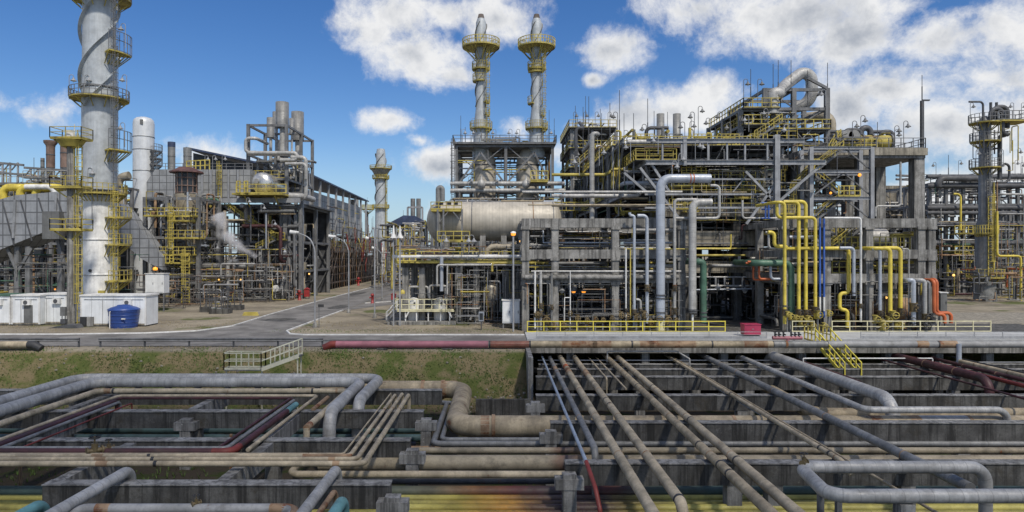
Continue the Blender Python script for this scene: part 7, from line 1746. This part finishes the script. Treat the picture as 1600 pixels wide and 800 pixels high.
# ================================================================== STREET FURNITURE
def street_lamp(label,px,pb,pt,hx,hy,Y=None,two=False):
    Y=Y or 8*F/(pb-CY); x=XW(px,Y); zt=ZW(pt,Y); T=Thing('street_lamp',label,'street lamp',(x,Y,0))
    dx=XW(hx,Y)-x
    mb=MB(); pts=[V((x,Y,0)),V((x,Y,zt-abs(dx)*.55)),V((x+dx*.18,Y,zt-.12)),V((x+dx*.7,Y,ZW(hy,Y)))]
    mb.tube(pts,.095,10,R=2.2,seg=8,r2=.055); T.add('pole',mb,M['steel_light'])
    mb=MB(); p=V((x+dx*.68,Y,ZW(hy,Y)+.02)); q=V((x+dx*1.05,Y,ZW(hy,Y)+.18)); mb.tube([p,p+(q-p)*.3,q],.16,10,R=.01); mb.tube([p+(q-p)*.25+V((0,0,-.06)),q+V((0,0,-.06))],.21,10); T.add('lamp_head',mb,M['white_paint'])
    mb=MB(); mb.lathe([(.25,0),(.22,.5),(.14,.55)],(x,Y,0),10); T.add('base',mb,M['concrete'])
street_lamp('street lamp nearest the trench with its head bent to the left',492,512,370,455,364)
street_lamp('street lamp farther up the side road with its head bent to the left',545,489,376,515,370)
street_lamp('tall straight street lamp beside the skid, its head hidden in the pipes',585.5,497,352,572,373)
street_lamp('farthest small street lamp along the side road',597,470,392,582,388)
T=Thing('globe_lamp','lit orange globe lamp on a tall grey pole at the corner of the concrete rack','lamp',(XW(802,71),71,0)); x=XW(802,71)
mb=MB(); mb.tube([(x,71,0),(x,71,ZW(368,71))],.1,10); T.add('pole',mb,M['steel_light'])
mb=MB(); mb.lathe([(.02,-.05),(.2,0),(.26,.14),(.2,.3),(.02,.36)],(x,71,ZW(368,71)),14); T.add('globe',mb,M['lamp_orange']); mb=MB(); mb.lathe([(.3,.24),(.26,.38),(.05,.45)],(x,71,ZW(368,71)),14); T.add('cap',mb,M['white_paint'])
def sign(label,px,pb,w,h,top,m,Y=None,name='road_sign'):
    Y=Y or 8*F/(pb-CY); x=XW(px,Y); k=Y/F; T=Thing(name,label,'sign',(x,Y,0)); z=ZW(top,Y)
    mb=MB(); mb.tube([(x,Y,0),(x,Y,z)],.05,8); T.add('post',mb,M['steel'])
    mb=MB(); mb.box(x-.1,x-.1+w*k,Y-.06,Y-.02,z-h*k,z); T.add('panel',mb,M[m]); return T
sign('small dark sign on a thin post beside the nearest street lamp',498.5,512,9,4.5,475.5,'black_iron')
T=Thing('notice_board','small grey framed notice board on a post in the grass in front of the skid','sign',(XW(752,72.5),72.5,0)); x=XW(752,72.5)
mb=MB(); mb.bar((x,72.5,0),(x,72.5,1.2),.12); T.add('post',mb,M['steel_dark'])
mb=MB(); mb.box(x-.27,x+.27,72.4,72.6,.95,1.95); T.add('frame',mb,M['clad_blue']); mb=MB(); mb.box(x-.18,x+.18,72.37,72.397,1.1,1.8); T.add('panel',mb,M['dark_glass'])
def hydrant(label,px,pb,m,Y=None,s=1.0):
    Y=Y or 8*F/(pb-CY); x=XW(px,Y); T=Thing('fire_hydrant',label,'hydrant',(x,Y,0))
    mb=MB(); mb.lathe([(.32*s,0),(.3*s,.12),(.2*s,.15),(.2*s,1.2*s),(.3*s,1.25*s),(.28*s,1.5*s),(.05,1.65*s)],(x,Y,0),12); T.add('body',mb,M[m])
    for sg in (-1,1): mb=MB(); mb.tube([(x,Y,.95*s),(x+sg*.5*s,Y,.95*s)],.13*s,8); T.add('nozzle',mb,M[m])
hydrant('red hydrant left of the green and red hydrant boxes by the side road',468,469,'red_paint',s=1.1)
hydrant('small red hydrant on the far right kerb of the side road',582,474,'red_paint')
hydrant('red fire monitor in front of the scaffold along the side road',560,446,'red_paint',s=1.3)
def firebox(label,px,pb,w,h,m):
    Y=8*F/(pb-CY); k=Y/F; x=XW(px,Y); T=Thing('fire_box',label,'fire equipment box',(x,Y,0))
    mb=MB(); mb.box(x,x+w*k,Y,Y+.6,.4,h*k); T.add('body',mb,M[m]); mb=MB(); mb.prism([(x-.1,h*k+.003),(x+w*k+.1,h*k+.003),(x+w*k/2,h*k+.3)],Y-.1,Y+.7); T.add('roof',mb,M[m])
    for dx in (.1,w*k-.1): mb=MB(); mb.box(x+dx-.06,x+dx+.06,Y+.2,Y+.4,0,.4); T.add('leg',mb,M['steel_dark'])
firebox('red fire equipment box between green post and street lamp',475,467,8,15,'red_paint'); firebox('dark green equipment box beside the red fire box',470.5,466.5,4,13,'pipe_green'); firebox('red fire equipment box far along the side road',590,440,9,10,'red_paint'); firebox('red cabinet left of the tank skid by the side road',611,472,7,12,'red_paint')
T=Thing('concrete_block','dark block with a white round marker at the foot of the left process unit','block',(XW(436,120),120,0)); x=XW(436,120)
mb=MB(); mb.box(x-1.2,x+1.2,119,121,0,1.3); T.add('base',mb,M['concrete_dark']); mb=MB(); mb.tube([(x-.3,118.8,2.1),(x-.3,119.3,2.1)],.6,16); T.add('marker',mb,M['white_paint']); mb=MB(); mb.tube([(x-.3,119.05,1.2),(x-.3,119.05,1.8)],.1,8); T.add('stem',mb,M['steel'])
T=Thing('parking_curb','bright yellow painted block on the sand beside the side road','kerb block',(XW(392,90),90,0)); x=XW(392,90)
mb=MB(); mb.prism([(x-1,0),(x+1,0),(x+.8,.45),(x-.8,.45)],89.6,90.2); T.add('body',mb,M['yellow'])
for i in range(3):
    px=(330,365,345)[i]; Y=(96,99,93)[i]; x=XW(px,Y); T=Thing('pump_skid',('dark pipe frame on a low block left of the yellow painted block','dark pipe frame nearest the yellow painted block','small dark pump frame behind the sand verge')[i],'equipment',(x,Y,0))
    mb=MB(); mb.box(x-1.3,x+1.3,Y-.8,Y+.8,0,.7); T.later('base',mb,M['concrete_dark']); 
    for dx in (-1.2,-.4,.4,1.2): mb=MB(); mb.tube([(x+dx,Y-.7,0),(x+dx,Y-.7,3.0)],.07,6); T.later('upright',mb,M['steel_dark'])
    mb=MB(); mb.tube([(x-1.4,Y-.7,2.9),(x+1.4,Y-.7,2.9)],.06,6); mb.tube([(x-1.4,Y-.7,1.9),(x+1.4,Y-.7,1.9)],.06,6); T.later('rail',mb,M['steel_dark'])
    clutter(T,x-1.4,x+1.4,Y-.6,Y+.6,.7,2.4,10,180+i,.08,.22); T.flush()
# ================================================================== MORE FINE STEEL AND PIPING
def thin(T,x0,x1,y0,y1,z0,z1,n,seed,pal,d0=.05,d1=.12):
    clutter(T,x0,x1,y0,y1,z0,z1,n,seed,d0,d1,vert=.6,pal=pal,valves=.35,part='small_pipe')
DK=[('steel_dark',5),('clad_dull',4),('steel',4),('pipe_rust',3),('yellow_steel',2),('clad',2)]
BY={}
for t in ALL: BY.setdefault(t.r['label'],t)
def T_(s): return next(t for l,t in BY.items() if s in l)
t=T_('left part beside the huge drum'); thin(t,2.7,19.5,70.9,73.5,.2,5.0,70,201,DK); thin(t,2.7,19.5,74,80,6.1,11.5,50,202,DK)
t=T_('right part behind the yellow pipes'); thin(t,29,46,71,74,.2,5.2,70,203,DK); thin(t,29,46,74,80,6.1,11.5,50,204,DK)
t=T_('set back between'); thin(t,22,34,83,88,.2,14,60,205,DK)
t=T_('two railed decks'); thin(t,15,42,82,95,12,21,90,206,DK,.06,.16)
t=T_('under the huge drum'); thin(t,-6,3,77,80,.2,7,90,207,DK); thin(t,-12,3,78,84,7.4,9.0,40,208,DK)
t=T_('yellow stairs and a silver drum'); thin(t,-56,-36,112,122,.2,9,90,209,[('steel_dark',6),('steel_brown',4),('clad_dull',2),('yellow_steel',1),('pipe_rust',2)],.08,.18)
t=T_('brown roofed dark hopper'); thin(t,-57,-46,100,111,.2,5,60,210,[('steel_dark',6),('steel_brown',3),('clad_dull',2),('pipe_rust',2)],.07,.15)
t=T_('behind the slanting duct at the left edge'); thin(t,-74,-52,88,104,.2,8,90,211,[('steel_dark',6),('pipe_green',2),('steel_brown',3),('clad_dull',3)],.08,.2)
t=T_('distant low process unit'); thin(t,-28,-16,150,185,.3,12,60,212,DK,.1,.25)
t=T_('behind the distillation column'); thin(t,84,104,122,132,.3,14,80,213,DK,.08,.2)
for t in ALL: t.flush()
# fine lattice on the sloping side of the upper structure and under its decks
t=T_('two railed decks'); R=random.Random(31)
Y0=80.5; zA=ZW(215,Y0); zB=ZW(249,Y0); xa=XW(975,Y0); xb=XW(1010,Y0); xm=XW(1213,Y0)
for i in range(16):
    y=82+i*4.2
    for x,z,h in ((xa-.4,zA,0),(xb-1.2,zB,0)):
        mb=MB(); mb.bar((x,y,z-.1),(x+.02,y,z-3.2),.14); mb.bar((x,y,z-.5),(x+.02,y+4.2,z-3.2),.1); t.later('lattice',mb,M['steel_light' if i%2 else 'steel'])
    mb=MB(); mb.tube([(xa-.3,y,15.6),(xa-.3,y,zA)],.06+.05*R.random(),6); t.later('small_pipe',mb,M['yellow_steel' if i%3==0 else 'clad'])
for i in range(14):
    x=xb+1+i*1.15; mb=MB(); mb.bar((x,Y0+.6,zB-.5),(x,94,zB-.55),.1,.16); t.later('lattice',mb,M['steel_light'])
    mb=MB(); mb.bar((x,Y0+.4,zA-.6),(x+1.1,86,zB),.07); t.later('lattice',mb,M['steel'])
for z in (13.6,15.2,17.0):
    mb=MB(); mb.bar((xb,Y0+.9,z),(xm,Y0+.9,z+.01),.16,.22); t.later('lattice',mb,M['steel_light'])
    mb=MB(); mb.rail([(xb+3,Y0+1.2,z),(xm-2,Y0+1.2,z)],1.1,.06,1.4); t.later('railing',mb,M['yellow_steel'])
for i in range(26):
    x=R.uniform(xb+2,xm); y=R.uniform(81.5,84); mb=MB(); z0=R.uniform(12,15); mb.tube([(x,y,z0),(x,y,R.uniform(16,zB-.5))],R.uniform(.04,.1),6); t.later('small_pipe',mb,M[R.choice(('clad','steel_light','yellow_steel','steel_dark','clad_dull'))])
for a,b in (((1120,300),(1150,262)),((1150,262),(1180,300)),((1060,300),(1085,330)),((1085,330),(1120,300))):
    mb=MB(); mb.bar(W(a[0],a[1],83.5),W(b[0],b[1],83.5),.16); t.later('lattice',mb,M['steel_light'])
t.flush()
# taller block at the left end of the upper structure
def left_block():
    Y=118; T=Thing('process_tower','dark steel tower with yellow railings rising at the left end of the upper decks','process tower',(XW(925,Y),Y,11))
    xs=[XW(a,Y) for a in (893,925,962)]; ys=[Y,Y+8,Y+16]
    frame(T,xs,ys,[16,ZW(262,Y),ZW(232,Y),ZW(200,Y)],M['steel'],.45,.35,z0=0,brace=.5)
    for py in (262,232,200):
        z=ZW(py,Y); deck(T,xs[0]-.5,xs[-1],Y-.8,Y+16,z,'steel_dark',.12); railing_(T,[(xs[0]-.5,Y+16,z),(xs[0]-.5,Y-.8,z),(xs[-1],Y-.8,z)],'yellow_steel',1.25,.09,1.3)
    clutter(T,xs[0],xs[-1],Y,Y+14,8,ZW(205,Y),80,301,.1,.45,vert=.5); clutter(T,xs[0],xs[-1],Y,Y+12,ZW(200,Y),ZW(186,Y),20,302,.1,.35,vert=.6)
    stairs(T,W(898,262,Y-1.5),W(930,234,Y-1.5),.9,'yellow_steel',.09)
    for px,top in ((899,165),(915,150),(938,170)): rod(T,XW(px,Y),Y,ZW(200,Y),ZW(top,Y)-ZW(200,Y),.05)
    for px in (896,912,930,950): lamp(T,XW(px,Y-.8),Y-.8,ZW(200,Y),2.6,1,'steel')
    T.flush()
left_block()
R=random.Random(44)
for i,(x,y,w,l) in enumerate(((-27,84,2.2,5),(-24.5,104,1.6,9),(-60,62.5,7,1.4),(-14,63.4,5,1.6),(-29,140,1.5,12),(-45,65.2,3,1.1))):
    n=9; pts=[(x+w*math.cos(k*6.283/n)*R.uniform(.75,1.1),y+l*math.sin(k*6.283/n)*.5*R.uniform(.8,1.1)) for k in range(n)]
    sheet('road_patch',pts,.036,M['concrete_dark'])
T=Thing('junction_box','small grey junction box with conduits on a stand at the foot of the platform pillar','electrical box',(XW(100,76),76,0)); x=XW(100.5,76)
mb=MB(); mb.box(x-.35,x+.2,75.8,76.1,1.2,2.2); T.add('box',mb,M['clad_dull'])
for dx in (-.25,.1): mb=MB(); mb.tube([(x+dx,76,0),(x+dx,76,1.2)],.05,6); T.add('conduit',mb,M['steel_dark'])
mb=MB(); mb.box(x-.3,x+.25,75.75,76.2,.35,.85); T.add('lower_box',mb,M['steel_dark'])
T=Thing('access_ramp','dark flat ramp plate lying in front of the white shed by the pillar','ramp',(XW(104,75),75,0)); x=XW(104,75)
mb=MB(); mb.prism([(x-1.6,0.0),(x+1.7,0.0),(x+1.4,.38),(x+.4,.42)],74.2,75.4); T.add('plate',mb,M['steel_dark'])
# distant units at the end of the side road and along the skyline
def far_unit(label,pa,pb,Y,top,seed,tanks=()):
    T=Thing('process_unit',label,'process unit',(XW((pa+pb)/2,Y),Y,0)); R=random.Random(seed)
    n=max(3,int((pb-pa)/16)); xs=[XW(pa+(pb-pa)*i/n,Y) for i in range(n+1)]
    zt=ZW(top,Y); frame(T,xs,[Y,Y+14],[zt*.35,zt*.68,zt],M['steel_dark'],.6,.5,brace=.45)
    clutter(T,xs[0],xs[-1],Y-3,Y+12,.5,zt,100,seed,.2,.8,vert=.5); clutter(T,xs[0],xs[-1],Y-2,Y+10,zt*.6,zt*1.25,30,seed+1,.2,.5,vert=.75)
    for z in (zt*.35,zt*.68): railing_(T,[(xs[0],Y-.5,z),(xs[-1],Y-.5,z)],'yellow_steel',1.4,.16,2.5)
    for px,pt,d in tanks:
        x=XW(px,Y-4); r=d*Y/F/2; mb=MB(); mb.lathe([(r,0),(r,ZW(pt,Y)-r*.4),(r*.7,ZW(pt,Y)-.1),(.02,ZW(pt,Y))],(x,Y-4,0),18); T.later('vertical_vessel',mb,M['clad'])
    for k in range(6): rod(T,R.uniform(xs[0],xs[-1]),Y,zt,R.uniform(4,11),.09)
    T.flush()
far_unit('distant process unit at the end of the side road, between scaffold and chimney',540,592,300,372,401)
far_unit('distant process unit at the end of the side road, right of the slim chimney',603,660,310,366,403,((630,352,9),))
far_unit('distant process unit on the skyline far beyond the orange red pipes',1380,1470,210,330,405)
far_unit('distant process unit on the skyline at the far right edge',1555,1700,205,325,407)
far_unit('distant process unit on the skyline at the far left edge',-120,60,190,300,409)
def dry_grass():
    mb=MB(); R=random.Random(13)
    for _ in range(7000):
        x=R.uniform(-62,2.2); y=R.uniform(69.6,82) if R.random()<.7 else R.uniform(58.0,59.5)
        if -33+max(0,(74-y))*1.5<-31 and -31<x<-22: continue
        if y<68 or not (-40<x<-19 and y<74) and not(-31.4<x<-21.8):
            if math.sin(x*.5)*math.sin(y*.9+x*.13)<-.1: continue
            s=R.uniform(.05,.17)
            for k in range(4):
                a=R.uniform(0,6.28); dx,dy=math.cos(a),math.sin(a); w=.012
                mb._add([(x-dy*w,y+dx*w,0),(x+dy*w,y-dx*w,0),(x+dx*s*.6,y+dy*s*.6,s)],[(0,1,2)])
    tag(mb.build('dry_grass',M['dry_grass']),kind='stuff')
mat('dry_grass',(.30,.25,.13),.9,var=.45,scale=.4); dry_grass()
# more small lines in the trench
for l,py,Y,d,m,x0,x1 in (('thin grey conduit on the floor of the left trench below the teal pipes',700,42.0,.12,'clad_dull',-40,-5),('rusty thin pipe low in the trench behind the thick tan pipe',699,38.9,.16,'pipe_rust',-8,50),('dark pipe low in the trench behind the nearest right sleeper',752,33.2,.26,'steel_dark',-9,50),('dull grey pipe low behind the second right sleeper',690,39.3,.3,'clad_dull',3.2,50),('brown pipe low between the far right sleepers',628,48.2,.3,'pipe_rust',3.2,55),('grey pipe low between the far right sleepers and the bridge',606,53.6,.3,'clad_dull',3.2,55)):
    lat('trench_pipe',l,py,Y,d,m,x0=x0,x1=x1)
# dark sheet standing in for interior shade, with more pipework behind the hopper tower and the huge chimney
T=Thing('process_unit','dark pipe filled process bay behind the hopper tower and the slanting duct','process unit',(XW(250,134),134,0)); Y=134
xs=[XW(a,Y) for a in (170,205,240,275,310)]; frame(T,xs,[Y,Y+8],[6,12,ZW(312,Y)],M['steel_dark'],.55,.45,brace=.4)
mb=MB(); mb.box(xs[0],xs[-1],Y+8.5,Y+9,0,ZW(312,Y)); T.later('wall_shade_backing',mb,M['steel_dark'])
clutter(T,xs[0],xs[-1],Y-6,Y+6,.5,ZW(315,Y),100,501,.15,.6,vert=.5)
T.flush()
# fittings of the white sheds
for t in ALL:
    if t.r.name.startswith('equipment_shed'):
        body=[c for c in t.r.children if c.name.startswith('body')][0]
        vs=[v.co for v in body.data.vertices]; xa=min(v.x for v in vs); xb=max(v.x for v in vs); y=min(v.y for v in vs); z=max(v.z for v in vs)
        R=random.Random(len(t.r['label']))
        x=xa+(xb-xa)*R.uniform(.55,.8)
        mb=MB(); mb.box(x-.45,x+.45,y-.32,y-.02,z-1.0,z-.4); a=t.add('air_conditioner',mb,M['white_paint'])
        mb=MB(); mb.tube([(x-.05,y-.345,z-.7),(x-.05,y-.31,z-.7)],.24,14); t.add('fan_grille',mb,M['steel_dark'],parent=a)
        x=xa+(xb-xa)*R.uniform(.2,.35); mb=MB(); mb.tube([(xa+.4,y-.05,z-.35),(xb-.3,y-.05,z-.37)],.025,6); mb.tube([(x,y-.05,z-.36),(x,y-.05,.3)],.025,6); t.add('cable_conduit',mb,M['steel_light'])
        mb=MB(); mb.box(xa,xb,y-.008,y+.01,.16,.34); t.add('dirt_skirt',mb,M['concrete_tan'])
# the busy front of the upper structure: ladders, hangers, cross braces, cable trays, small decks
t=T_('two railed decks'); R=random.Random(91)
xa=XW(975,80.5); xb=XW(1010,80.5); xm=XW(1213,80.5); zA=ZW(215,80.5)
for i in range(34):
    y=R.choice((81.4,83,85.5,88)); x=R.uniform(xb-1,xm+5); z=R.uniform(12.3,18.4); k=R.random()
    if k<.35: mb=MB(); mb.bar((x,y,z),(x+R.choice((-1,1))*R.uniform(1.5,4),y+.02,z+R.uniform(1.5,3.5)),R.uniform(.09,.17)); t.later('lattice',mb,M[R.choice(('steel_light','steel','clad_dull'))])
    elif k<.6: mb=MB(); mb.bar((x,y,z),(x+R.uniform(3,8),y,z),.4,.1); t.later('cable_tray',mb,M['clad'])
    elif k<.8: mb=MB(); mb.ladder(x,y,z-1,min(19,z+3.5),t=.05,w=.45); t.later('ladder',mb,M['yellow_steel'])
    else: mb=MB(); w=R.uniform(1.5,3.5); mb.box(x,x+w,y-.5,y+.6,z-.08,z); mb.rail([(x,y-.5,z),(x+w,y-.5,z)],1.1,.06,.8); t.later('small_deck',mb,M['yellow_steel'])
for i in range(20):
    x=xa+1+i*1.05; y=R.uniform(87,93); h=R.uniform(.8,2.6); mb=MB(); mb.tube([(x,y,zA),(x,y,zA+h),(x+R.choice((-.6,.6)),y,zA+h)],R.uniform(.05,.14),7,R=.25); t.later('top_pipe',mb,M[R.choice(('yellow_steel','clad','steel_dark','clad_dull','yellow'))])
for i in range(5):
    x=xa+3+i*3.6; mb=MB(); mb.box(x,x+1.6,87,89,zA+.05,zA+R.uniform(.8,1.5)); mb.rail([(x-.3,86.6,zA),(x+1.9,86.6,zA)],1.5,.09,.6); t.later('deck_machine',mb,M[R.choice(('yellow_steel','clad_dull'))])
thin(t,17,33,81.2,83.5,12.2,18.5,40,601,[('clad',5),('steel_light',4),('pipe_sand',3),('yellow_steel',3),('clad_blue',2)],.05,.14)
t.flush()
t=T_('right of the top deck'); Y=92
for i in range(22):
    x=R.uniform(XW(1160,Y),XW(1285,Y)); z=R.uniform(14,27); y=Y-.6; mb=MB(); mb.bar((x,y,z),(x+R.choice((-1,1))*R.uniform(1,3),y,z+R.uniform(1.5,3)),.12); t.later('lattice',mb,M[R.choice(('steel_light','steel'))])
thin(t,XW(1160,Y),XW(1288,Y),Y-1,Y+3,13,27,40,603,[('clad',4),('steel_light',3),('yellow_steel',4),('clad_dull',4)],.06,.16); t.flush()
# pipe filled open frames along the far end of the roofed building
t=T_('long open steel building'); X=-40.9
for i in range(46):
    y=R.uniform(150,210); z=R.uniform(6,13); mb=MB(); mb.tube([(X+R.uniform(0,1.6),y,z),(X+R.uniform(0,1.6),y,z+R.uniform(2,6))],R.uniform(.08,.2),6); t.later('facade_pipe',mb,M[R.choice(('steel_brown','clad_dull','pipe_red','yellow_steel','steel_dark','clad'))])
for i in range(26):
    y=R.uniform(150,200); z=R.uniform(9,20); mb=MB(); mb.tube([(X+.6,y,z),(X+.6,y+R.uniform(4,12),z)],R.uniform(.08,.18),6); t.later('facade_pipe',mb,M[R.choice(('steel_brown','clad_dull','steel_dark','yellow_steel'))])
t.flush()
for t in ALL: t.flush()
